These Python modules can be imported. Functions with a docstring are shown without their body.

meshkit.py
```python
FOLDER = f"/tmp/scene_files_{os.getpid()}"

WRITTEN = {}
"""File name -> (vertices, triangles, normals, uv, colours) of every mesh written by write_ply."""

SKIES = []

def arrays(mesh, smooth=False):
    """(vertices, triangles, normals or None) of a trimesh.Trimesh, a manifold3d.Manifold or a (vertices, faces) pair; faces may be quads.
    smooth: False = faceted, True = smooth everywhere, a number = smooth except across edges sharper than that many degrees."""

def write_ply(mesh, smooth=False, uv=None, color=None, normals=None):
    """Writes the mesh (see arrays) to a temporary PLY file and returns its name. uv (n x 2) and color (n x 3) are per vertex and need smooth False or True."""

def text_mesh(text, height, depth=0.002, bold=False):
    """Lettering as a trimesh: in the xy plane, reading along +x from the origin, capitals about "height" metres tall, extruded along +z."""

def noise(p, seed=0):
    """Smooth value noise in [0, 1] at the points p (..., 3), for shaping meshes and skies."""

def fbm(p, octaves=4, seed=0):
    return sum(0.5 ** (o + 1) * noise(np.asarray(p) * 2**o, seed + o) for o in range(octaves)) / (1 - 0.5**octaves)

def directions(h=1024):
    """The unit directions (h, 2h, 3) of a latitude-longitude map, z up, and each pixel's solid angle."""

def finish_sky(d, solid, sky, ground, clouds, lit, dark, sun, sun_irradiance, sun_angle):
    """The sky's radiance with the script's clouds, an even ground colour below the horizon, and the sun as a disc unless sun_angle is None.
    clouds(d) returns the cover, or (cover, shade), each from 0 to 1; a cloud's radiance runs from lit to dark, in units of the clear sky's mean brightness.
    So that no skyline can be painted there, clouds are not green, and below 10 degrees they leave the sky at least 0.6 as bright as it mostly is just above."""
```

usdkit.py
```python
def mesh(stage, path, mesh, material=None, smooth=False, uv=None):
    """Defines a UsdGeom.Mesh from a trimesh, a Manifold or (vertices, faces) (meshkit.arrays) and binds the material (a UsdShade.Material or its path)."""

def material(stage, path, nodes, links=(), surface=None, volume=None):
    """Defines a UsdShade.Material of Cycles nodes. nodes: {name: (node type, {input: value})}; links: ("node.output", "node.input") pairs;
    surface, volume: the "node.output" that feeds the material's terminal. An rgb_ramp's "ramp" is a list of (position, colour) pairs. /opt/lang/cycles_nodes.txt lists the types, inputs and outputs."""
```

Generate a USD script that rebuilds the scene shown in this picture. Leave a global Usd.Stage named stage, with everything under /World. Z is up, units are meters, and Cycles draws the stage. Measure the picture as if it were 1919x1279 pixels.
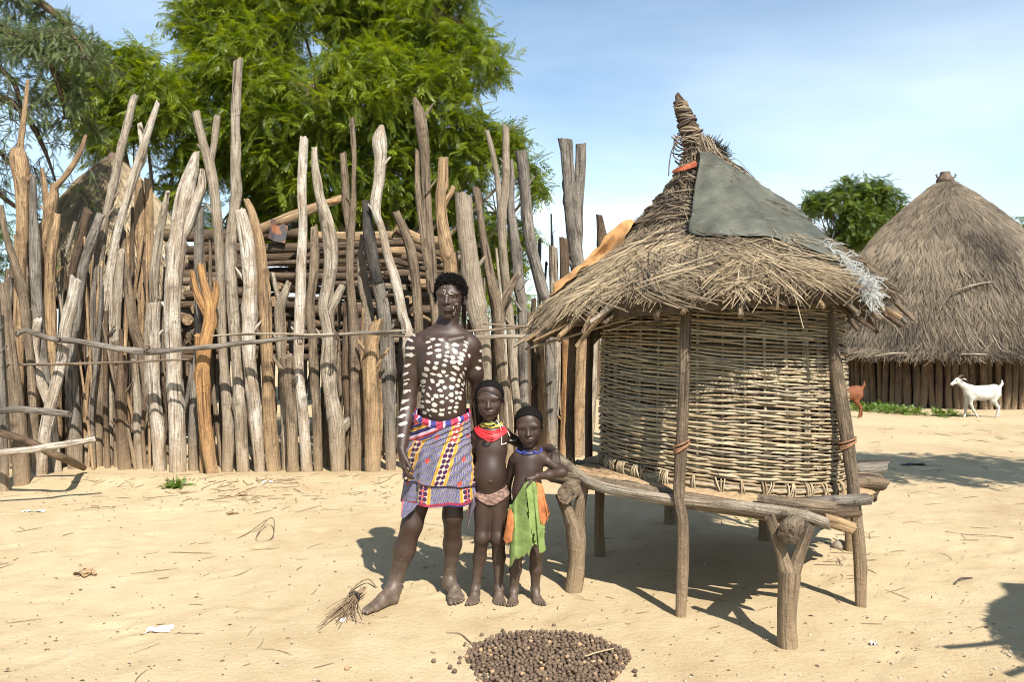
import math, random
import numpy as np
import trimesh
from scipy import sparse
from scipy.ndimage import gaussian_filter
from scipy.spatial import cKDTree
import meshkit, usdkit
from pxr import Gf, Sdf, Usd, UsdGeom, UsdLux, UsdShade, Vt

stage = Usd.Stage.CreateInMemory()
UsdGeom.SetStageUpAxis(stage, UsdGeom.Tokens.z)
UsdGeom.SetStageMetersPerUnit(stage, 1.0)
UsdGeom.Xform.Define(stage, '/World')
stage.SetDefaultPrim(stage.GetPrimAtPath('/World'))
T = Sdf.ValueTypeNames

# ---------------------------------------------------------------- camera, sky, sun, exposure
CAM_H, FPX, CX, CY = 1.40, 1492.0, 959.5, 639.5      # eye height, focal length and centre in pixels of the 1919 x 1279 photograph
cam = UsdGeom.Camera.Define(stage, '/World/camera')
cam.CreateProjectionAttr('perspective')
cam.CreateHorizontalApertureAttr(36.0)
cam.CreateFocalLengthAttr(36.0 * FPX / 1919.0)
cam.CreateClippingRangeAttr(Gf.Vec2f(0.05, 5000))
cam.AddTranslateOp().Set(Gf.Vec3d(0, 0, CAM_H))
cam.AddRotateXOp().Set(90.0)
cam.CreateExposureAttr(1.02)

SUN = np.array([0.36, -0.88, 0.97]); SUN /= np.linalg.norm(SUN)
SUN_EL, SUN_ROT = math.asin(SUN[2]), math.atan2(SUN[0], SUN[1])
sun = UsdLux.DistantLight.Define(stage, '/World/sun')
sun.CreateIntensityAttr(1.25)
sun.CreateAngleAttr(0.53)
sun.CreateNormalizeAttr(True)
sun.CreateColorAttr(Gf.Vec3f(1.0, 0.94, 0.85))
_x = np.cross([0, 0, 1.0], SUN); _x /= np.linalg.norm(_x); _y = np.cross(SUN, _x)
sun.AddTransformOp().Set(Gf.Matrix4d(*[float(a) for r in (_x, _y, SUN) for a in (*r, 0)], 0, 0, 0, 1))

sky = UsdLux.DomeLight.Define(stage, '/World/sky')
sky.CreateIntensityAttr(1.0)
sky.GetPrim().SetCustomDataByKey('label', 'pale blue morning sky with thin bright cloud low down')
sky.GetPrim().SetCustomDataByKey('category', 'sky')
sky.GetPrim().SetCustomDataByKey('kind', 'structure')
sky_mat = usdkit.material(stage, '/World/Looks/sky', {
    'tc': ('texture_coordinate', {}),
    'sep': ('separate_xyz', {}),
    'sky': ('sky_texture', {'sky_type': 'single_scattering', 'sun_disc': False, 'sun_elevation': SUN_EL, 'sun_rotation': SUN_ROT, 'altitude': 600.0,
                            'air_density': 1.0, 'aerosol_density': 1.0, 'ozone_density': 1.3}),
    'map': ('mapping', {'scale': (1.0, 1.0, 4.0)}),
    'noise': ('noise_texture', {'scale': 1.3, 'detail': 5.0, 'roughness': 0.5, 'distortion': 0.2}),
    'cov': ('map_range', {'from_min': 0.34, 'from_max': 0.80, 'to_min': 0.15, 'to_max': 0.85, 'clamp': True}),
    'low': ('map_range', {'from_min': 0.0, 'from_max': 0.42, 'to_min': 1.1, 'to_max': 0.30, 'clamp': True}),
    'mul': ('math', {'math_type': 'multiply'}),
    'tint': ('mix', {'mix_type': 'multiply', 'fac': 1.0, 'color2': (0.82, 1.10, 1.17)}),
    'mix': ('mix', {'mix_type': 'mix', 'color2': (11.0, 11.9, 12.4)}),
    'bg': ('background_shader', {'strength': 0.073}),
}, [('tc.generated', 'map.vector'), ('tc.generated', 'sep.vector'), ('map.vector', 'noise.vector'), ('noise.fac', 'cov.value'), ('sep.z', 'low.value'),
    ('cov.result', 'mul.value1'), ('low.result', 'mul.value2'), ('sky.color', 'tint.color1'), ('tint.color', 'mix.color1'), ('mul.value', 'mix.fac'), ('mix.color', 'bg.color')],
    surface='bg.background')
UsdShade.MaterialBindingAPI.Apply(sky.GetPrim()).Bind(sky_mat)

# ---------------------------------------------------------------- helpers
def W(px, py, Y):
    """The point at depth Y whose place in the photograph is (px, py)."""
    return np.array([(px - CX) * Y / FPX, Y, CAM_H - (py - CY) * Y / FPX])

def rng(seed): return np.random.default_rng(seed)
_names = {}
def numbered(parent, name):
    k = _names.get((parent, name), 0); _names[(parent, name)] = k + 1
    return f'{parent}/{name}' + (f'_{k:03d}' if k else '')
def path_of(parent): return '/World' if parent is None else str(parent.GetPath())
def tag(prim, label=None, cat=None, group=None, kind=None):
    prim = prim.GetPrim() if hasattr(prim, 'GetPrim') else prim
    for k, v in (('label', label), ('category', cat), ('group', group), ('kind', kind)):
        if v: prim.SetCustomDataByKey(k, v)
    return prim
def thing(name, label, cat, loc=(0, 0, 0), rotz=0.0, group=None, scale=None):
    x = UsdGeom.Xform.Define(stage, numbered('/World', name))
    x.AddTranslateOp().Set(Gf.Vec3d(*map(float, loc)))
    if rotz: x.AddRotateZOp().Set(float(rotz))
    if scale is not None: x.AddScaleOp().Set(Gf.Vec3f(*map(float, scale)))
    p = tag(x, label, cat, group)
    ORIGIN[str(p.GetPath())] = np.array(loc, float)
    return p
ORIGIN = {}
def origin(parent):
    if parent is None: return np.zeros(3)
    s = str(parent.GetPath()); 
    return ORIGIN.get('/'.join(s.split('/')[:3]), np.zeros(3))
def obj(name, mesh, mat, parent=None, smooth=True, attrs=None, uv=None, local=False):
    """One Mesh prim; mesh: (v, f) or trimesh in world coordinates (moved into the thing's own)."""
    if not isinstance(mesh, tuple): mesh = (np.asarray(mesh.vertices), np.asarray(mesh.faces))
    v = np.asarray(mesh[0], float)
    if not local: v = v - origin(parent)
    m = usdkit.mesh(stage, numbered(path_of(parent), name), (v, mesh[1]), mat, smooth)
    if attrs:
        api = UsdGeom.PrimvarsAPI(m)
        for k, a in attrs.items():
            a = np.asarray(a, np.float32)
            if a.ndim == 1: api.CreatePrimvar(k, T.FloatArray, 'vertex').Set(Vt.FloatArray.FromNumpy(a))
            else: api.CreatePrimvar(k, T.Color3fArray, 'vertex').Set(Vt.Vec3fArray.FromNumpy(a))
    return m.GetPrim()
def join(parts):
    vs, fs, n = [], [], 0
    for v, f in parts:
        vs.append(v); fs.append(np.asarray(f) + n); n += len(v)
    return np.vstack(vs), np.vstack(fs)
def tri(f4):
    f4 = np.asarray(f4); return np.vstack([f4[:, [0, 1, 2]], f4[:, [0, 2, 3]]])
def unit(v):
    v = np.asarray(v, float); return v / np.maximum(np.linalg.norm(v, axis=-1, keepdims=True), 1e-12)
def catmull(pts, step):
    """Smooth resampling of a polyline with extra columns at about one point per step (metres)."""
    p = np.asarray(pts, float)
    if len(p) == 2:
        n = max(2, int(np.linalg.norm(p[1, :3] - p[0, :3]) / step) + 1)
        return p[0] + (p[1] - p[0]) * np.linspace(0, 1, n)[:, None]
    q = np.vstack([2 * p[0] - p[1], p, 2 * p[-1] - p[-2]]); out = []
    for i in range(len(p) - 1):
        a, b, c, d = q[i:i + 4]
        n = max(1, int(round(np.linalg.norm(c[:3] - b[:3]) / step)))
        t = (np.arange(n) / n)[:, None]
        out.append(0.5 * (2 * b + (c - a) * t + (2 * a - 5 * b + 4 * c - d) * t ** 2 + (3 * b - a - 3 * c + d) * t ** 3))
    return np.vstack([*out, p[-1:]])
def frames(p):
    t = unit(np.gradient(p, axis=0)); ref = np.array([0, 1.0, 0]) if abs(t[0][1]) < 0.8 else np.array([1.0, 0, 0])
    a = unit(ref - (t @ ref)[:, None] * t) if np.min(np.abs(t @ ref)) >= 0 else None
    b = np.cross(t, a)
    return t, a, b
def tubes(P, R, sides=3):
    """Many tubes at once: P (n, k, 3), R (n, k) or scalar. Closed at the ends with a fan collapsed to the rim."""
    P = np.asarray(P, float); n, k = P.shape[:2]
    R = np.broadcast_to(np.asarray(R, float), (n, k)) if np.ndim(R) != 1 else np.broadcast_to(np.asarray(R)[:, None], (n, k))
    t = unit(np.gradient(P, axis=1)); ref = np.where(np.abs(t[:, :1, 2:3]) < 0.85, [0, 0, 1.0], [1.0, 0, 0])
    a = unit(np.cross(t, np.broadcast_to(ref, t.shape))); b = np.cross(t, a)
    th = np.arange(sides) * 2 * np.pi / sides
    ring = a[:, :, None] * np.cos(th)[:, None] + b[:, :, None] * np.sin(th)[:, None]
    V = P[:, :, None] + ring * R[:, :, None, None]
    idx = np.arange(n * k * sides).reshape(n, k, sides)
    A, B = idx[:, :-1], idx[:, 1:]
    q = np.stack([A, np.roll(A, -1, 2), np.roll(B, -1, 2), B], -1).reshape(-1, 4)
    caps = []
    for e, o in ((0, 1), (k - 1, -1)):
        c = idx[:, e]
        for s in range(1, sides - 1):
            tr = np.stack([c[:, 0], c[:, s], c[:, s + 1]], -1)
            caps.append(tr[:, ::-1] if o == 1 else tr)
    return V.reshape(-1, 3), np.vstack([tri(q), *caps])

def log_mesh(pts, seed=0, sides=12, step=0.06, rough=0.10, jag=0.04, depth_wobble=0.02, end_jag=None, lump=0.0):
    """A weathered trunk: pts rows (x, y, z, radius). Returns (v, f), grain vectors. Uneven section, knots, split ends."""
    r0 = rng(seed)
    c = catmull(pts, step); p, rad = c[:, :3].copy(), np.maximum(c[:, 3], 0.002)
    s = np.concatenate([[0], np.cumsum(np.linalg.norm(np.diff(p, axis=0), axis=1))])
    if depth_wobble:
        w = np.sin(s * r0.uniform(1.5, 3) + r0.uniform(0, 6)) * depth_wobble
        p[:, 1] += w - w[0]
    t, a, b = frames(p)
    th = np.arange(sides) * 2 * np.pi / sides + r0.uniform(0, 1)
    ct, st = np.cos(th), np.sin(th)
    off = r0.uniform(0, 100, 3)
    q = np.stack([np.broadcast_to(ct, (len(s), sides)) * 1.3, np.broadcast_to(st, (len(s), sides)) * 1.3, np.broadcast_to(s[:, None] * 1.1, (len(s), sides))], -1)
    n1 = meshkit.fbm(q + off, 2, seed) - 0.5
    q2 = q * [3.2, 3.2, 2.2]
    n2 = meshkit.noise(q2 + off, seed + 7) - 0.5
    q3 = q * [1.6, 1.6, 5]
    n3 = np.maximum(meshkit.noise(q3 + off, seed + 11) - 0.72, 0) * 4
    q4 = np.stack([np.broadcast_to(ct, (len(s), sides)) * 4.5, np.broadcast_to(st, (len(s), sides)) * 4.5, np.broadcast_to(s[:, None] * 0.9, (len(s), sides))], -1)
    n4 = meshkit.noise(q4 + off, seed + 3) - 0.5
    k = 1 + n1 * rough * 3.4 + n2 * rough * 1.6 + n4 * rough * 1.5 + n3 * (0.25 + lump)
    mark = np.zeros((len(s), sides)); rm = float(np.mean(rad))
    for _ in range(int(s[-1] * r0.uniform(1.0, 3.0)) if rm > .022 else 0):
        sk, tk, w = r0.uniform(0, s[-1]), r0.uniform(0, 6.28), r0.uniform(.4, .8) * rm + .012
        dth = (th - tk + np.pi) % (2 * np.pi) - np.pi
        g = np.exp(-(((s - sk)[:, None] / w) ** 2 + (dth[None] * rm / w) ** 2)); k = k + g * r0.uniform(-.15, .38); mark = np.maximum(mark, g)
    ring = a[:, None] * ct[:, None] + b[:, None] * st[:, None]
    rr = rad[:, None] * k * (.95 if rm > .022 else 1)
    V = p[:, None] + ring * rr[..., None]
    ej = end_jag or (0.0, jag)
    for e, amt in ((0, ej[0]), (-1, ej[1])):
        if amt:
            slope = np.cos(th - r0.uniform(0, 6.28)) * min(amt, rad[e] * .9) * r0.uniform(0.0, .8)
            V[e] += t[e] * ((r0.uniform(-0.25, 0.45, sides) * min(amt, rad[e]) * (r0.uniform(size=sides) < .6) + slope) * (1 if e else -1))[:, None]
    G = np.stack([np.broadcast_to(ct, rr.shape) * rad[:, None], np.broadcast_to(st, rr.shape) * rad[:, None], np.broadcast_to(s[:, None], rr.shape)], -1) + off
    n = len(s); idx = np.arange(n * sides).reshape(n, sides)
    A, B = idx[:-1], idx[1:]
    f = [tri(np.stack([A, np.roll(A, -1, 1), np.roll(B, -1, 1), B], -1).reshape(-1, 4))]
    Vs, Gs, cnt = [V.reshape(-1, 3)], [G.reshape(-1, 3)], n * sides
    for e, o in ((0, 1), (-1, -1)):                         # end caps with their own rim so that the edge stays sharp
        rim = V[e]; ctr = rim.mean(0) + t[e] * (0.25 * rad[e] * (0.5 if e else -0.5)) * r0.uniform(-0.6, 0.5)
        Vs.append(np.vstack([rim, ctr[None]])); Gs.append(np.vstack([G[e] * [1, 1, 1], (G[e].mean(0))[None]]))
        i = cnt + np.arange(sides); j = np.roll(i, -1)
        tr = np.stack([i, j, np.full(sides, cnt + sides)], -1)
        f.append(tr[:, ::-1] if o == 1 else tr); cnt += sides + 1
    mk = np.concatenate([mark.ravel(), *[np.full(sides + 1, .35)] * 2])
    return (np.vstack(Vs), np.vstack(f)), np.hstack([np.vstack(Gs), mk[:, None]])

def ico(sub=2):
    m = trimesh.creation.icosphere(subdivisions=sub); return np.array(m.vertices), np.array(m.faces)

# ---------------------------------------------------------------- materials
L = '/World/Looks/'
def wood(name, c1, c2, dark, scale=1.0, bump=0.9, crack=0.85, dusty=True, barky=0.75):
    nodes = {
        'at': ('attribute', {'attribute': 'grain'}),
        'm1': ('mapping', {'scale': (95 * scale, 95 * scale, 5 * scale)}), 'n1': ('noise_texture', {'scale': 1.0, 'detail': 5.0, 'roughness': 0.65}),
        'm2': ('mapping', {'scale': (7, 7, 3.2)}), 'n2': ('noise_texture', {'scale': 1.0, 'detail': 4.0, 'roughness': 0.6}),
        'm3': ('mapping', {'scale': (38, 38, 1.6)}), 'n3': ('noise_texture', {'scale': 1.0, 'detail': 3.0, 'distortion': 0.4}),
        'm4': ('mapping', {'scale': (22, 22, 26)}), 'n4': ('noise_texture', {'scale': 1.0, 'detail': 5.0, 'roughness': 0.7}),
        'mixa': ('mix', {'color1': c1, 'color2': c2}),
        'r2': ('map_range', {'from_min': 0.36, 'from_max': 0.66, 'clamp': True}),
        'r1': ('map_range', {'from_min': 0.3, 'from_max': 0.7, 'to_min': 0.42, 'to_max': 1.5}),
        'mulv': ('hsv', {}),
        'r3': ('map_range', {'from_min': 0.41, 'from_max': 0.33, 'to_min': 0.0, 'to_max': crack, 'clamp': True}),
        'mixd': ('mix', {'color2': dark}),
        'r4': ('map_range', {'from_min': 0.60, 'from_max': 0.68, 'to_min': 0.0, 'to_max': 0.75, 'clamp': True}),
        'mixk': ('mix', {'color2': dark}),
        'geo': ('geometry', {}), 'sep': ('separate_xyz', {}),
        'rz': ('map_range', {'from_min': 0.55, 'from_max': 0.0, 'to_min': 0.0, 'to_max': 0.62 if dusty else 0.0, 'clamp': True}),
        'mixs': ('mix', {'color2': (0.31, 0.22, 0.13)}),
        'add': ('math', {'math_type': 'add'}), 'add2': ('math', {'math_type': 'add'}),
        'b': ('bump', {'strength': bump, 'distance': 0.016}),
        'ak': ('attribute', {'attribute': 'knot'}), 'rk': ('map_range', {'from_min': .35, 'from_max': .9, 'to_min': 0.0, 'to_max': .7, 'clamp': True}), 'mixn': ('mix', {'color2': dark}),
        'm5': ('mapping', {'scale': (13, 13, 4.2)}), 'n5': ('noise_texture', {'scale': 1.0, 'detail': 6.0, 'roughness': 0.7, 'distortion': 0.3}), 'r5': ('map_range', {'from_min': 0.56, 'from_max': 0.63, 'to_min': 0.0, 'to_max': barky, 'clamp': True}), 'mixb': ('mix', {'color2': tuple(.45 * x + .5 * y for x, y in zip(c2, dark))}),
        'p': ('principled_bsdf', {'roughness': 0.85, 'specular_ior_level': 0.25}),
    }
    links = [(f'at.vector', f'm{i}.vector') for i in (1, 2, 3, 4)] + [(f'm{i}.vector', f'n{i}.vector') for i in (1, 2, 3, 4)] + [
        ('n2.fac', 'r2.value'), ('r2.result', 'mixa.fac'), ('n1.fac', 'r1.value'), ('mixa.color', 'mulv.color'), ('r1.result', 'mulv.value'),
        ('n3.fac', 'r3.value'), ('mulv.color', 'mixd.color1'), ('r3.result', 'mixd.fac'), ('n4.fac', 'r4.value'), ('mixd.color', 'mixk.color1'), ('r4.result', 'mixk.fac'),
        ('geo.position', 'sep.vector'), ('sep.z', 'rz.value'), ('mixk.color', 'mixn.color1'), ('ak.fac', 'rk.value'), ('rk.result', 'mixn.fac'), ('at.vector', 'm5.vector'), ('m5.vector', 'n5.vector'), ('n5.fac', 'r5.value'), ('mixn.color', 'mixb.color1'), ('r5.result', 'mixb.fac'), ('mixb.color', 'mixs.color1'), ('rz.result', 'mixs.fac'), ('mixs.color', 'p.base_color'),
        ('n1.fac', 'add.value1'), ('n3.fac', 'add.value2'), ('add.value', 'add2.value1'), ('n4.fac', 'add2.value2'), ('add2.value', 'b.height'), ('b.normal', 'p.normal')]
    return usdkit.material(stage, L + name, nodes, links, surface='p.BSDF')
M = {}
M['pale'] = wood('pale_wood', (0.34, 0.29, 0.225), (0.185, 0.145, 0.1), (0.04, 0.028, 0.02))
M['white'] = wood('bleached_wood', (0.47, 0.425, 0.36), (0.27, 0.21, 0.15), (0.07, 0.045, 0.03))
M['grey'] = wood('grey_wood', (0.2, 0.175, 0.145), (0.1, 0.084, 0.068), (0.026, 0.02, 0.016))
M['greybrown'] = wood('grey_brown_wood', (0.205, 0.155, 0.105), (0.105, 0.076, 0.05), (0.028, 0.019, 0.013))
M['tan'] = wood('tan_wood', (0.34, 0.23, 0.125), (0.185, 0.12, 0.068), (0.045, 0.028, 0.017))
M['orange'] = wood('orange_wood', (0.36, 0.195, 0.075), (0.24, 0.135, 0.06), (0.07, 0.035, 0.018))
M['brown'] = wood('brown_wood', (0.12, 0.08, 0.05), (0.07, 0.047, 0.03), (0.018, 0.013, 0.009))
M['burnt'] = wood('charred_wood', (0.017, 0.015, 0.014), (0.092, 0.081, 0.069), (0.006, 0.006, 0.006))
M['hutwood'] = wood('hut_wall_wood', (0.177, 0.118, 0.074), (0.092, 0.063, 0.044), (0.028, 0.020, 0.011))
M['bark'] = wood('smooth_grey_bark', (0.265, 0.22, 0.165), (0.185, 0.145, 0.1), (0.07, 0.05, 0.035), crack=0.25, barky=0.25)

def simple(name, color, rough=0.8, spec=0.25, noise=None, bump=0.0, **kw):
    """Principled with object-space noise variation: noise = (scale, low factor, high factor)."""
    nodes = {'p': ('principled_bsdf', {'base_color': color, 'roughness': rough, 'specular_ior_level': spec, **kw})}
    links = []
    if noise:
        nodes |= {'tc': ('geometry', {}), 'n': ('noise_texture', {'scale': noise[0], 'detail': 5.0, 'roughness': 0.6}),
                  'r': ('map_range', {'from_min': 0.3, 'from_max': 0.7, 'to_min': noise[1], 'to_max': noise[2]}), 'h': ('hsv', {'color': color})}
        links = [('tc.position', 'n.vector'), ('n.fac', 'r.value'), ('r.result', 'h.value'), ('h.color', 'p.base_color')]
        if bump:
            nodes['b'] = ('bump', {'strength': bump, 'distance': 0.01}); links += [('n.fac', 'b.height'), ('b.normal', 'p.normal')]
    return usdkit.material(stage, L + name, nodes, links, surface='p.BSDF')

def straw_mat(name, c1, c2, dark):
    """Per-straw colour from the mesh's tint attribute (0..1)."""
    return usdkit.material(stage, L + name, {
        'a': ('attribute', {'attribute': 'tint'}), 'r': ('rgb_ramp', {'ramp': [(0, dark), (0.3, c2), (0.75, c1), (1.0, tuple(min(1, x * 1.25) for x in c1))]}),
        'p': ('principled_bsdf', {'roughness': 0.7, 'specular_ior_level': 0.3})}, [('a.fac', 'r.fac'), ('r.color', 'p.base_color')], surface='p.BSDF')
def leaf_mat(name, c1, c2, trans=0.35):
    return usdkit.material(stage, L + name, {
        'a': ('attribute', {'attribute': 'tint'}), 'r': ('rgb_ramp', {'ramp': [(0, c2), (1.0, c1)]}),
        't': ('hsv', {'hue': 0.49, 'saturation': 1.1, 'value': 1.5}),
        'p': ('principled_bsdf', {'roughness': 0.42, 'specular_ior_level': 0.45}), 'tl': ('translucent_bsdf', {}), 'm': ('mix_closure', {'fac': trans})},
        [('a.fac', 'r.fac'), ('r.color', 'p.base_color'), ('r.color', 't.color'), ('t.color', 'tl.color'), ('p.BSDF', 'm.closure1'), ('tl.BSDF', 'm.closure2')], surface='m.closure')
M['straw_light'] = straw_mat('straw', (0.36, 0.285, 0.18), (0.20, 0.15, 0.092), (0.07, 0.052, 0.036))
M['straw_grey'] = straw_mat('weathered_thatch', (0.25, 0.195, 0.13), (0.145, 0.108, 0.07), (0.05, 0.038, 0.028))
M['straw_hut'] = straw_mat('old_grey_thatch', (0.235, 0.19, 0.135), (0.135, 0.105, 0.074), (0.05, 0.038, 0.028))
M['leaf'] = leaf_mat('neem_leaf', (0.225, 0.275, 0.020), (0.058, 0.10, 0.010), 0.48)
M['leaf_dark'] = leaf_mat('dark_leaf', (0.125, 0.17, 0.02), (0.04, 0.075, 0.012), 0.35)
M['acacia'] = leaf_mat('acacia_leaf', (0.14, 0.18, 0.06), (0.075, 0.11, 0.04), 0.35)
M['weed'] = leaf_mat('weed_leaf', (0.15, 0.22, 0.035), (0.08, 0.14, 0.02), 0.35)
M['twig'] = simple('dry_twig', (0.20, 0.14, 0.085), 0.85, noise=(30, 0.6, 1.3))
M['twig_dark'] = simple('dark_twig', (0.075, 0.055, 0.042), 0.85)
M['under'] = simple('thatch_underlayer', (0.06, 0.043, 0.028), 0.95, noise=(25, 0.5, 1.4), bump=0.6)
M['rope'] = simple('bark_rope', (0.22, 0.165, 0.11), 0.85, noise=(60, 0.6, 1.3))
M['rope_dark'] = simple('dark_bark_rope', (0.085, 0.062, 0.045), 0.85, noise=(60, 0.6, 1.3))
# ---------------------------------------------------------------- the ground
def gz(x, y):
    """Height of the sand: nearly flat where things stand, a low bank along the fence's foot and at the far hut."""
    x, y = np.asarray(x, float), np.asarray(y, float)
    p = np.stack([x * 0.9, y * 0.9, np.zeros_like(x)], -1)
    z = (meshkit.fbm(p, 2, 3) - 0.5) * 0.022
    z = z + 0.05 * np.exp(-((y - (8.15 + 0.05 * x)) / 0.35) ** 2) * (x < 1.0) * (0.5 + meshkit.noise(p * 1.5, 9))
    return z
def ground_mesh():
    ys = np.concatenate([np.arange(-6, 2.6, 0.4), np.arange(2.6, 7, 0.035), np.arange(7, 12, 0.06), np.arange(12, 24, 0.25), np.geomspace(24, 900, 40)])
    xs0 = np.concatenate([-np.geomspace(9, 900, 34)[::-1], np.arange(-8.9, -4, 0.16), np.arange(-4, 4, 0.045), np.arange(4, 8.9, 0.16), np.geomspace(9, 900, 34)])
    X, Y = np.meshgrid(xs0, ys)
    Z = gz(X, Y)
    near = np.exp(-((Y - 6) / 6) ** 2)
    P = np.stack([X * 7, Y * 7, X * 0], -1)
    Z = Z + (meshkit.fbm(P, 3, 21) - 0.5) * 0.007 * near
    fp = np.zeros_like(Z); rr = rng(44)
    for _ in range(260):
        fx, fyy = rr.uniform(-4.5, 4.5), rr.uniform(3.1, 8.0); a = rr.uniform(0, 6.28); dx, dy = X - fx, Y - fyy
        m = (np.abs(dx) < .3) & (np.abs(dy) < .3); u = dx[m] * math.cos(a) + dy[m] * math.sin(a); w = -dx[m] * math.sin(a) + dy[m] * math.cos(a)
        q = (u / .11) ** 2 + (w / .05) ** 2; fp[m] += -.007 * np.exp(-q) + .004 * np.exp(-(np.sqrt(q) - 1.5) ** 2 * 6)
    Z = Z + fp
    P2 = np.stack([X * 19, Y * 19, X * 0], -1)
    Z = Z + (meshkit.noise(P2, 5) - 0.5) * 0.0035 * near
    n, m = X.shape; i = np.arange(n * m).reshape(n, m)
    f = np.stack([i[:-1, :-1], i[:-1, 1:], i[1:, 1:], i[1:, :-1]], -1).reshape(-1, 4)
    return np.stack([X, Y, Z], -1).reshape(-1, 3), tri(f)
sand = usdkit.material(stage, L + 'sand', {
    'g': ('geometry', {}),
    'n1': ('noise_texture', {'scale': 0.55, 'detail': 5.0, 'roughness': 0.6}), 'n2': ('noise_texture', {'scale': 4.5, 'detail': 6.0, 'roughness': 0.65}),
    'n3': ('noise_texture', {'scale': 190.0, 'detail': 3.0, 'roughness': 0.7}), 'n4': ('noise_texture', {'scale': 32.0, 'detail': 5.0, 'roughness': 0.7}),
    'ramp': ('rgb_ramp', {'ramp': [(0.26, (0.265, 0.185, 0.10)), (0.40, (0.365, 0.275, 0.16)), (0.54, (0.43, 0.34, 0.208)), (0.72, (0.485, 0.40, 0.258))]}),
    'a': ('math', {'math_type': 'multiply_add', 'value2': 0.62}), 'a2': ('math', {'math_type': 'multiply', 'value2': 0.38}),
    'r3': ('map_range', {'from_min': 0.25, 'from_max': 0.75, 'to_min': 0.80, 'to_max': 1.16}), 'h': ('hsv', {}),
    'spot': ('map_range', {'from_min': 0.66, 'from_max': 0.74, 'to_min': 0.0, 'to_max': 0.5, 'clamp': True}), 'ms': ('mix', {'color2': (0.21, 0.14, 0.08)}),
    'add': ('math', {'math_type': 'multiply_add', 'value2': 0.35}),
    'b': ('bump', {'strength': 0.55, 'distance': 0.02}),
    'p': ('principled_bsdf', {'roughness': 0.95, 'specular_ior_level': 0.12}),
}, [('g.position', f'n{i}.vector') for i in (1, 2, 3, 4)] + [('n2.fac', 'a2.value1'), ('n1.fac', 'a.value1'), ('a2.value', 'a.value3'), ('a.value', 'ramp.fac'),
    ('n3.fac', 'r3.value'), ('r3.result', 'h.value'), ('ramp.color', 'h.color'), ('n4.fac', 'spot.value'), ('h.color', 'ms.color1'), ('spot.result', 'ms.fac'), ('ms.color', 'p.base_color'),
    ('n3.fac', 'add.value1'), ('n4.fac', 'add.value3'), ('add.value', 'b.height'), ('b.normal', 'p.normal')], surface='p.BSDF')
gm = ground_mesh()
tag(obj('ground', gm, sand, smooth=True), 'pale trodden sandy ground of the village yard', 'ground', kind='structure')
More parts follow.
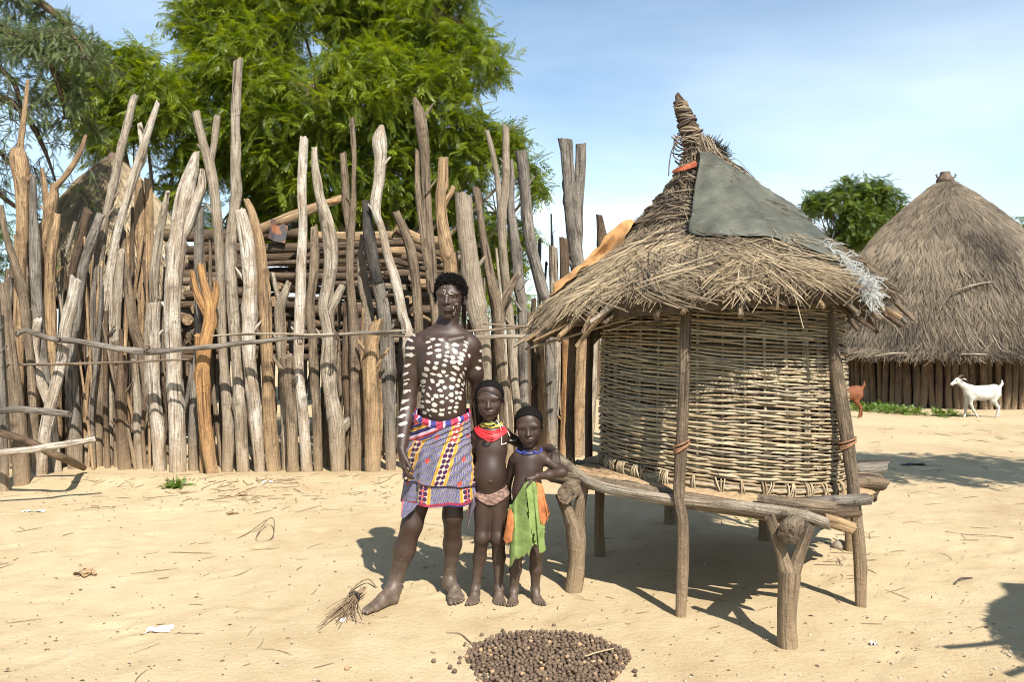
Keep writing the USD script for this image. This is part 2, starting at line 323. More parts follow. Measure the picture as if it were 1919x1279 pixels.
# ---------------------------------------------------------------- the stake fence
fence = thing('stake_fence', 'tall uneven fence of weathered tree trunks and forked branches behind the people', 'fence', (0, 8.4, 0))
fence_seed = [100]
def prong(pts, Y, dy=0.0):
    return [(*W(x, y, Y + dy), max(0.004, w * 0.5 * (Y + dy) / FPX)) for x, y, w in pts]
def pole(mat, base, *lines, dy=0.0, parent=None, name='pole', jag=0.04, rough=0.12, sides=18, lump=0.0, foot=True, label=None):
    """base: the picture row of the foot (sets the depth) and lines: traced centre lines (x, y, width), the first one the trunk from top to foot."""
    Y = FPX * CAM_H / (base - CY) + dy
    parts, gr, n = [], [], 0
    for i, ln in enumerate(lines):
        fence_seed[0] += 1
        if i > 0:                                   # let the branch grow out of the trunk's heart
            tr = np.array(lines[0], float); x, y, w = ln[-1]; o = np.argsort(tr[:, 1]); ln = list(ln) + [(float(np.interp(y + 26, tr[o, 1], tr[o, 0])), y + 26, w * .7)]
        pts = prong(ln, Y)
        if i == 0 and foot:
            x, y, z, r = pts[-1]; px, py, pz, pr = pts[-2]
            zz = -0.12
            if z > zz + 0.05:
                k = np.clip((x - px) / max(pz - z, 0.05), -0.12, 0.12)
                pts.append((x + k * (z - zz), y, zz, r * 1.04))
        pts = pts[::-1]
        m, g = log_mesh(pts, fence_seed[0], sides=sides, jag=jag, rough=rough, lump=lump)
        parts.append(m); gr.append(g)
    rs = rng(fence_seed[0] * 7)                       # short snags where twigs were broken off
    tr = np.array(lines[0], float)
    for _ in range(rs.integers(0, 3) if sides > 10 else 0):
        u = rs.uniform(.12, .8); k = u * (len(tr) - 1); j = int(k); x, y, w = tr[j] * (1 - k + j) + tr[min(j + 1, len(tr) - 1)] * (k - j); sg = rs.choice([-1, 1]); ln_ = rs.uniform(.5, 1.5) * max(w, 10)
        q = prong([(x + sg * (w * .45 + ln_ * .5), y - ln_ * .8, w * .16), (x + sg * w * .42, y - 2, w * .26), (x, y + w * .5, w * .28)], Y, rs.uniform(-.03, .0))[::-1]
        m, g = log_mesh(q, fence_seed[0] + 31, sides=7, jag=.02, rough=.1, step=.03, depth_wobble=0); parts.append(m); gr.append(g)
    return put_log(name, parts, gr, mat, parent or fence, label)
def put_log(name, parts, gr, mat, parent, label=None, smooth=True):
    p = obj(name, join(parts), M[mat], parent, smooth=smooth, attrs={'grain': np.vstack(gr)[:, :3], 'knot': np.vstack(gr)[:, 3]})
    if label: tag(p, label)
    return p
# left wing (nearest the camera at the left edge of the picture)
pole('greybrown', 913, [(3, 535, 20), (14, 620, 26), (32, 745, 28), (40, 840, 30), (42, 913, 30)])
pole('grey', 922, [(-8, 560, 12), (-4, 640, 14), (4, 740, 14), (8, 850, 16), (9, 922, 17)])
pole('tan', 886, [(34, 278, 22), (36, 300, 33), (42, 345, 25), (44, 400, 22), (42, 460, 20), (40, 540, 18), (38, 680, 18), (40, 886, 20)], [(49, 148, 6), (45, 200, 9), (40, 250, 10), (37, 285, 12), (36, 310, 14)], dy=0.12, jag=0.12)
pole('grey', 886, [(59, 330, 11), (61, 400, 14), (66, 470, 20), (70, 550, 20), (76, 640, 18), (90, 760, 18), (100, 886, 18)], dy=0.05)
pole('white', 884, [(73, 600, 14), (68, 640, 18), (65, 668, 22), (78, 715, 20), (92, 760, 18), (98, 800, 15), (105, 870, 16)], dy=-0.1)
pole('greybrown', 890, [(4, 385, 9), (10, 430, 10), (25, 490, 15), (40, 540, 17), (50, 620, 17), (60, 700, 15), (72, 890, 16)], dy=0.0)
pole('tan', 880, [(100, 345, 14), (97, 380, 20), (88, 430, 22), (82, 470, 20), (70, 560, 18), (66, 700, 18), (64, 880, 18)], [(158, 253, 6), (150, 280, 9), (135, 310, 10), (118, 335, 10), (103, 352, 12)], [(80, 318, 7), (85, 345, 10), (88, 385, 11), (90, 410, 10)], dy=0.22, jag=0.08)
pole('tan', 880, [(110, 402, 12), (104, 440, 18), (99, 500, 20), (97, 560, 20), (100, 650, 20), (105, 700, 18), (108, 880, 18)], dy=0.08)
pole('pale', 876, [(140, 416, 6), (130, 450, 7), (116, 500, 7), (110, 600, 8), (112, 876, 10)], dy=0.25)
pole('brown', 876, [(168, 396, 16), (158, 430, 14), (150, 470, 15), (140, 515, 15), (134, 600, 14), (128, 876, 15)], dy=0.2)
pole('grey', 880, [(188, 402, 14), (172, 450, 20), (155, 510, 18), (147, 600, 14), (140, 660, 18), (138, 740, 23), (141, 880, 25)], dy=0.02)
pole('white', 893, [(140, 522, 20), (131, 570, 21), (121, 610, 22), (112, 680, 22), (100, 740, 22), (86, 800, 20), (77, 893, 19)], dy=-0.12, rough=0.06, label='short bleached stake leaning across the others at left')
pole('pale', 872, [(250, 180, 13), (238, 230, 14), (224, 290, 15), (214, 340, 16), (200, 400, 17), (190, 450, 18), (178, 540, 19), (172, 600, 18), (167, 680, 17), (163, 740, 18), (158, 872, 18)], dy=-0.05, rough=0.05)
pole('white', 876, [(297, 192, 9), (287, 225, 13), (278, 255, 15), (268, 290, 17), (255, 330, 16), (240, 375, 14), (228, 410, 14), (215, 455, 15), (207, 500, 17), (196, 580, 17), (190, 640, 16), (190, 700, 18), (185, 760, 18), (177, 876, 22)], [(259, 230, 8), (263, 250, 12), (269, 280, 13), (268, 300, 10)], dy=0.05, label='tall leaning bleached stake with a short side fork')
pole('greybrown', 874, [(224, 417, 10), (230, 460, 13), (236, 510, 16), (243, 570, 18), (250, 620, 19), (264, 670, 17), (275, 780, 15), (278, 874, 14)], dy=0.10)
pole('tan', 872, [(262, 338, 14), (262, 400, 20), (262, 450, 22), (266, 490, 16), (268, 640, 14), (270, 872, 14)], dy=0.25)
pole('tan', 872, [(280, 338, 15), (281, 400, 17), (278, 480, 17), (272, 540, 15), (268, 600, 13), (262, 872, 14)], dy=0.32)
pole('pale', 874, [(317, 360, 9), (308, 400, 15), (298, 450, 17), (290, 510, 18), (287, 560, 18), (282, 620, 17), (280, 874, 17)], dy=0.14)
pole('white', 882, [(291, 570, 25), (290, 600, 22), (291, 650, 20), (289, 720, 23), (295, 800, 25), (299, 882, 23)], dy=-0.05)
pole('pale', 876, [(226, 470, 14), (221, 540, 18), (216, 600, 18), (215, 660, 17), (212, 690, 15), (205, 760, 17), (202, 876, 20)], dy=0.08)
pole('brown', 878, [(227, 618, 8), (226, 680, 10), (228, 720, 20), (230, 800, 22), (235, 878, 24)], dy=-0.08)
pole('greybrown', 876, [(215, 640, 12), (217, 720, 16), (219, 800, 15), (220, 876, 14)], dy=0.0)
pole('pale', 877, [(255, 675, 12), (258, 750, 15), (258, 800, 16), (262, 877, 17)], dy=-0.03)
pole('greybrown', 876, [(189, 588, 16), (193, 620, 19), (196, 650, 16), (190, 720, 17), (183, 876, 18)], dy=0.02)
# middle
pole('white', 884, [(369, 286, 11), (362, 315, 22), (351, 350, 28), (340, 400, 30), (335, 450, 30), (328, 510, 32), (326, 580, 32), (328, 640, 30), (331, 720, 31), (333, 800, 30), (333, 884, 30)], [(378, 320, 12), (377, 350, 18), (364, 385, 20), (350, 430, 18)], dy=-0.02, rough=0.13, lump=0.12, jag=0.1, label='thick bleached trunk with split bark at its bent top')
pole('grey', 884, [(374, 384, 17), (373, 440, 17), (371, 500, 17), (371, 590, 17), (370, 650, 16), (365, 710, 15), (363, 800, 18), (363, 884, 19)], dy=0.08, rough=0.05)
pole('bark', 885, [(367, 211, 16), (374, 240, 15), (383, 275, 17), (392, 305, 20), (400, 350, 19), (405, 400, 20), (409, 460, 19), (411, 520, 18), (413, 600, 18), (414, 640, 18), (420, 720, 19), (427, 800, 23), (426, 885, 22)], [(409, 219, 12), (405, 250, 13), (401, 280, 12), (395, 305, 13)], rough=0.04, label='smooth tall trunk forked in two at the top')
pole('pale', 885, [(447, 113, 18), (444, 160, 18), (440, 215, 18), (440, 260, 18), (441, 320, 19), (444, 360, 22), (440, 400, 19), (435, 450, 22), (433, 520, 23), (437, 600, 24), (441, 640, 24), (445, 690, 22), (452, 780, 24), (457, 885, 25)], rough=0.07, label='tallest stake of the fence')
pole('white', 885, [(450, 394, 20), (458, 430, 25), (465, 470, 27), (470, 530, 28), (469, 590, 28), (468, 650, 28), (472, 700, 26), (480, 780, 24), (487, 885, 20)], dy=-0.04, jag=0.1)
pole('tan', 886, [(463, 375, 12), (474, 400, 17), (487, 450, 20), (494, 510, 22), (498, 580, 24), (499, 640, 24), (501, 680, 26), (504, 780, 27), (513, 886, 29)], dy=0.06, jag=0.12)
pole('orange', 888, [(376, 497, 13), (380, 520, 15), (386, 545, 17), (393, 570, 22), (394, 600, 23), (388, 640, 24), (383, 690, 25), (385, 770, 25), (391, 840, 25), (398, 888, 24)], [(359, 508, 9), (363, 530, 13), (370, 555, 15), (385, 580, 17)], [(405, 528, 8), (406, 545, 13), (399, 575, 15)], dy=-0.14, lump=0.1, label='orange-brown three-pronged stake')
pole('orange', 886, [(370, 628, 15), (373, 660, 16), (376, 720, 12), (380, 886, 10)], dy=-0.05, jag=0.1)
pole('pale', 884, [(543, 530, 11), (535, 550, 15), (525, 580, 19), (525, 640, 19), (530, 720, 16), (535, 884, 15)], [(510, 511, 9), (516, 540, 10), (524, 568, 11)], dy=0.08)
pole('greybrown', 886, [(540, 668, 30), (541, 720, 29), (545, 780, 24), (549, 886, 22)], dy=-0.03)
pole('white', 886, [(571, 260, 16), (568, 300, 17), (565, 360, 18), (567, 420, 18), (564, 500, 20), (564, 560, 21), (562, 620, 21), (561, 700, 19), (567, 770, 21), (575, 886, 22)], rough=0.05)
pole('greybrown', 886, [(588, 425, 12), (590, 470, 17), (588, 520, 18), (582, 580, 18), (588, 650, 17), (590, 700, 17), (595, 780, 18), (597, 886, 17)], dy=0.03)
pole('pale', 885, [(591, 277, 12), (592, 310, 14), (597, 345, 19), (601, 370, 18), (612, 410, 24), (619, 450, 27), (621, 490, 26), (614, 540, 26), (607, 575, 26), (615, 610, 26), (618, 640, 27), (617, 680, 28), (622, 740, 26), (632, 790, 32), (633, 830, 30), (634, 885, 28)], [(641, 536, 15), (630, 560, 18), (617, 584, 20)], [(654, 790, 16), (642, 800, 24), (634, 815, 22)], dy=-0.03, rough=0.13, lump=0.15)
pole('greybrown', 885, [(659, 223, 9), (662, 260, 11), (664, 300, 10), (663, 340, 10), (663, 390, 12), (659, 430, 14), (657, 470, 16), (657, 520, 17), (662, 580, 21), (666, 640, 22), (666, 700, 21), (667, 780, 23), (667, 885, 23)], [(641, 288, 14), (645, 330, 15), (648, 380, 16), (654, 430, 14), (658, 475, 13)], dy=0.02)
pole('brown', 884, [(652, 560, 14), (650, 640, 14), (648, 700, 15), (652, 760, 13), (654, 884, 9)], dy=0.05)
pole('white', 884, [(716, 235, 8), (711, 262, 27), (713, 300, 23), (710, 340, 21), (704, 380, 24), (707, 405, 18), (716, 430, 17), (728, 480, 18), (743, 530, 20), (755, 590, 20), (765, 640, 20), (775, 884, 20)], dy=0.0, jag=0.12)
pole('burnt', 884, [(686, 378, 15), (690, 430, 22), (698, 480, 24), (707, 530, 25)], dy=0.08, foot=False, label='charred black stake top')
pole('grey', 884, [(704, 512, 24), (709, 540, 26), (718, 580, 26), (724, 640, 29), (727, 700, 30), (731, 780, 23), (732, 884, 20)], dy=0.09)
pole('bark', 882, [(679, 440, 9), (677, 500, 20), (683, 550, 23), (690, 600, 23), (700, 882, 22)], dy=0.22)
pole('tan', 885, [(707, 603, 22), (701, 625, 27), (694, 660, 28), (694, 720, 31), (697, 800, 30), (698, 885, 30)], dy=-0.15, jag=0.1, rough=0.06)
pole('greybrown', 882, [(742, 398, 17), (756, 430, 17), (770, 470, 20), (778, 520, 18), (781, 580, 19), (784, 625, 18), (786, 882, 18)], dy=0.14)
pole('greybrown', 882, [(777, 185, 9), (785, 205, 20), (791, 240, 24), (797, 300, 20), (798, 360, 18), (801, 420, 18), (806, 480, 20), (809, 540, 18), (816, 590, 18), (820, 882, 18)], [(781, 280, 8), (781, 320, 10), (784, 370, 12), (791, 420, 14), (800, 490, 14)], dy=0.05, jag=0.1)
pole('tan', 882, [(831, 295, 20), (830, 340, 22), (826, 370, 22), (830, 420, 24), (840, 480, 30), (846, 520, 30), (850, 882, 28)], [(851, 350, 10), (844, 365, 11), (834, 380, 12)], dy=0.10, lump=0.12)
pole('bark', 880, [(869, 368, 34), (872, 420, 34), (878, 470, 36), (885, 530, 40), (895, 590, 38), (906, 640, 28), (910, 720, 26), (912, 880, 28)], dy=-0.05, rough=0.03, sides=18, jag=0.06, label='thickest smooth grey trunk behind the tall person')
pole('greybrown', 872, [(892, 355, 17), (898, 390, 14), (905, 440, 16), (915, 500, 18), (925, 545, 22), (933, 575, 26), (935, 620, 24), (938, 680, 22), (947, 760, 26), (950, 872, 26)], [(971, 515, 12), (958, 535, 16), (945, 560, 18), (933, 590, 18)], dy=-0.05)
pole('bark', 870, [(948, 235, 13), (948, 280, 14), (948, 340, 15), (945, 370, 18), (940, 400, 20), (941, 450, 18), (945, 500, 18), (951, 560, 18), (957, 620, 18), (962, 700, 17), (970, 780, 17), (972, 870, 18)], [(912, 246, 9), (922, 280, 11), (930, 320, 11), (934, 350, 13), (939, 390, 16)], dy=0.1, rough=0.05)
pole('grey', 866, [(958, 300, 8), (960, 330, 10), (957, 390, 16), (961, 430, 20), (968, 480, 22), (973, 540, 20), (980, 600, 18), (984, 866, 18)], dy=0.0, rough=0.13)
pole('grey', 862, [(976, 283, 22), (981, 320, 23), (985, 370, 22), (989, 420, 22), (995, 460, 22), (1005, 500, 23), (1018, 550, 24), (1028, 590, 22), (1036, 862, 20)], dy=-0.05, rough=0.06)
pole('grey', 858, [(1060, 262, 26), (1063, 300, 24), (1068, 360, 24), (1073, 420, 24), (1079, 470, 27), (1085, 520, 27), (1090, 600, 26), (1090, 858, 24)], [(1089, 270, 21), (1089, 310, 21), (1086, 360, 19), (1084, 400, 18), (1084, 450, 17)], dy=0.2, label='dark double trunk standing beside the granary roof')
pole('brown', 852, [(1123, 403, 12), (1127, 430, 18), (1132, 480, 22), (1140, 600, 22), (1142, 852, 22)], dy=0.3)
pole('brown', 856, [(1056, 447, 18), (1058, 500, 20), (1060, 600, 20), (1060, 856, 20)], dy=0.1)
pole('pale', 856, [(1036, 463, 16), (1038, 520, 17), (1040, 600, 18), (1042, 856, 18)], dy=0.15)
pole('twiggy' if 'twiggy' in M else 'grey', 850, [(1033, 400, 3), (1034, 440, 4), (1035, 480, 6), (1037, 850, 8)], dy=0.4)
pole('grey', 848, [(1012, 447, 6), (1011, 490, 7), (1008, 848, 9)], dy=0.5)
pole('burnt', 846, [(1026, 497, 3), (1022, 520, 5), (1012, 846, 8)], dy=0.6)
# right wing, under the eaves of the granary
for mt, b, ln, dy in (('brown', 858, [(984, 640, 20), (986, 720, 22), (982, 858, 22)], 0.15), ('greybrown', 856, [(1002, 640, 16), (1000, 720, 16), (1000, 856, 16)], 0.25),
                      ('tan', 856, [(1014, 640, 20), (1019, 760, 22), (1017, 856, 20)], 0.0), ('pale', 854, [(1046, 640, 15), (1042, 740, 18), (1032, 854, 18)], -0.05),
                      ('orange', 856, [(1063, 640, 18), (1060, 760, 18), (1056, 856, 17)], 0.0), ('tan', 856, [(1090, 640, 26), (1085, 750, 26), (1080, 856, 20)], -0.05),
                      ('pale', 854, [(1112, 640, 20), (1108, 760, 20), (1100, 854, 16)], 0.0), ('greybrown', 852, [(1135, 640, 20), (1135, 852, 20)], 0.1), ('tan', 850, [(1160, 640, 20), (1160, 850, 20)], 0.1),
                      ('grey', 848, [(1185, 560, 20), (1185, 848, 20)], 0.2), ('tan', 846, [(1210, 600, 20), (1212, 846, 20)], 0.1), ('brown', 846, [(1240, 560, 20), (1240, 846, 20)], 0.2)):
    pole(mt, b, ln, dy=dy)
# filler stakes standing behind the front row
rf = rng(5)
for x, top, w, b in [(18, 470, 14, 876), (52, 430, 12, 868), (84, 520, 14, 868), (122, 470, 12, 866), (150, 560, 14, 866), (178, 520, 12, 862), (204, 430, 13, 862), (238, 560, 12, 862), (248, 390, 12, 860), (300, 500, 12, 862), (318, 480, 10, 862),
                     (398, 560, 12, 864), (424, 520, 10, 864), (450, 560, 12, 864), (512, 600, 12, 864), (553, 600, 10, 864), (606, 640, 12, 864), (640, 640, 13, 864), (684, 640, 12, 864), (716, 640, 12, 866), (748, 600, 14, 866), (762, 560, 12, 866),
                     (800, 600, 14, 866), (835, 560, 16, 866), (862, 560, 12, 864), (890, 600, 14, 862), (920, 620, 14, 860), (992, 560, 12, 852), (1020, 620, 12, 850)]:
    lean = rf.uniform(-14, 14)
    pole(rf.choice(['brown', 'brown', 'greybrown']), b, [(x + lean, top, w * 0.75), (x + lean * .4, (top + b) / 2, w), (x, b, w * 1.05)], dy=0.25, sides=8)
# thin crooked sticks and broken pieces wedged between the stakes
for i in range(88):
    x = rf.uniform(5, 330) if i % 3 else rf.uniform(330, 1010)
    if 740 < x < 900 and i % 2: continue
    top, w = rf.uniform(430, 700), rf.uniform(4.5, 11); lean = rf.normal(0, 26)
    pole(['brown', 'greybrown', 'tan', 'grey', 'pale'][rf.integers(5)], rf.uniform(868, 884), [(x + lean, top, w * .7), (x + lean * .55 + rf.normal(0, 5), top * .62 + 880 * .38, w * .9), (x + lean * .2 + rf.normal(0, 4), top * .3 + 880 * .7, w), (x, 876, w * 1.1)], dy=rf.uniform(.02, .24), sides=8)
# rails tied along the front
def rail(mat, pts, Y, Y2=None, name='rail'):
    Y2 = Y2 or Y; n = len(pts)
    q = [(*W(x, y, Y + (Y2 - Y) * i / (n - 1)), w * 0.5 * Y / FPX) for i, (x, y, w) in enumerate(pts)]
    fence_seed[0] += 1
    m, g = log_mesh(q, fence_seed[0], sides=10, depth_wobble=0.0, rough=0.08, end_jag=(0.02, 0.02))
    return put_log(name, [m], [g], mat, fence)
rail('grey', [(30, 630, 9), (38, 622, 10), (50, 619, 10), (70, 628, 10), (105, 637, 10), (140, 640, 10), (180, 646, 11), (220, 654, 12), (280, 660, 13), (340, 655, 10), (400, 650, 10), (470, 642, 9), (560, 633, 8), (640, 627, 7), (730, 622, 5)], 7.98, 8.1)
rail('pale', [(395, 630, 3), (450, 627, 4.5), (520, 626, 4.5), (600, 628, 5), (680, 624, 5), (760, 620, 5)], 8.0, 8.12)
rail('pale', [(690, 625, 6), (760, 629, 7), (830, 631, 8), (900, 632, 8), (960, 631, 8), (1020, 630, 8), (1100, 628, 7)], 8.1, 8.5)
rail('greybrown', [(860, 622, 4), (930, 618, 5), (990, 613, 5), (1080, 612, 5)], 8.25, 8.7)
rail('greybrown', [(37, 684, 5), (120, 683, 5.5), (180, 681, 5), (230, 680, 5), (300, 676, 4.5), (354, 674, 4)], 8.0, 8.02)
# bark strips that tie the rails
for x, y, Y in ((281, 655, 8.0), (634, 630, 8.05), (566, 640, 8.02), (115, 640, 7.95), (1000, 625, 8.4)):
    c = W(x, y, Y + 0.06); th = np.linspace(0, 4 * np.pi, 40)
    P = np.stack([c[0] + 0.012 * np.sin(th * .5) + 0.01 * np.cos(th), c[1] - .055 + 0.035 * np.cos(th), c[2] + 0.034 * np.sin(th)], -1)[None]
    obj('bark_tie', tubes(P, 0.006, 4), M['rope_dark'], fence)

# branches lying against the fence's left end
def branch_thing(name, label, cat, mat, pts, seed, sides=10):
    q = [(*W(x, y, Y), w * 0.5 * Y / FPX) for x, y, w, Y in pts]
    c = np.array(q)[:, :3].mean(0)
    m, g = log_mesh(q, seed, sides=sides, depth_wobble=0, rough=0.09, end_jag=(0.02, 0.03), step=0.03)
    g = np.asarray(g)
    p = obj(name, m, M[mat], None, attrs={'grain': g[:, :3], 'knot': g[:, 3]}); tag(p, label, cat); return p
branch_thing('branch', 'smooth grey branch stuck out level at the left edge, topmost of three', 'branch', 'grey', [(-40, 780, 10, 7.2), (0, 772, 11, 7.2), (40, 768, 13, 7.25), (90, 773, 14, 7.3), (130, 777, 13, 7.35)], 901)
branch_thing('branch', 'pale bleached branch with a split end reaching over the sand at left', 'branch', 'white', [(-40, 862, 12, 6.5), (0, 850, 13, 6.55), (60, 843, 13, 6.6), (110, 835, 13, 6.7), (150, 829, 12, 6.75), (178, 824, 11, 6.8)], 902)
branch_thing('branch', 'dark brown crooked branch sloping down to the sand at left', 'branch', 'brown', [(-40, 800, 13, 6.9), (10, 815, 15, 6.9), (60, 830, 13, 6.95), (90, 848, 14, 7.0), (125, 862, 15, 7.2), (157, 877, 12, 8.3)], 903)
# ---------------------------------------------------------------- trees
def frond_template(pairs=7, length=0.34, leaf=0.085, width=0.021, droop=0.5, seed=0):
    """A feathered leaf: a drooping stalk along +x with sickle-shaped leaflets on both sides."""
    r = rng(seed); v, f = [], []
    def at(t): return np.array([length * t * (1 - 0.12 * droop * t), 0, -droop * length * 0.55 * t * t])
    n0 = 0
    for i in range(4):
        p = at(i / 3); v += [p + [0, .0016, 0], p - [0, .0016, 0]]
    for i in range(3):
        a = 2 * i; f += [[a, a + 1, a + 3], [a, a + 3, a + 2]]
    def leaflet(p, d, up, l, w):
        side = np.cross(up, d); side /= np.linalg.norm(side); b = len(v)
        bend = -up * l * r.uniform(0.05, 0.30)
        v.extend([p, p + d * l * .42 + side * w + up * .1 * w, p + d * l * .45 - side * w * .7 + up * .1 * w, p + d * l + bend - side * w * .5])
        f.extend([[b, b + 1, b + 3], [b, b + 3, b + 2]])
    for k in range(pairs):
        t = 0.18 + 0.8 * k / pairs; p = at(t); l = leaf * (0.75 + 0.45 * math.sin(math.pi * (k + .6) / pairs)) * r.uniform(.85, 1.15)
        for s in (-1, 1):
            ang = math.radians(r.uniform(38, 58))
            d = unit(np.array([math.cos(ang), s * math.sin(ang), -0.25 - 0.5 * t * droop + r.uniform(-.15, .15)]))
            leaflet(p, d, unit(np.array([0.2, -s * .2, 1.0])), l, width)
    leaflet(at(1), unit(np.array([1, 0, -.7 * droop])), np.array([.5, 0, .8]), leaf, width)
    return np.array(v), np.array(f)
FR = [frond_template(7, 0.34, 0.085, 0.0125, d, i) for i, d in enumerate((0.3, 0.6, 0.9))]
def place_fronds(templates, pos, dirs, ups, scale, tint, r):
    """Copies of the templates: +x along dirs, +z nearest to ups."""
    x = unit(dirs); y = unit(np.cross(ups, x)); z = np.cross(x, y)
    R = np.stack([x, y, z], -1) * np.asarray(scale)[:, None, None]
    vs, fs, ts, n = [], [], [], 0
    pick = r.integers(0, len(templates), len(pos))
    for k, (tv, tf) in enumerate(templates):
        s = pick == k
        if not s.any(): continue
        V = np.einsum('nij,vj->nvi', R[s], tv) + pos[s][:, None]
        m, c = V.shape[:2]
        vs.append(V.reshape(-1, 3)); fs.append((tf[None] + (np.arange(m) * c)[:, None, None]).reshape(-1, 3) + n); n += m * c
        ts.append(np.repeat(tint[s], c))
    return (np.vstack(vs), np.vstack(fs)), np.concatenate(ts)
def rosettes(centres, r, per=7, scale=1.0, droop=0.35, sun_tint=True, spread=0.05):
    n = len(centres) * per
    pos = np.repeat(centres, per, 0) + r.normal(0, spread, (n, 3))
    az = r.uniform(0, 2 * np.pi, n)
    el = r.normal(0.2 - droop, 0.65, n)
    dirs = np.stack([np.cos(az) * np.cos(el), np.sin(az) * np.cos(el), np.sin(el)], -1)
    ups = np.array([0, 0, 1.0]) + r.normal(0, 0.25, (n, 3))
    return pos, dirs, ups, scale * r.uniform(0.7, 1.25, n)
def crown_points(blobs, Y, density, r, shell=(0.5, 1.0)):
    """blobs: (px, py, radius in pixels, depth offset in metres): twig tips spread through lumpy ellipsoids."""
    out, lim = [], []
    for px, py, rp, dy in blobs:
        c = W(px, py, Y + dy); R = rp * (Y + dy) / FPX
        n = max(4, int(density * R ** 2))
        d = unit(r.normal(0, 1, (n, 3)))
        u = r.uniform(shell[0] ** 3, shell[1] ** 3, n) ** (1 / 3)
        lump = 0.8 + 0.4 * meshkit.noise(d * 2.4 + px * 0.37, int(abs(px)))
        out.append(c + d * (u * lump)[:, None] * R * [1, 0.9, 0.95]); lim.append(c)
    P = np.vstack(out); keep = meshkit.noise(P * 1.15 + 3.3, 17) > .385
    return P[keep], np.array(lim)
def limb(a, b, r0, r1, r, sag=0.15, seg=8):
    t = np.linspace(0, 1, seg)[:, None]
    mid = r.normal(0, sag, 3) * np.linalg.norm(np.asarray(b) - a) * .5
    p = np.asarray(a) * (1 - t) + np.asarray(b) * t + mid * (4 * t * (1 - t)) * .5
    return np.hstack([p, (r0 + (r1 - r0) * t ** .8)])
def tree(name, label, blobs, Y, foot, trunk_r, density, leaf, seed, scale=1.0, per=7, templates=FR, group=None, trunk_mat='bark', droop=0.35, fork=0.45, shell=(0.45, 1.0)):
    r = rng(seed)
    t = thing(name, label, 'tree', foot)
    pts, cs = crown_points(blobs, Y, density, r, shell)
    foot = np.array(foot, float); top = cs.mean(0); parts, gr = [], []
    fk = foot + (top - foot) * [0.3, 0.3, fork]
    m, g = log_mesh(limb(foot - [0, 0, .2], fk, trunk_r, trunk_r * .75, r, 0.05), seed, sides=14, step=.2, jag=0)
    parts.append(m); gr.append(g)
    tw = []
    for c in cs:
        m, g = log_mesh(limb(fk - [0, 0, r.uniform(0, .4)], c, trunk_r * .45, trunk_r * .08, r, 0.12), seed + 1, sides=7, step=.25, jag=0, depth_wobble=0.03)
        parts.append(m); gr.append(g)
    put_log('trunk', parts, gr, trunk_mat, t)
    near = cKDTree(cs).query(pts)[1]
    sub = r.permutation(len(pts))[:max(10, len(pts) // 3)]
    a, b = cs[near[sub]], pts[sub]
    tt = np.linspace(0, 1, 4)[None, :, None]
    P = a[:, None] * (1 - tt) + b[:, None] * tt + np.array([0, 0, 1.0]) * (tt * (1 - tt)) * .3
    tag(obj('twigs', tubes(P, np.broadcast_to(np.array([.016, .012, .007, .003]), (len(sub), 4)), 3), M['twig'], t, smooth=False), kind='stuff')
    pos, d, u, s = rosettes(pts, r, per, scale, droop)
    tint = np.clip(np.repeat(r.uniform(0.15, .95, len(pts)), per) + r.normal(0, .15, len(pos)), 0, 1)
    mesh, ti = place_fronds(templates, pos, d, u, s, tint, r)
    o = obj('crown', mesh, M[leaf], t, smooth=False, attrs={'tint': ti}); tag(o, kind='stuff')
    return t
tree('neem_tree', 'large bright green neem tree rising behind the middle of the stake fence', [
    (420, 40, 95, 0), (400, 150, 75, -.5), (470, 120, 80, -1), (560, 30, 115, 0), (690, 20, 115, .5), (820, 40, 100, 0), (885, 120, 62, -.3), (905, 210, 55, -.2), (930, 265, 45, -.3), (985, 300, 34, -.4),
    (1000, 350, 26, -.4), (965, 250, 28, -.3), (800, 190, 100, -.6), (690, 170, 95, -1), (590, 170, 95, -1.2), (500, 240, 90, -.8), (440, 300, 80, 0), (600, 320, 100, -.5), (720, 320, 95, -.4), (840, 320, 90, 0),
    (930, 400, 62, .3), (980, 420, 34, .2), (520, 400, 80, .6), (660, 430, 80, .6), (800, 430, 80, .8), (900, 480, 50, .8), (480, -40, 100, .5), (640, -70, 120, 0), (780, -60, 110, .3), (960, 480, 36, .6), (430, 400, 62, .4), (365, 420, 50, .6), (600, 480, 60, .8)],
    15.0, (-2.6, 15.6, 0), .22, 300, 'leaf', 31, scale=.95, droop=.25)
tree('neem_tree', 'lower green tree left of the large neem tree and behind the thatched cone', [
    (245, 125, 50, -.6), (170, 120, 45, -.3), (180, 180, 50, -.4), (140, 160, 36, 0), (290, 180, 60, -.6), (220, 200, 60, .2), (330, 240, 62, 0), (250, 270, 55, -.2), (200, 270, 50, .3), (320, 330, 55, .2), (170, 235, 30, 0), (385, 300, 50, .6), (230, 330, 40, .4)],
    14.0, (-6.4, 14.4, 0), .15, 290, 'leaf', 32, scale=.9, droop=.25)
FRR = [frond_template(6, 0.26, 0.075, 0.016, d, 10 + i) for i, d in enumerate((0.3, 0.7))]
tree('round_tree', 'round dark green tree standing between the granary and the big hut', [
    (1590, 380, 44, 0), (1640, 375, 40, .2), (1560, 400, 44, -.2), (1620, 420, 45, -.5), (1670, 390, 28, .2), (1530, 385, 26, .1), (1575, 440, 40, 0), (1520, 420, 24, 0), (1640, 350, 22, 0), (1585, 345, 20, 0), (1535, 365, 18, .2), (1600, 470, 45, .3), (1660, 420, 34, .4)],
    30.0, (12.8, 30.4, 0), .2, 150, 'leaf_dark', 33, scale=1.35, per=6, templates=FRR)
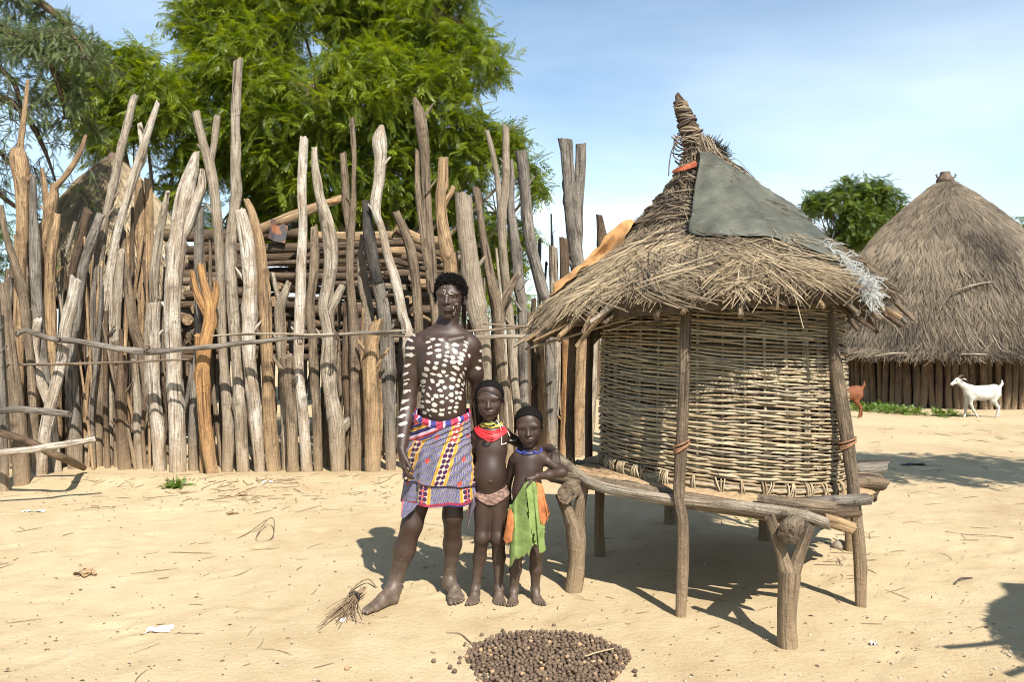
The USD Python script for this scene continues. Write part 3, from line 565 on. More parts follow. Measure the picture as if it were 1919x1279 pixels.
tree('round_tree', 'green tree whose branch tip shows past the right side of the big hut', [
    (1935, 425, 26, 0), (1960, 440, 40, .3), (1990, 460, 45, 0)], 30.0, (20.5, 30.5, 0), .2, 60, 'leaf_dark', 34, scale=1.9, per=6, templates=FRR)
tree('bush', 'low green bush seen between the stakes right of the large neem tree', [
    (940, 560, 45, 0), (880, 540, 45, .3), (1010, 590, 40, .3), (1070, 560, 34, .4), (830, 580, 40, .5)], 24.0, (-.6, 24.2, 0), .1, 90, 'leaf', 35, scale=1.2, per=6)
tree('bush', 'dark green bush behind the far left end of the stake fence', [(-30, 420, 60, 0), (30, 470, 50, .2), (90, 450, 45, .3), (10, 540, 55, .2), (-60, 520, 60, 0), (150, 470, 45, .4)], 10.4, (-6.9, 10.5, 0), .06, 330, 'leaf_dark', 37, scale=.6, per=6)
# thorn tree at the left: long bare hanging twigs with tiny feathery leaves
FA = [frond_template(10, 0.13, 0.020, 0.0032, d, 20 + i) for i, d in enumerate((0.2, 0.6))]
def thorn_tree():
    r = rng(77); Y = 10.6
    t = thing('thorn_tree', 'thorn tree with fine drooping feathery twigs at the upper left', 'tree', (-8.6, 10.9, 0))
    parts, gr, limbs = [], [], []
    def lb(a, pts, r0, r1):
        q = np.array([[*W(x, y, Y + d), 0] for x, y, d in pts]); q[:, 3] = np.linspace(r0, r1, len(q))
        c = catmull(q, .15); limbs.append(c)
        m, g = log_mesh(q, int(a), sides=7, step=.15, jag=0, depth_wobble=.02); parts.append(m); gr.append(g)
    m, g = log_mesh([(-8.6, 10.9, -.2, .2), (-8.5, 10.8, 1.4, .17), (*W(-160, 330, Y + .2), .15), (*W(-120, 180, Y), .13)], 4, sides=12, step=.2, jag=0); parts.append(m); gr.append(g)
    lb(1, [(-120, 180, 0), (-40, 60, 0), (40, 70, -.2), (90, 110, -.3), (115, 180, -.2), (120, 220, 0)], .10, .012)
    lb(2, [(-120, 180, 0), (-50, 20, .3), (40, -10, .4), (120, 40, .4), (140, 80, .3), (160, 130, .2)], .10, .012)
    lb(3, [(-130, 230, 0), (-40, 180, .1), (20, 190, 0), (60, 230, .1), (90, 290, .2), (110, 350, .2)], .08, .010)
    lb(4, [(-140, 280, .2), (-60, 250, .5), (-10, 275, .6), (30, 320, .7), (60, 330, .7)], .07, .008)
    lb(6, [(-140, 290, .3), (-40, 330, .6), (20, 380, .8), (70, 410, .9), (110, 420, .9)], .06, .008)
    lb(7, [(40, 70, -.2), (100, 60, -.5), (130, 60, -.5), (160, 110, -.5)], .05, .010)
    lb(8, [(-60, 100, 0), (0, 130, -.2), (30, 170, -.3), (40, 260, -.3), (30, 330, -.2)], .05, .008)
    put_log('trunk', parts, gr, 'brown', t)
    tw, leafp, leafd = [], [], []
    dens = lambda p: 1
    for li, c in enumerate(limbs):
        n = len(c); k = int(n * (3.2 if li in (0, 1, 5) else 1.25))
        for _ in range(k):
            i = r.integers(int(n * .25), n); p = c[i, :3]
            az = r.uniform(0, 2 * np.pi); ln = r.uniform(.25, .55) if li < 2 or li == 5 else r.uniform(.4, 1.05)
            d = np.array([np.cos(az) + .1, np.sin(az), r.uniform(-.3, .7)]); d /= np.linalg.norm(d)
            tt = np.linspace(0, 1, 7)[:, None]
            q = p + d * ln * tt + np.array([0, 0, -1.0]) * ln * .75 * tt ** 2 + r.normal(0, .02, (7, 3)) * tt
            tw.append(q)
            m = int(ln * (30 if li in (0, 1, 5) else 12))
            tpos = r.uniform(.12, 1, m); seg = np.clip((tpos * 6).astype(int), 0, 5); fr = (tpos * 6 - seg)[:, None]
            leafp.append(q[seg] * (1 - fr) + q[seg + 1] * fr); leafd.append(unit(q[seg + 1] - q[seg]) + r.normal(0, .6, (m, 3)))
            for _ in range(3):
                j = r.integers(2, 6); d2 = unit(d + r.normal(0, .7, 3)); l2 = ln * r.uniform(.25, .5)
                q2 = q[j] + d2 * l2 * tt + np.array([0, 0, -1.0]) * l2 * .6 * tt ** 2
                tw.append(q2); m2 = int(l2 * (36 if li in (0, 1, 5) else 14)) + 1; s2 = r.integers(1, 7, m2)
                leafp.append(q2[s2]); leafd.append(d2 + r.normal(0, .8, (m2, 3)))
    P = np.array(tw)
    tag(obj('twigs', tubes(P, np.broadcast_to(np.array([.008, .007, .006, .005, .004, .003, .002]), P.shape[:2]), 3), M['twig_dark'], t, smooth=False), kind='stuff')
    pos, d = np.vstack(leafp), np.vstack(leafd)
    mesh, ti = place_fronds(FA, pos, d, np.array([0, 0, 1.0]) + r.normal(0, .3, pos.shape), r.uniform(.8, 1.5, len(pos)), r.uniform(0, 1, len(pos)), r)
    tag(obj('crown', mesh, M['acacia'], t, smooth=False, attrs={'tint': ti}), kind='stuff')
thorn_tree()
# ---------------------------------------------------------------- thatched huts behind
def cone_rings(profile, centre, seg=72, noise_amp=0.03, seed=0, thick=0.12):
    """A closed thatch shell. profile rows (z, radius, shift_x); returns mesh."""
    pr = np.array(profile, float); th = np.arange(seg) * 2 * np.pi / seg
    r = pr[:, 1][:, None] * (1 + noise_amp * 2 * (meshkit.fbm(np.stack([np.cos(th)[None] * 3 + 0 * pr[:, :1], np.sin(th)[None] * 3 + 0 * pr[:, :1], pr[:, :1] * 2.5 + 0 * th[None]], -1) + seed, 3, seed) - .5))
    V = np.stack([centre[0] + pr[:, 2:3] + r * np.cos(th), centre[1] + pr[:, 3:4] + r * np.sin(th), np.broadcast_to(pr[:, :1], r.shape)], -1)
    inner = V.copy(); inner[..., 2] -= thick; inner[..., :2] = (inner[..., :2] - np.array(centre[:2])) * .97 + np.array(centre[:2])
    n = len(pr); A = np.arange(n * seg).reshape(n, seg); B = A + n * seg
    q = lambda a, b, c, d: np.stack([a, b, c, d], -1).reshape(-1, 4)
    f = [q(A[:-1], np.roll(A, -1, 1)[:-1], np.roll(A, -1, 1)[1:], A[1:]), q(B[:-1], B[1:], np.roll(B, -1, 1)[1:], np.roll(B, -1, 1)[:-1]), q(A[0], B[0], np.roll(B[0], -1), np.roll(A[0], -1)), q(A[-1], np.roll(A[-1], -1), np.roll(B[-1], -1), B[-1])]
    return np.vstack([V.reshape(-1, 3), inner.reshape(-1, 3)]), tri(np.vstack(f))
def prof_at(profile, z):
    pr = np.array(profile, float)[::-1] if profile[0][0] > profile[-1][0] else np.array(profile, float)
    return [np.interp(z, pr[:, 0], pr[:, i]) for i in (1, 2, 3)]
def thatch(profile, centre, n, length, r, facing=None, lift=0.05, width=0.006, sway=0.16, courses=0, droop=0.05, front_only=None, z_range=None, segs=4):
    """Straws lying down the slope: (n, segs, 3) points and the straws' tint."""
    pr = np.array(profile, float)
    if pr[0, 0] < pr[-1, 0]: pr = pr[::-1]
    s = np.concatenate([[0], np.cumsum(np.hypot(np.diff(pr[:, 0]), np.diff(pr[:, 1])))])
    # area-weighted position along the slope
    ss = np.linspace(0, s[-1], 200); rad = np.interp(ss, s, pr[:, 1]) + .02
    cdf = np.cumsum(rad); cdf /= cdf[-1]
    u = np.interp(r.uniform(0, 1, n), cdf, ss)
    if z_range is not None:
        lo, hi = z_range; u = lo * s[-1] + (hi - lo) * s[-1] * r.uniform(0, 1, n)
    if courses:
        k = np.floor(u / s[-1] * courses); u = (k + 0.35 + r.normal(0, .22, n)) / courses * s[-1]
        u = np.clip(u, 0, s[-1])
    th = r.uniform(0, 2 * np.pi, n) if facing is None else r.uniform(facing[0], facing[1], n)
    L = length * r.uniform(.6, 1.3, n)
    t = np.linspace(0, 1, segs)
    U = u[:, None] + (t[None] - .35) * L[:, None]
    TH = th[:, None] + (r.normal(0, sway, n) * L / (np.interp(u, s, pr[:, 1]) + .12))[:, None] * t[None]
    over = np.maximum(U - s[-1], 0); Uc = np.clip(U, 0, s[-1])
    Z = np.interp(Uc, s, pr[:, 0]); R = np.interp(Uc, s, pr[:, 1]); DX = np.interp(Uc, s, pr[:, 2]); DY = np.interp(Uc, s, pr[:, 3])
    sl = np.hypot(pr[-1, 1] - pr[-2, 1], pr[-1, 0] - pr[-2, 0]); dr, dz = (pr[-1, 1] - pr[-2, 1]) / sl, (pr[-1, 0] - pr[-2, 0]) / sl
    R = R + over * dr * .75; Z = Z + over * dz - over ** 2 * droop * 4
    lf = (lift * r.uniform(.1, 1, n))[:, None] * (0.35 + .65 * t[None]) + r.normal(0, .006, (n, segs))
    R = R + lf * .7; Z = Z + lf * .7
    P = np.stack([centre[0] + DX + R * np.cos(TH), centre[1] + DY + R * np.sin(TH), Z], -1)
    wd = width * r.uniform(.6, 1.4, n)
    return P, wd[:, None] * np.linspace(1.0, .55, segs)[None]
def flat_straws(P, Rw):
    """Two-sided ribbons, one per straw, cheaper than tubes for far thatch."""
    return tubes(P, Rw, 3)
def straw_tint(P, r, scale=1.5, seed=0, spread=.16, bias=0.0):
    base = meshkit.fbm(P[:, 1] * scale, 3, seed)
    return np.clip((base - .5) * 1.6 + .5 + r.normal(0, spread, len(P)) + bias, 0, 1)

def big_hut():
    Yc = 18.5; c = W(1772, 640, Yc); cx, cy = c[0], c[1]
    t = thing('thatched_hut', 'big round hut with a tall grey thatched cone and a wall of upright poles', 'hut', (cx, cy, 0))
    k = Yc / FPX
    prof = [(1.4 - (y - CY) * k, hw * k, 0, 0) for y, hw in ((342, 9), (358, 32), (380, 58), (400, 80), (430, 110), (460, 135), (490, 156), (530, 178), (580, 201), (630, 220), (660, 231))]
    z_e = 1.4 - (668 - CY) * 15.7 / FPX
    prof.append((z_e + .03, 238 * k, 0, 0))
    r = rng(50)
    mesh = cone_rings(prof, (cx, cy), 90, .02, 5, .16)
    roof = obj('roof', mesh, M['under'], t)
    P1, R1 = thatch(prof, (cx, cy), 26000, .36, r, facing=(-np.pi * 1.05, np.pi * .05), lift=.07, width=.0085, sway=.30, courses=14)
    P2, R2 = thatch(prof, (cx, cy), 6500, .55, r, facing=(-np.pi * 1.05, np.pi * .05), lift=.08, width=.009, z_range=(.90, 1.0), sway=.28, droop=.22)
    P3, R3 = thatch(prof, (cx, cy), 4000, .5, r, facing=(.05 * np.pi, np.pi * .95), lift=.07, width=.012, courses=14)
    P, R = np.concatenate([P1, P2, P3]), np.concatenate([R1, R2, R3])
    m = tubes(P, R, 3)
    ti = np.clip(straw_tint(P, r, .9, 4, .24, 0) + .5 * (meshkit.fbm(P[:, 1] * [2.6, 2.6, 5], 3, 8) - .5), 0, 1)
    tag(obj('thatch', m, M['straw_hut'], roof, smooth=False, attrs={'tint': np.repeat(ti, P.shape[1] * 3)}), kind='stuff')
    # loose poles lying on the thatch
    for (x0, y0, x1, y1) in ((1790, 545, 1860, 528), (1800, 664, 1890, 670), (1640, 668, 1700, 662)):
        Ys = 15.6 if y0 > 600 else 16.2
        m, g = log_mesh([(*W(x0, y0, Ys), .018), (*W((x0 + x1) / 2, (y0 + y1) / 2 - 2, Ys - .05), .018), (*W(x1, y1, Ys), .014)], 3, sides=6, depth_wobble=0)
        put_log('thatch_pole', [m], [g], 'pale', roof)
    # wall of poles
    Rw = 2.28; n = 92
    for i in range(n):
        a = 2 * np.pi * i / n + r.normal(0, .006)
        front = math.sin(a) < .3
        rad = r.uniform(.062, .085); x, y = cx + Rw * math.cos(a), cy + Rw * math.sin(a)
        lean = r.normal(0, .03, 2)
        if not front and i % 2: continue
        m, g = log_mesh([(x + lean[0], y, -.12, rad * 1.05), (x, y, .6, rad), (x - lean[0], y + lean[1], 1.5, rad * .9)], 300 + i, sides=8, step=.22, jag=.02)
        put_log('wall_pole', [m], [g], 'hutwood', t)
    # dark interior: a mud-lined cylinder just inside the poles
    th = np.linspace(0, 2 * np.pi, 65)[:-1]
    v = np.vstack([np.stack([cx + (Rw - .11) * np.cos(th), cy + (Rw - .11) * np.sin(th), np.full(64, z)], -1) for z in (-.1, 1.75)])
    i = np.arange(64); f = tri(np.stack([i, (i + 1) % 64, (i + 1) % 64 + 64, i + 64], -1))
    obj('mud_lining', (v, f), simple('hut_mud', (0.10, 0.065, 0.04), .95, noise=(6, .6, 1.3)), t)
    # rafter ends under the eave
    for a in np.linspace(-np.pi * .97, -np.pi * .03, 46):
        a += r.normal(0, .01)
        p0 = np.array([cx + 2.2 * math.cos(a), cy + 2.2 * math.sin(a), z_e + .34]); p1 = np.array([cx + 2.86 * math.cos(a), cy + 2.86 * math.sin(a), z_e - .02 + r.normal(0, .02)])
        m, g = log_mesh([(*p0, .026), (*p1, .024)], 5, sides=6, depth_wobble=0, step=.3)
        put_log('rafter', [m], [g], 'pale', roof)
    # dark clay pot as the cap
    th = np.linspace(0, 2 * np.pi, 33)[:-1]
    pr = [(0.0, .16), (.03, .19), (.07, .195), (.12, .17), (.18, .125), (.235, .105), (.25, .115), (.262, .10), (.24, .08), (.20, .075)]
    z0 = prof[0][0] - .02
    v = np.vstack([np.stack([cx - .01 + rr * np.cos(th), cy + rr * np.sin(th), np.full(32, z0 + z)], -1) for z, rr in pr])
    ii = np.arange(len(pr) * 32).reshape(-1, 32); f = tri(np.stack([ii[:-1], np.roll(ii, -1, 1)[:-1], np.roll(ii, -1, 1)[1:], ii[1:]], -1).reshape(-1, 4))
    pot = thing('clay_pot', 'dark clay pot set upside down on the tip of the big hut', 'pot', (cx, cy, z0))
    obj('body', (v, f), simple('dark_clay', (0.10, 0.07, 0.05), .75, noise=(12, .6, 1.5)), pot)
    for s in (-1, 1):
        P = np.array([[cx + s * .17, cy - .02, z0 + .13], [cx + s * .22, cy - .02, z0 + .15], [cx + s * .235, cy - .02, z0 + .19], [cx + s * .2, cy - .02, z0 + .2]])[None]
        obj('handle', tubes(P, .02, 6), L + 'dark_clay', pot)
big_hut()

def left_hut():
    Yc = 12.6; c = W(212, 640, Yc); cx, cy = c[0], c[1]; k = Yc / FPX
    t = thing('thatched_hut', 'pale thatched cone hut half hidden behind the left stakes', 'hut', (cx, cy, 0))
    prof = [(1.4 - (y - CY) * k, hw * k, 0, 0) for y, hw in ((300, 8), (315, 26), (345, 54), (390, 88), (440, 118), (500, 146), (560, 168))]
    r = rng(60)
    roof = obj('roof', cone_rings(prof, (cx, cy), 60, .02, 9, .14), M['under'], t)
    P, R = thatch(prof, (cx, cy), 9000, .4, r, facing=(-np.pi * 1.05, np.pi * .05), lift=.06, width=.007, courses=9)
    tag(obj('thatch', tubes(P, R, 3), M['straw_light'], roof, smooth=False, attrs={'tint': np.repeat(straw_tint(P, r, 1.3, 4, .2, -.08), P.shape[1] * 3)}), kind='stuff')
    for i in range(30):
        a = 2 * np.pi * i / 30; x, y = cx + 1.15 * math.cos(a), cy + 1.15 * math.sin(a)
        m, g = log_mesh([(x, y, -.1, .085), (x, y, 2.3, .075)], 400 + i, sides=7, step=.4, jag=.02)
        put_log('wall_pole', [m], [g], 'hutwood', t)
    z0 = prof[0][0] - .03; th = np.linspace(0, 2 * np.pi, 25)[:-1]
    v = np.vstack([np.stack([cx + rr * np.cos(th), cy + rr * np.sin(th), np.full(24, z0 + z)], -1) for z, rr in ((0, .09), (.05, .1), (.1, .07), (.14, .05), (.15, .0))])
    ii = np.arange(5 * 24).reshape(-1, 24); f = tri(np.stack([ii[:-1], np.roll(ii, -1, 1)[:-1], np.roll(ii, -1, 1)[1:], ii[1:]], -1).reshape(-1, 4))
    obj('roof_cap', (v, f), L + 'dark_clay', roof)
left_hut()

def log_store():
    """The raised store of stacked logs behind the fence."""
    t = thing('log_store', 'raised store of stacked horizontal logs on posts behind the stake fence', 'log store', (-2.2, 11.6, 0))
    r = rng(70)
    for Y, zr in ((10.75, 0), (11.35, 1), (12.0, 2)):
        py, j = 668.0, 0
        while py > 452:
            rad0 = r.uniform(.045, .095); py -= rad0 * FPX / 10.75 * r.uniform(1.0, 1.25); j += 1
            x = 318.0 + r.uniform(-20, 30)
            while x < 800:
                ln = r.uniform(120, 460); x2 = min(x + ln, 830 + r.uniform(-10, 14))
                if r.uniform() < (.22 if zr == 0 else .08): x = x2; continue
                z = 1.4 - (py - CY + r.normal(0, 3)) * 10.75 / FPX; rad = rad0 * r.uniform(.75, 1.1); p0, p1 = W(x, 0, 10.75), W(x2, 0, 10.75); dz = r.normal(0, .035)
                m, g = log_mesh([(p0[0], Y + r.normal(0, .09), z - dz, rad), ((p0[0] + p1[0]) / 2, Y + r.normal(0, .06), z + r.normal(0, .03), rad * 1.02), (p1[0], Y + r.normal(0, .09), z + dz, rad * .85)], int(700 + x + j * 13 + zr * 7), sides=9, step=.25, depth_wobble=0, end_jag=(.02, .02))
                put_log('log', [m], [g], ['greybrown', 'brown', 'brown', 'brown', 'tan'][r.integers(5)], t)
                x = x2 + r.uniform(2, 14)
            py -= rad0 * FPX / 10.75 * r.uniform(.7, 1.0)
    for q in range(26):                                      # butt ends of cross logs that poke out of the face
        p = W(r.uniform(340, 820), r.uniform(480, 650), 10.6); rad = r.uniform(.05, .085)
        m, g = log_mesh([(p[0] + r.normal(0, .05), 11.6, p[2], rad), (p[0], 10.55 + r.uniform(0, .1), p[2], rad)], 760 + q, sides=10, step=.3, depth_wobble=0)
        put_log('log', [m], [g], ['greybrown', 'brown', 'tan'][r.integers(3)], t)
    for x, Y in ((330, 10.7), (470, 10.6), (620, 10.7), (820, 10.6), (340, 12.1), (560, 12.1), (780, 12.1)):
        p = W(x, 0, Y)
        m, g = log_mesh([(p[0] + .03, Y, -.1, .085), (p[0], Y, .6, .08), (p[0] - .02, Y, 1.22, .09)], int(x + Y * 10), sides=10, step=.2)
        put_log('post', [m], [g], 'brown', t)
    # plank floor that shades the ground below
    for i in range(16):
        x0 = W(320, 0, 10.75)[0]; x1 = W(840, 0, 10.75)[0]; y = 10.65 + i * .1
        m, g = log_mesh([(x0, y, 1.17, .05), ((x0 + x1) / 2, y + .02, 1.18, .055), (x1, y, 1.17, .05)], 820 + i, sides=6, step=.5, depth_wobble=0)
        put_log('floor_pole', [m], [g], 'brown', t)
    m, g = log_mesh([(*W(486, 432, 10.7), .075), (*W(556, 403, 10.7), .075), (*W(640, 372, 11.4), .06)], 880, sides=10, depth_wobble=0)
    put_log('ridge_log', [m], [g], 'tan', t)
    m, g = log_mesh([(*W(600, 385, 10.7), .012), (*W(626, 378, 10.7), .03), (*W(632, 377, 10.8), .028)], 881, sides=8, depth_wobble=0)
    put_log('ridge_log', [m], [g], 'orange', t)
    # twisted piece of rusty sheet metal hung on the top log
    g0 = [(508, 410, -.03), (520, 415, .05), (540, 424, .05), (503, 446, -.03), (513, 452, .05), (534, 456, .05)]
    v = np.array([W(x, y, 10.55 + d) for x, y, d in g0]); v = np.vstack([v, v + [0, .012, 0]])
    f = tri([[0, 1, 4, 3], [1, 2, 5, 4], [6, 9, 10, 7], [7, 10, 11, 8], [0, 6, 7, 1], [1, 7, 8, 2], [3, 4, 10, 9], [4, 5, 11, 10], [0, 3, 9, 6], [2, 8, 11, 5]])
    rust = usdkit.material(stage, L + 'rusty_sheet', {'g': ('geometry', {}), 'n': ('noise_texture', {'scale': 9.0, 'detail': 5.0}), 'r': ('rgb_ramp', {'ramp': [(0.40, (0.05, 0.055, 0.065)), (0.52, (0.09, 0.06, 0.05)), (0.62, (0.25, 0.10, 0.05))]}), 'p': ('principled_bsdf', {'roughness': 0.6})},
                           [('g.position', 'n.vector'), ('n.fac', 'r.fac'), ('r.color', 'p.base_color')], surface='p.BSDF')
    s = obj('sheet_metal', (v, f), rust, None, smooth=False); tag(s, 'small bent sheet of rusty dark metal hung on top of the log store', 'metal sheet')
log_store()
def back_fence():
    t = thing('back_fence', 'low far row of dark stakes seen through gaps under the log store', 'fence', (-3, 19, 0))
    r = rng(81)
    for x in np.arange(210, 1180, 13):
        Y = 19 + r.normal(0, .1); p = W(x + r.normal(0, 3), 0, Y); h = r.uniform(1.5, 2.3)
        m, g = log_mesh([(p[0] + r.normal(0, .04), Y, -.1, .075), (p[0], Y, h, .06)], int(x), sides=7, step=.4, jag=.05)
        put_log('pole', [m], [g], ['brown', 'greybrown'][r.integers(2)], t)
back_fence()
# ---------------------------------------------------------------- the wicker granary on its log platform
GX, GY = 1.268, 4.86
granary = thing('granary', 'round wicker granary with a shaggy thatched roof on a platform of logs', 'granary', (GX, GY, 0))
AX = unit(np.array([1.04, -0.70])); PX = np.array([-AX[1], AX[0]])                 # along the deck logs and across them (away from the camera)
def deck_z(x, y): return 0.583 - 0.075 * (x - GX)
def glog(name, pts, mat, seed, sides=12, **kw):
    m, g = log_mesh(pts, seed, sides=sides, **{'depth_wobble': 0, 'step': .05, **kw})
    return put_log(name, [m], [g], mat, granary)
def gfork(name, base, top, rb, rt, prongs, mat, seed):
    """A forked leg: trunk and two prongs."""
    parts, gr = [], []
    b, tp = np.array(base, float), np.array(top, float)
    mid = (b + tp) / 2 + rng(seed).normal(0, .012, 3)
    for i, pts in enumerate([[(*(b - [0, 0, .12]), rb * 1.05), (*b, rb), (*mid, rb * .96), (*tp, rt)]] + [[(*(tp + (mid - tp) * .25), rt * .8), (*(tp * .5 + np.array(p[:3]) * .5 + np.array([0, 0, -.015])), p[3] * 1.1), p] for p in prongs]):
        m, g = log_mesh(pts, seed + i, sides=14, step=.035, depth_wobble=0, rough=.10, jag=.03); parts.append(m); gr.append(g)
    return put_log(name, parts, gr, mat, granary)
# --- legs
def at(px, py, Y, r): return (*W(px, py, Y), r)
gfork('leg', W(1075, 1110, 4.44), W(1079, 985, 4.44), .050, .058, [at(1052, 928, 4.42, .034), at(1097, 896, 4.46, .03)], 'greybrown', 1001)
gfork('leg', W(1478, 1215, 3.63), W(1480, 1075, 3.63), .046, .052, [at(1443, 968, 3.62, .024), at(1518, 985, 3.66, .028)], 'greybrown', 1011)
glog('leg', [(*(W(1123, 1040, 5.2) - [0, 0, .1]), .036), at(1123, 1040, 5.2, .036), at(1123, 970, 5.2, .033), at(1124, 900, 5.2, .034)], 'brown', 1021)
glog('leg', [(*(W(1255, 988, 6.1) - [0, 0, .1]), .055), at(1255, 988, 6.1, .052), at(1257, 915, 6.1, .05)], 'brown', 1022)
glog('leg', [(*(W(1433, 1012, 5.6) - [0, 0, .1]), .045), at(1433, 1012, 5.6, .042), at(1432, 930, 5.6, .042)], 'brown', 1023)
glog('leg', [(*(W(1592, 1032, 5.3) - [0, 0, .1]), .03), at(1592, 1032, 5.3, .03), at(1590, 930, 5.3, .03)], 'brown', 1024)
# --- tall posts that carry the roof
glog('roof_post', [(*(W(1275, 1160, 4.02) - [0, 0, .1]), .028), at(1275, 1160, 4.02, .028), at(1279, 1060, 4.02, .032), at(1279, 980, 4.03, .032), at(1272, 930, 4.03, .03), at(1276, 860, 4.04, .031), at(1281, 760, 4.05, .029), at(1284, 650, 4.07, .028), at(1287, 560, 4.1, .03)], 'greybrown', 1031, step=.035)
glog('roof_post', [(*(W(1613, 1137, 4.2) - [0, 0, .1]), .030), at(1613, 1137, 4.2, .030), at(1611, 1040, 4.2, .034), at(1604, 960, 4.2, .033), at(1598, 900, 4.21, .034), at(1585, 800, 4.24, .036), at(1567, 690, 4.29, .034), at(1550, 590, 4.34, .035), at(1544, 540, 4.36, .034)], 'greybrown', 1032, step=.035)
for a, s in ((2.5, 0), (1.2, 1), (.35, 2), (-3.0, 3)):
    x, y = GX + .93 * math.cos(a), GY + .93 * math.sin(a)
    glog('roof_post', [(x, y, .5), (x, y, 1.1), (x * .97 + GX * .03, y * .97 + GY * .03, 1.75)] and [(x, y, deck_z(x, y) - .05, .028), (x, y, 1.1, .027), (x * .97 + GX * .03, y * .97 + GY * .03, 1.72, .026)], 'brown', 1040 + s)
# --- bearers in the forks
glog('bearer', [at(1062, 925, 4.38, .056), at(1085, 905, 4.6, .058), at(1110, 880, 5.2, .055), (*W(1230, 835, 6.3), .05)], 'greybrown', 1051, rough=.14, end_jag=(.03, .02))
glog('bearer', [at(1478, 1002, 3.55, .05), at(1490, 985, 3.7, .052), (1.86, 4.55, .50, .05), (2.25, 5.2, .49, .046), (2.6, 5.75, .5, .04)], 'greybrown', 1052, rough=.14, end_jag=(.03, .02))
# --- deck logs, parallel, the front one pale and long
front_l, front_r = W(1052, 866, 4.62), W(1553, 983, 3.66)
glog('deck_log', [at(1046, 858, 4.72, .030), at(1106, 905, 4.40, .031), at(1180, 925, 4.22, .031), at(1266, 938, 4.06, .030), at(1350, 947, 3.95, .030), at(1425, 956, 3.83, .031), at(1490, 965, 3.74, .030), at(1552, 982, 3.64, .025)], 'pale', 1060, rough=.06)
r = rng(1061)
base0 = np.array([W(1300, 940, 4.02)[0], 4.02])
ends = {1: (1560, 955), 2: (1612, 960), 3: (1630, 937), 4: (1600, 952)}
for k in range(1, 17):
    q = base0 + PX * (.085 + .112 * (k - 1)) ; q = q + AX * r.normal(0, .02)
    a = q - AX * (.93 - .010 * k + r.uniform(-.10, .10)); b = q + AX * (.58 + r.uniform(-.10, .08))
    rad = r.uniform(.036, .054)
    c = (a + b) / 2 + PX * r.normal(0, .02)
    dz = r.normal(0, .008)
    glog('deck_log', [(*a, deck_z(*a) - rad + .01 + dz, rad), (*c, deck_z(*c) - rad + .01, rad * 1.03), (*b, deck_z(*b) - rad + .01 - dz, rad * .92)], ['greybrown', 'grey', 'tan', 'greybrown', 'brown'][r.integers(5)], 1070 + k, end_jag=(.03, .03), rough=.12)
# short split billets stacked on the front right corner
glog('deck_log', [at(1420, 938, 3.98, .03), at(1500, 948, 3.9, .034), at(1562, 953, 3.86, .030)], 'greybrown', 1095, rough=.14)
glog('deck_log', [at(1530, 970, 3.95, .030), at(1575, 984, 3.93, .034), at(1600, 992, 3.92, .03)], 'tan', 1096, rough=.14)
glog('deck_log', [at(1440, 943, 4.12, .03), at(1540, 942, 4.12, .034), at(1628, 936, 4.12, .032)], 'grey', 1097, rough=.10)
glog('deck_log', [at(1500, 962, 4.05, .028), at(1560, 962, 4.05, .032), at(1610, 960, 4.05, .030)], 'brown', 1098, rough=.12)
glog('deck_log', [at(1560, 885, 5.0, .045), at(1610, 880, 5.0, .05), at(1656, 876, 5.0, .047)], 'grey', 1099, rough=.14)
glog('deck_log', [at(1560, 910, 4.75, .045), at(1610, 903, 4.75, .05), at(1655, 906, 4.75, .045)], 'greybrown', 1100, rough=.14)
# earth daubed on the deck round the basket's foot
th = np.linspace(0, 2 * np.pi, 73)[:-1]
def ring_at(R, z, jit=0, seed=0):
    n = meshkit.noise(np.stack([np.cos(th) * 5, np.sin(th) * 5, th * 0], -1), seed) - .5
    rr = R + n * jit
    x, y = GX + rr * np.cos(th), GY + rr * np.sin(th)
    return np.stack([x, y, deck_z(x, y) + z], -1)
rows = [ring_at(.86, -.004, .12, 2), ring_at(.80, .012, .06, 3), ring_at(.70, .02), ring_at(.3, .02)]
ii = np.arange(4 * 72).reshape(4, 72)
obj('daub', (np.vstack(rows), tri(np.stack([ii[:-1], np.roll(ii, -1, 1)[:-1], np.roll(ii, -1, 1)[1:], ii[1:]], -1).reshape(-1, 4))), simple('dried_earth', (0.33, 0.23, 0.13), .95, noise=(30, .6, 1.3), bump=.8), granary)

# --- the basket: rods woven in front of and behind upright stakes, round a dark filling of grain heads
def RB(h):                                                                 # radius at height h above the deck
    return np.interp(h, [0, .08, .25, .6, .95, 1.15], [.672, .706, .722, .712, .698, .688])
BH = 1.12
nst = 38
hh = np.linspace(.0, BH, 12); tha = np.linspace(0, 2 * np.pi, 97)[:-1]
rows = []
for h in hh:
    x, y = GX + (RB(h) - .030) * np.cos(tha), GY + (RB(h) - .030) * np.sin(tha); rows.append(np.stack([x, y, deck_z(x, y) + h], -1))
ii = np.arange(12 * 96).reshape(12, 96)
basket = obj('basket', (np.vstack(rows), tri(np.stack([ii[:-1], np.roll(ii, -1, 1)[:-1], np.roll(ii, -1, 1)[1:], ii[1:]], -1).reshape(-1, 4))), simple('grain_filling', (0.085, 0.06, 0.037), .95, noise=(45, .4, 1.8), bump=1.0), granary)
def rod_mat(name, c, lo=.7, hi=1.25): return simple(name, c, .6, .35, noise=(26, lo, hi), bump=.25)
RODS = [rod_mat('pale_rod', (0.336, 0.273, 0.177)), rod_mat('tan_rod', (0.277, 0.210, 0.125)), rod_mat('grey_rod', (0.227, 0.185, 0.129)), rod_mat('brown_rod', (0.185, 0.130, 0.073))]
r = rng(1200)
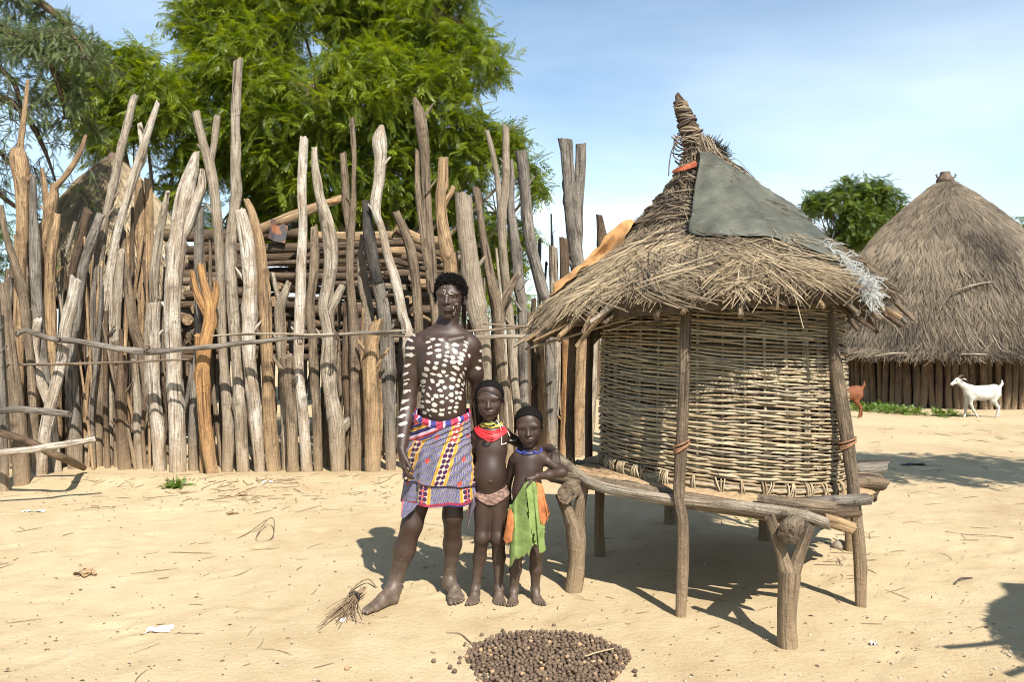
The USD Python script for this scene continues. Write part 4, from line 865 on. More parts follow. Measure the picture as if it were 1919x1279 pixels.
for i in range(nst):
    a = 2 * np.pi * (i + r.uniform(-.12, .12)) / nst
    h = np.linspace(-.02, BH + .04, 8)
    x, y = GX + (RB(h) - .010) * np.cos(a), GY + (RB(h) - .010) * np.sin(a)
    P = np.stack([x, y, deck_z(x, y) + h], -1)[None]
    for q in (-1, 1) if r.uniform() < .25 else (0,):
        off = np.array([-math.sin(a), math.cos(a), 0]) * q * .011
        obj('stake', tubes(P + off, r.uniform(.0075, .011), 6), RODS[r.integers(4)], basket)
h = .085; row = 0
while h < BH:
    pitch = r.uniform(.0142, .0178)
    n = 3
    start = r.uniform(0, 2 * np.pi)
    for s in range(n):
        a0, a1 = start + s * 2 * np.pi / n - .16, start + (s + 1) * 2 * np.pi / n + .16
        m = int((a1 - a0) / (2 * np.pi) * 150)
        a = np.linspace(a0, a1, m)
        wv = np.cos(a * nst / 2 + (row % 2) * np.pi)                                       # in front of one stake, behind the next
        t = np.linspace(0, 1, m)
        wob = (meshkit.noise(np.stack([np.cos(a) * 4, np.sin(a) * 4, a * 0 + row * 1.7], -1), 3) - .5) * .017
        low = (meshkit.noise(np.stack([np.cos(a) * 1.3, np.sin(a) * 1.3, a * 0 + row * .08], -1), 8) - .5) * .05
        R = RB(h) + .004 + .0085 * wv + (t < .06) * .006 - (t > .94) * .004 + r.normal(0, .0012, m)
        x, y = GX + R * np.cos(a), GY + R * np.sin(a)
        P = np.stack([x, y, deck_z(x, y) + h + wob + low * min(1, h / .3)], -1)[None]
        rad = r.uniform(.0058, .0084)
        obj('wicker_rod', tubes(P, (rad * np.linspace(1.12, .7, m))[None], 6), RODS[r.choice(4, p=[.42, .28, .2, .1])], basket)
    h += pitch; row += 1
# the thick foot ring: a bundle of rods whipped with bark
for j, (hz, dr) in enumerate(((.012, .012), (.030, .022), (.048, .024), (.066, .016), (.02, .03), (.04, .034))):
    a = np.linspace(0, 2 * np.pi, 150); R = RB(hz) + dr
    x, y = GX + R * np.cos(a), GY + R * np.sin(a)
    obj('foot_rod', tubes(np.stack([x, y, deck_z(x, y) + hz + r.normal(0, .002, 150)], -1)[None], .0085, 6), RODS[j % 4], basket)
a0 = -np.pi * 1.1
while a0 < np.pi * .1:
    for k in range(r.integers(2, 7)):
        a = a0 + k * .017; sl = r.normal(0, .014)
        u = np.linspace(0, 2 * np.pi, 14)
        rr = RB(.04) + .021 + .030 * np.cos(u); hz = .040 + .046 * np.sin(u)
        aa = a + sl * np.sin(u)
        x, y = GX + rr * np.cos(aa), GY + rr * np.sin(aa)
        obj('binding', tubes(np.stack([x, y, deck_z(x, y) + hz], -1)[None], r.uniform(.004, .0058), 5), RODS[[0, 1, 1, 3][r.integers(4)]], basket)
    a0 += r.uniform(.09, .2)
# knots that tie the posts to the basket
def knot(px, py, Y, rad, name='post_tie', turns=3, mat=None):
    c = W(px, py, Y); th2 = np.linspace(0, turns * 2 * np.pi, 14 * turns)
    P = np.stack([c[0] + rad * np.cos(th2), c[1] + rad * np.sin(th2), c[2] + .012 * np.sin(th2 * .5) + np.linspace(-.015, .015, len(th2)) + .02 * np.cos(th2)], -1)[None]
    obj(name, tubes(P, .0055, 5), mat or L + 'red_bark', granary)
simple('red_bark', (0.24, 0.125, 0.065), .8, noise=(60, .6, 1.3))
knot(1277, 838, 4.04, .037); knot(1588, 832, 4.235, .043)

# --- the roof
def px2(y): return 1.4 - (y - CY) * 4.9 / FPX
RK = 4.9 / FPX
PROF = [(px2(y), hw * RK, (cx - 1350) * RK, dy) for y, hw, cx, dy in
        ((262, 14, 1308, 0), (300, 30, 1316, 0), (350, 66, 1328, 0), (400, 112, 1334, 0), (460, 168, 1336, -.02), (500, 218, 1330, -.03), (540, 264, 1322, -.04), (566, 290, 1316, -.05), (578, 304, 1314, -.05))]
def tilt(P):
    """The whole roof leans a little: lower at the left and at the back."""
    P = np.array(P, float); w = np.clip((2.3 - P[..., 2]) / .8, 0, 1)
    P[..., 2] += w * (.055 * (P[..., 0] - GX) - .065 * (P[..., 1] - GY))
    return P
RC = (GX + .012, GY + .0)
mesh = cone_rings(PROF, RC, 80, .03, 3, .10); mesh = (tilt(mesh[0]), mesh[1])
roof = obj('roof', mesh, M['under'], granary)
r = rng(1300)
F = (-np.pi * 1.15, np.pi * .15)
def lay(mat, sets, bias, seed, spread=.22):
    P = tilt(np.concatenate([q[0] for q in sets])); Rr = np.concatenate([q[1] for q in sets])
    ti = straw_tint(P, r, 4.0, seed, spread, bias)
    tag(obj('thatch', tubes(P, Rr, 3), mat, roof, smooth=False, attrs={'tint': np.repeat(ti, P.shape[1] * 3)}), kind='stuff')
def clumps(n, per, length, facing, zr, lift, width, sway, droop, r, zbias=0.0):
    """Straw in bundles: each bundle lies its own way, with its own tone, over and under its neighbours."""
    outP, outR, outT = [], [], []
    pr = np.array(PROF)
    for _ in range(n):
        k = int(per * r.uniform(.5, 1.5)); th = r.uniform(*facing); u = r.uniform(*zr); sw = r.normal(0, sway); ln = length * r.uniform(.6, 1.4); lf = lift * r.uniform(.2, 1.2)
        R0 = max(.15, np.interp(u, [0, 1], [0, pr[-1, 1]])); w = .045 / R0
        P, Rr = thatch(PROF, RC, k, ln, r, facing=(th - w, th + w), lift=lf, width=width, sway=.22, z_range=(max(0, u - .05), min(1, u + .05)), droop=droop * r.uniform(.3, 1.6), segs=5)
        # swing the whole bundle round its root
        c = np.array([RC[0], RC[1], 0]); s_ = np.linspace(0, 1, 5) * sw * ln / (R0 + .1)
        d = P - c; ca, sa = np.cos(s_)[None], np.sin(s_)[None]
        P = np.stack([c[0] + d[..., 0] * ca - d[..., 1] * sa, c[1] + d[..., 0] * sa + d[..., 1] * ca, P[..., 2]], -1)
        outP.append(P); outR.append(Rr); outT.append(np.clip(r.normal(.45 + zbias, .2) + r.normal(0, .17, k), 0, 1))
    return tilt(np.concatenate(outP)), np.concatenate(outR), np.concatenate(outT)
def lay2(mat, c): tag(obj('thatch', tubes(c[0], c[1], 3), mat, roof, smooth=False, attrs={'tint': np.repeat(c[2], c[0].shape[1] * 3)}), kind='stuff')
lay(M['straw_grey'], [thatch(PROF, RC, 3000, .20, r, facing=F, lift=.03, width=.0032, sway=.40, courses=6, segs=5),
    thatch(PROF, RC, 1400, .30, r, facing=(.15 * np.pi, .85 * np.pi), lift=.05, width=.005, sway=.3, courses=6, segs=5)], -.10, 4)
lay2(M['straw_grey'], clumps(170, 26, .26, F, (.15, .96), .06, .0030, .9, .2, r, -.05))
lay2(M['straw_grey'], clumps(60, 22, .24, F, (.78, .97), .06, .0030, .8, .3, r, -.03))
lay2(M['straw_light'], clumps(46, 26, .28, (-np.pi * .76, -np.pi * .36), (.60, .90), .10, .0028, .7, .4, r, .08))
lay2(M['straw_light'], clumps(26, 20, .17, (-np.pi * .70, -np.pi * .40), (.86, .98), .09, .0028, .9, .9, r, .10))
lay2(M['straw_light'], clumps(18, 14, .26, (-np.pi * 1.08, -np.pi * .78), (.78, .94), .06, .0036, .5, .1, r, .0))
lay2(M['straw_grey'], clumps(110, 18, .12, F, (.93, 1.0), .03, .0030, .7, .9, r, -.08))
lay2(M['straw_grey'], clumps(22, 20, .18, (-np.pi * .34, -np.pi * .02), (.80, .94), .05, .0030, .6, .3, r, .0))
# rafters and loose sticks that stand out at the eaves
def stick(name, pts, mat, seed, sides=7):
    m, g = log_mesh(pts, seed, sides=sides, depth_wobble=0, step=.06, end_jag=(.01, .02), rough=.08); return put_log(name, [m], [g], mat, roof)
def roofpt(th, s):                                                          # s in metres of radius
    pr = np.array(PROF); z = np.interp(s, pr[:, 1], pr[:, 0]); dx = np.interp(s, pr[:, 1], pr[:, 2]); dy = np.interp(s, pr[:, 1], pr[:, 3])
    return tilt(np.array([RC[0] + dx + s * math.cos(th), RC[1] + dy + s * math.sin(th), z]))
for i, th0 in enumerate(np.linspace(-np.pi, np.pi, 31)[:-1]):
    th1 = th0 + r.normal(0, .03); a, b = roofpt(th1, .5), roofpt(th1, 1.03)
    b = b + unit(b - a) * r.uniform(-.03, .10); a[2] -= .13; b[2] -= .115
    stick('rafter', [(*a, .017), (*((a + b) / 2 + r.normal(0, .006, 3)), .016), (*b, .014)], ['tan', 'greybrown', 'brown'][i % 3], 1400 + i)
for i, (x0, y0, Y0, x1, y1, Y1, w, mt) in enumerate((
    (1105, 545, 4.45, 985, 640, 4.48, .014, 'tan'), (1100, 560, 4.40, 1000, 645, 4.43, .012, 'tan'), (1140, 540, 4.15, 1092, 625, 4.08, .015, 'tan'), (1165, 560, 4.05, 1105, 605, 3.98, .013, 'pale'), (1180, 545, 4.05, 1080, 650, 4.08, .012, 'tan'),
    (1080, 575, 4.50, 962, 650, 4.53, .010, 'pale'), (1130, 580, 4.25, 1000, 640, 4.28, .009, 'tan'), (1060, 600, 4.60, 970, 640, 4.68, .010, 'tan'),
    (1600, 520, 4.35, 1713, 600, 4.3, .016, 'greybrown'), (1590, 530, 4.3, 1700, 606, 4.3, .013, 'grey'), (1600, 545, 4.35, 1690, 590, 4.25, .012, 'greybrown'), (1570, 545, 4.2, 1648, 598, 4.15, .015, 'greybrown'), (1545, 555, 4.15, 1640, 618, 4.1, .012, 'brown'), (1600, 560, 4.4, 1645, 625, 4.4, .013, 'brown'),
    (1420, 530, 3.95, 1585, 500, 4.0, .008, 'greybrown'))):
    a, b = W(x0, y0, Y0), W(x1, y1, Y1)
    stick('roof_stick', [(*a, w), (*((a + b) / 2 + r.normal(0, .012, 3)), w * 1.05), (*b, w * .8)], mt, 1450 + i)
# the two long thin wands that stick out to the left under the eave
for pts, w in (([(905, 607, 4.75), (1000, 613, 4.6), (1080, 610, 4.4), (1160, 598, 4.2), (1230, 575, 4.05)], .006), ([(985, 655, 4.55), (1060, 633, 4.4), (1130, 612, 4.2), (1200, 590, 4.05)], .009), ([(1140, 622, 4.05), (1190, 606, 3.98), (1260, 598, 3.9)], .004)):
    q = catmull([W(*p) for p in pts], .05); obj('wand', tubes(q[None], np.linspace(w, w * .6, len(q))[None], 5), M['twig_dark'] if w < .005 else M['rope'], roof)
# rope wound round the upper cone
for j, (y0, y1, turns) in enumerate(((330, 350, 1.0), (356, 372, 1.0), (380, 394, 1.0), (404, 418, 1.0), (432, 446, 1.0))):
    for k in range(3):
        a = np.linspace(-np.pi * 1.3, -np.pi * (.42 + .02 * j), 70)
        ycol = y0 + (y1 - y0) * (.5 - .5 * np.cos(a + 2.6)) + r.normal(0, 1.0) + k * 3.0
        zz = px2(ycol); pr = np.array(PROF)[::-1]
        R = np.interp(zz, pr[:, 0], pr[:, 1]) + .022 + r.normal(0, .003, 70); dx = np.interp(zz, pr[:, 0], pr[:, 2]); dy = np.interp(zz, pr[:, 0], pr[:, 3])
        q = np.stack([RC[0] + dx + R * np.cos(a), RC[1] + dy + R * np.sin(a), zz + .03 + (meshkit.noise(np.stack([a * 2, a * 0 + j * 5, a * 0 + k], -1)) - .5) * .03], -1)
        obj('roof_rope', tubes(q[None], .0055 + .002 * (k == 0), 5), M['rope_dark'] if k != 1 else M['rope'], roof)
# twists of rope that hang over the shoulder of the roof at the left
for (x0, y0, x1, y1, Y) in ((1190, 430, 1290, 385, 4.55), (1165, 462, 1300, 432, 4.4), (1150, 478, 1275, 448, 4.35), (1180, 505, 1270, 492, 4.2)):
    t = np.linspace(0, 1, 16); a, b = W(x0, y0, Y + .12), W(x1, y1, Y - .05)
    q = a + (b - a) * t[:, None] + np.stack([0 * t, -.05 * np.sin(np.pi * t), .02 * np.sin(np.pi * t)], -1)
    obj('roof_rope', tubes(q[None], .0075, 5), M['rope_dark'], roof)
# --- the finial: a post whipped with strips, a brush of dark grass at its foot
fin = [at(1308, 300, 4.86, .068), at(1298, 262, 4.86, .058), at(1288, 232, 4.86, .048), at(1280, 208, 4.86, .040), at(1274, 192, 4.86, .030), at(1268, 177, 4.86, .014)]
m, g = log_mesh(fin, 1500, sides=12, step=.03, rough=.14, depth_wobble=0, jag=.02)
finial = put_log('finial', [m], [g], 'brown', granary)
for k in range(26):
    u = k / 26 * .82 + r.normal(0, .01); pts = np.array(fin); s = np.linspace(0, 1, len(pts))
    c = np.array([np.interp(u, s, pts[:, i]) for i in range(3)]); rad = np.interp(u, s, pts[:, 3]) * 1.06 + .004
    a = np.linspace(0, 2 * np.pi, 18); tilt = r.normal(0, .35)
    q = np.stack([c[0] + rad * np.cos(a), c[1] + rad * np.sin(a), c[2] + rad * tilt * np.cos(a + r.uniform(0, 6))], -1)
    obj('whipping', tubes(q[None], r.uniform(.0045, .008), 5), [M['rope'], M['rope_dark'], M['twig_dark']][r.integers(3)], finial)
for k in range(9):
    c = W(1290 + r.uniform(-6, 10), r.uniform(258, 300), 4.86); a = np.linspace(0, 2 * np.pi * r.uniform(.6, .95), 20) + r.uniform(0, 6)
    rad = r.uniform(.07, .105)
    q = np.stack([c[0] + rad * np.cos(a), c[1] + rad * np.sin(a) * 1.1, c[2] + rad * r.normal(0, .5) * np.cos(a + r.uniform(0, 6)) + .01 * np.sin(3 * a)], -1)
    obj('vine_loop', tubes(q[None], r.uniform(.0035, .0055), 5), [M['rope'], M['twig_dark'], L + 'grey_rod'][k % 3], finial)
for pts in ([(1268, 262, 4.78), (1258, 285, 4.76), (1254, 310, 4.75), (1253, 330, 4.75)], [(1285, 250, 4.77), (1266, 270, 4.75), (1262, 292, 4.75), (1272, 300, 4.76)]):
    q = catmull([W(*p) for p in pts], .02); obj('vine_end', tubes(q[None], .0035, 5), M['twig_dark'], finial)
n = 520; u = r.uniform(0, 1, n)
a0 = W(1318, 272, 4.88)[None] * (1 - u[:, None]) + W(1352, 296, 4.86)[None] * u[:, None] + r.normal(0, .022, (n, 3))
d = unit(np.array([.55, -.1, .5]) + r.normal(0, .5, (n, 3)))
P = a0[:, None] + d[:, None] * np.linspace(-.02, .05, 3)[None, :, None] * r.uniform(.6, 1.2, n)[:, None, None]
tag(obj('grass_brush', tubes(P, np.full((n, 3), .0018), 3), simple('dark_grass', (0.035, 0.03, 0.026), .8), finial, smooth=False), kind='stuff')
# faded red cloth bound under the finial
def patch(rows, name, label, cat, mat, seed, wr=.006, thick=.004, sub=14, parent=None, attrs=None, folds=0):
    """A cloth of bilinear patches through rows of world points, wrinkled, with thickness."""
    G = np.array(rows, float); nr, nc = G.shape[:2]
    U, V = np.linspace(0, nc - 1, (nc - 1) * sub + 1), np.linspace(0, nr - 1, (nr - 1) * sub + 1)
    def interp1(A, t, axis):
        from scipy.interpolate import CubicSpline, interp1d
        n = A.shape[axis]
        if n < 3: return interp1d(np.arange(n), A, axis=axis)(t)
        return CubicSpline(np.arange(n), A, axis=axis)(t)
    S = interp1(interp1(G, V, 0), U, 1)
    n1, n2 = S.shape[:2]
    du, dv = np.gradient(S, axis=1), np.gradient(S, axis=0)
    N = unit(np.cross(du, dv)); N *= np.sign(-N[..., 1:2] + 1e-9)
    q = S * 5
    w = (meshkit.fbm(q + seed, 3, seed) - .5) * 2 * wr + (meshkit.noise(S * [9, 9, 26] + seed, seed + 3) - .5) * wr * .6 + (meshkit.noise(S * [16, 16, 4] + seed, seed + 5) - .5) * wr * .8
    if folds:
        a1, a2 = np.meshgrid(np.linspace(0, 1, n2), np.linspace(0, 1, n1))
        ph = a1 * folds + .5 * (meshkit.fbm(np.stack([a1 * 3, a2 * 2, a1 * 0], -1), 2, 9) - .5) * 2
        w = w + .026 * (np.abs((ph % 1) - .5) * 2) ** 3 * a2 ** .5 - .010 * np.exp(-((a2 - .96) / .03) ** 2)
    S = S + N * w[..., None]
    A = S.reshape(-1, 3); B = (S - N * thick).reshape(-1, 3); i = np.arange(n1 * n2).reshape(n1, n2)
    f1 = np.stack([i[:-1, :-1], i[:-1, 1:], i[1:, 1:], i[1:, :-1]], -1).reshape(-1, 4)
    e = np.concatenate([i[0, :], i[1:, -1], i[-1, -2::-1], i[-2:0:-1, 0]]); e2 = np.roll(e, -1); k = n1 * n2
    f = np.vstack([tri(f1), tri(f1 + k)[:, ::-1], tri(np.stack([e2, e, e + k, e2 + k], -1))])
    o = obj(name, (np.vstack([A, B]), f), mat, parent, smooth=True)
    if label: tag(o, label, cat)
    return o
red = simple('red_cloth', (0.24, 0.06, 0.025), .85, noise=(45, .35, 1.6))
patch([[W(1262, 318, 4.74), W(1280, 311, 4.68), W(1304, 302, 4.70)], [W(1258, 324, 4.74), W(1278, 320, 4.67), W(1305, 313, 4.68)]], 'cloth_strip', None, None, red, 5, .012, parent=finial)

# --- the grey tarpaulin draped over the right side
def roof_surface(px, py, lift):
    """The nearest roof point on the line of sight through a pixel, lifted off the thatch."""
    pr = np.array(PROF)[::-1]; best = None
    for Y in np.arange(3.4, 5.4, .01):
        p = W(px, py, Y)
        R = np.interp(p[2], pr[:, 0], pr[:, 1]); c = np.array([RC[0] + np.interp(p[2], pr[:, 0], pr[:, 2]), RC[1] + np.interp(p[2], pr[:, 0], pr[:, 3])])
        if np.hypot(*(p[:2] - c)) < R + lift: return p
    return None
def drape(px, py, lift, back=4.85):
    p = roof_surface(px, py, lift)
    return p if p is not None else W(px, py, back)
tarp_mat = usdkit.material(stage, L + 'tarpaulin', {
    'g': ('geometry', {}), 'n': ('noise_texture', {'scale': 4.0, 'detail': 8.0, 'roughness': 0.72}), 'm': ('mapping', {'scale': (40, 40, 160)}), 'n2': ('noise_texture', {'scale': 1.0, 'detail': 4.0}),
    'r': ('rgb_ramp', {'ramp': [(0.3, (0.03, 0.031, 0.022)), (0.52, (0.064, 0.065, 0.048)), (0.72, (0.105, 0.104, 0.08))]}), 'r2': ('map_range', {'from_min': 0.66, 'from_max': 0.75, 'to_min': 0.0, 'to_max': 0.5, 'clamp': True}),
    'mx': ('mix', {'color2': (0.34, 0.34, 0.31)}), 'b': ('bump', {'strength': 0.35, 'distance': 0.01}), 'p': ('principled_bsdf', {'roughness': 0.6, 'specular_ior_level': 0.35})},
    [('g.position', 'n.vector'), ('g.position', 'm.vector'), ('m.vector', 'n2.vector'), ('n.fac', 'r.fac'), ('r.color', 'mx.color1'), ('n2.fac', 'r2.value'), ('r2.result', 'mx.fac'), ('mx.color', 'p.base_color'), ('n2.fac', 'b.height'), ('b.normal', 'p.normal')], surface='p.BSDF')
cols = [  # left edge to the right, each from the ridge down to the hem
    [(1311, 288), (1304, 340), (1298, 385), (1288, 430)],
    [(1330, 288), (1340, 335), (1345, 388), (1342, 441)],
    [(1352, 300), (1385, 345), (1402, 395), (1408, 441)],
    [(1385, 322), (1430, 362), (1455, 408), (1468, 452)],
    [(1440, 355), (1485, 392), (1512, 430), (1528, 470)],
    [(1490, 392), (1520, 420), (1545, 452), (1562, 486)], [(1525, 425), (1552, 448), (1570, 470), (1582, 496)]]
lifts = [.07, .10, .12, .115]
grid = np.array([[drape(x, y, l * (1.3 if k > 3 else 1)) for (x, y), l in zip(c, lifts)] for k, c in enumerate(cols)]).transpose(1, 0, 2)
# the hidden side of the sheet goes on over the ridge
back = []
for k in range(len(cols)):
    p = grid[0, k].copy(); back.append(p + np.array([-.06 + .03 * k, .34, -.05 - .02 * k]))
grid = np.vstack([np.array(back)[None], grid])
patch(grid, 'tarpaulin', 'faded grey tarpaulin draped over the right side of the granary roof', 'tarpaulin', tarp_mat, 11, .022, .005, sub=14)
# orange sacking on the left slope
ocols = [[(1186, 420), (1172, 452), (1160, 470)], [(1150, 432), (1138, 470), (1128, 487)], [(1110, 478), (1098, 500), (1088, 512)], [(1068, 512), (1060, 528), (1052, 538)], [(1040, 535), (1036, 545), (1030, 556)]]
og = []
for c in ocols:
    q = []
    for (x, y), l in zip(c, (.05, .05, .045)):
        p = roof_surface(x, y, l); q.append(p if p is not None else W(x, y, 4.72))
    og.append(q)
og = np.array(og).transpose(1, 0, 2)
og = np.vstack([og[:1] + np.array([.05, .22, -.02]), og])
sack = simple('orange_sacking', (0.37, 0.20, 0.08), .9, noise=(16, .55, 1.3), bump=.5)
patch(og, 'sackcloth', 'pale orange sackcloth lying along the left slope of the granary roof', 'sackcloth', sack, 17, .028, .004, sub=9)
# a tangle of white netting at the tarpaulin's lower right corner
r = rng(1600); nets = []
for k in range(420):
    c = np.array([np.interp(u, [0, 1], [1548, 1640]) for u in [r.uniform()]])[0]; py = 474 + (c - 1552) * .85 + r.normal(0, 11)
    p = W(c, py, 4.16 - (c - 1552) * .0022 + r.normal(0, .04)); d = unit(np.array([.75, 0, -.5]) + r.normal(0, .7, 3)); t = np.linspace(-.5, .5, 6)[:, None]
    ln = r.uniform(.05, .17)
    nets.append(p + d * ln * t + r.normal(0, .014, (6, 3)) + np.array([0, 0, -.03]) * (t * 2) ** 2)
net_m = tubes(np.array(nets), np.full((420, 6), .0016), 4)
netm = usdkit.material(stage, L + 'white_netting', {'g': ('geometry', {}), 'r': ('rgb_ramp', {'ramp': [(0, (0.42, 0.43, 0.41)), (0.7, (0.54, 0.55, 0.53)), (0.86, (0.62, 0.60, 0.28)), (0.93, (0.30, 0.36, 0.50)), (1, (0.35, 0.5, 0.42))]}), 'p': ('principled_bsdf', {'roughness': 0.7})}, [('g.random_per_island', 'r.fac'), ('r.color', 'p.base_color')], surface='p.BSDF')
tag(obj('netting', net_m, netm, None), 'tangled white netting at the lower right corner of the tarpaulin', 'netting')
# ---------------------------------------------------------------- bodies: one smooth skin each, from a distance field
class Field:
    """A distance field on a grid; shapes are blended in, then skinned with surface nets."""
    def __init__(self, lo, hi, h):
        self.lo, self.h = np.array(lo, float), h
        self.n = np.ceil((np.array(hi) - self.lo) / h).astype(int) + 1
        self.D = np.full(self.n, 1.0, np.float32)
    def _win(self, lo, hi):
        i0 = np.clip(np.floor((np.asarray(lo) - self.lo) / self.h).astype(int), 0, self.n); i1 = np.clip(np.ceil((np.asarray(hi) - self.lo) / self.h).astype(int) + 1, 0, self.n)
        if np.any(i1 <= i0): return None, None
        ax = [self.lo[k] + self.h * np.arange(i0[k], i1[k]) for k in range(3)]
        return tuple(slice(a, b) for a, b in zip(i0, i1)), np.stack(np.meshgrid(*ax, indexing='ij'), -1)
    def blend(self, f, lo, hi, k, cut=False):
        m = k + 4 * self.h
        s, P = self._win(np.asarray(lo) - m, np.asarray(hi) + m)
        if s is None: return
        d = f(P); D = self.D[s]
        if cut:
            hh = np.maximum(k - np.abs(D + d), 0) / max(k, 1e-6); self.D[s] = np.maximum(D, -d) + hh * hh * k * .25
        else:
            hh = np.maximum(k - np.abs(D - d), 0) / max(k, 1e-6); self.D[s] = np.minimum(D, d) - hh * hh * k * .25
    def cone(self, a, b, r1, r2, k=.02, flat=None):
        a, b = np.asarray(a, float)[:3], np.asarray(b, float)[:3]
        if flat is not None: n, fz = unit(np.asarray(flat[0], float)), flat[1]
        def f(p):
            pa = p - a; ba = b - a
            if flat is not None:
                pa = pa + n * ((pa @ n) * (1 / fz - 1))[..., None]; ba = ba + n * ((ba @ n) * (1 / fz - 1))
            l2 = ba @ ba; rr = r1 - r2; a2 = l2 - rr * rr; il2 = 1 / l2
            y = pa @ ba; z = y - l2; w = pa * l2 - ba * y[..., None]; x2 = (w * w).sum(-1); y2 = y * y * l2; z2 = z * z * l2
            kk = np.sign(rr) * rr * rr * x2
            d = (np.sqrt(np.maximum(x2 * a2 * il2, 0)) + y * rr) * il2 - r1
            d = np.where(np.sign(y) * a2 * y2 < kk, np.sqrt(x2 + y2) * il2 - r1, d)
            d = np.where(np.sign(z) * a2 * z2 > kk, np.sqrt(x2 + z2) * il2 - r2, d)
            return d * (min(1, fz) if flat is not None else 1)
        e = max(r1, r2) * (max(1, flat[1]) if flat is not None else 1)
        self.blend(f, np.minimum(a, b) - e, np.maximum(a, b) + e, k)
    def ell(self, c, rad, k=.02, R=None, cut=False):
        c, rad = np.asarray(c, float), np.asarray(rad, float); R = np.eye(3) if R is None else R
        def f(p):
            q = (p - c) @ R
            k0 = np.linalg.norm(q / rad, axis=-1); k1 = np.linalg.norm(q / rad ** 2, axis=-1)
            return k0 * (k0 - 1) / np.maximum(k1, 1e-6)
        e = np.abs(R) @ rad; self.blend(f, c - e, c + e, k, cut)
    def skin(self, iters=4, level=0.0):
        D = self.D - level; ins = D < 0
        nx, ny, nz = D.shape
        cnt = np.zeros((nx - 1, ny - 1, nz - 1), np.uint8); acc = np.zeros((nx - 1, ny - 1, nz - 1, 3), np.float32)
        C = lambda dx, dy, dz: (slice(dx, nx - 1 + dx), slice(dy, ny - 1 + dy), slice(dz, nz - 1 + dz))
        for axis in range(3):
            o = [k for k in range(3) if k != axis]
            for u in (0, 1):
                for v in (0, 1):
                    a = [0, 0, 0]; a[o[0]], a[o[1]] = u, v; b = list(a); b[axis] = 1
                    d0, d1 = D[C(*a)], D[C(*b)]; m = (d0 < 0) != (d1 < 0)
                    t = np.where(m, d0 / np.where(m, d0 - d1, 1), 0)
                    cnt += m
                    acc[..., axis] += t; acc[..., o[0]] += m * u; acc[..., o[1]] += m * v
        act = cnt > 0; idx = np.full(act.shape, -1, np.int64); idx[act] = np.arange(act.sum())
        V = (np.argwhere(act) + acc[act] / cnt[act][:, None]) * self.h + self.lo
        F = []
        for axis in range(3):
            o = [(axis + 1) % 3, (axis + 2) % 3]
            s0 = [slice(None)] * 3; s1 = [slice(None)] * 3; s0[axis] = slice(0, -1); s1[axis] = slice(1, None)
            i0, i1 = ins[tuple(s0)], ins[tuple(s1)]
            for flip in (False, True):
                e = np.argwhere((i0 & ~i1) if not flip else (~i0 & i1))
                e = e[(e[:, o[0]] > 0) & (e[:, o[1]] > 0) & (e[:, o[0]] < self.n[o[0]] - 1) & (e[:, o[1]] < self.n[o[1]] - 1)]
                q = []
                for u, v in ((-1, -1), (0, -1), (0, 0), (-1, 0)):
                    c = e.copy(); c[:, o[0]] += u; c[:, o[1]] += v; q.append(idx[c[:, 0], c[:, 1], c[:, 2]])
                q = np.stack(q, -1); q = q if not flip else q[:, ::-1]
                F.append(q[(q >= 0).all(1)])
        F = tri(np.vstack(F)); n = len(V)
        e = np.vstack([F[:, [0, 1]], F[:, [1, 2]], F[:, [2, 0]]])
        A = sparse.coo_matrix((np.ones(len(e)), (e[:, 0], e[:, 1])), (n, n)).tocsr(); A = ((A + A.T) > 0).astype(float)
        Lp = sparse.diags(1 / np.maximum(np.asarray(A.sum(1)).ravel(), 1)) @ A
        for _ in range(iters):
            V = V + .5 * (Lp @ V - V); V = V - .52 * (Lp @ V - V)
        return V, F
def rot(axis, deg):
    a = unit(np.asarray(axis, float)); t = math.radians(deg); K = np.array([[0, -a[2], a[1]], [a[2], 0, -a[0]], [-a[1], a[0], 0]])
    return np.eye(3) + math.sin(t) * K + (1 - math.cos(t)) * K @ K

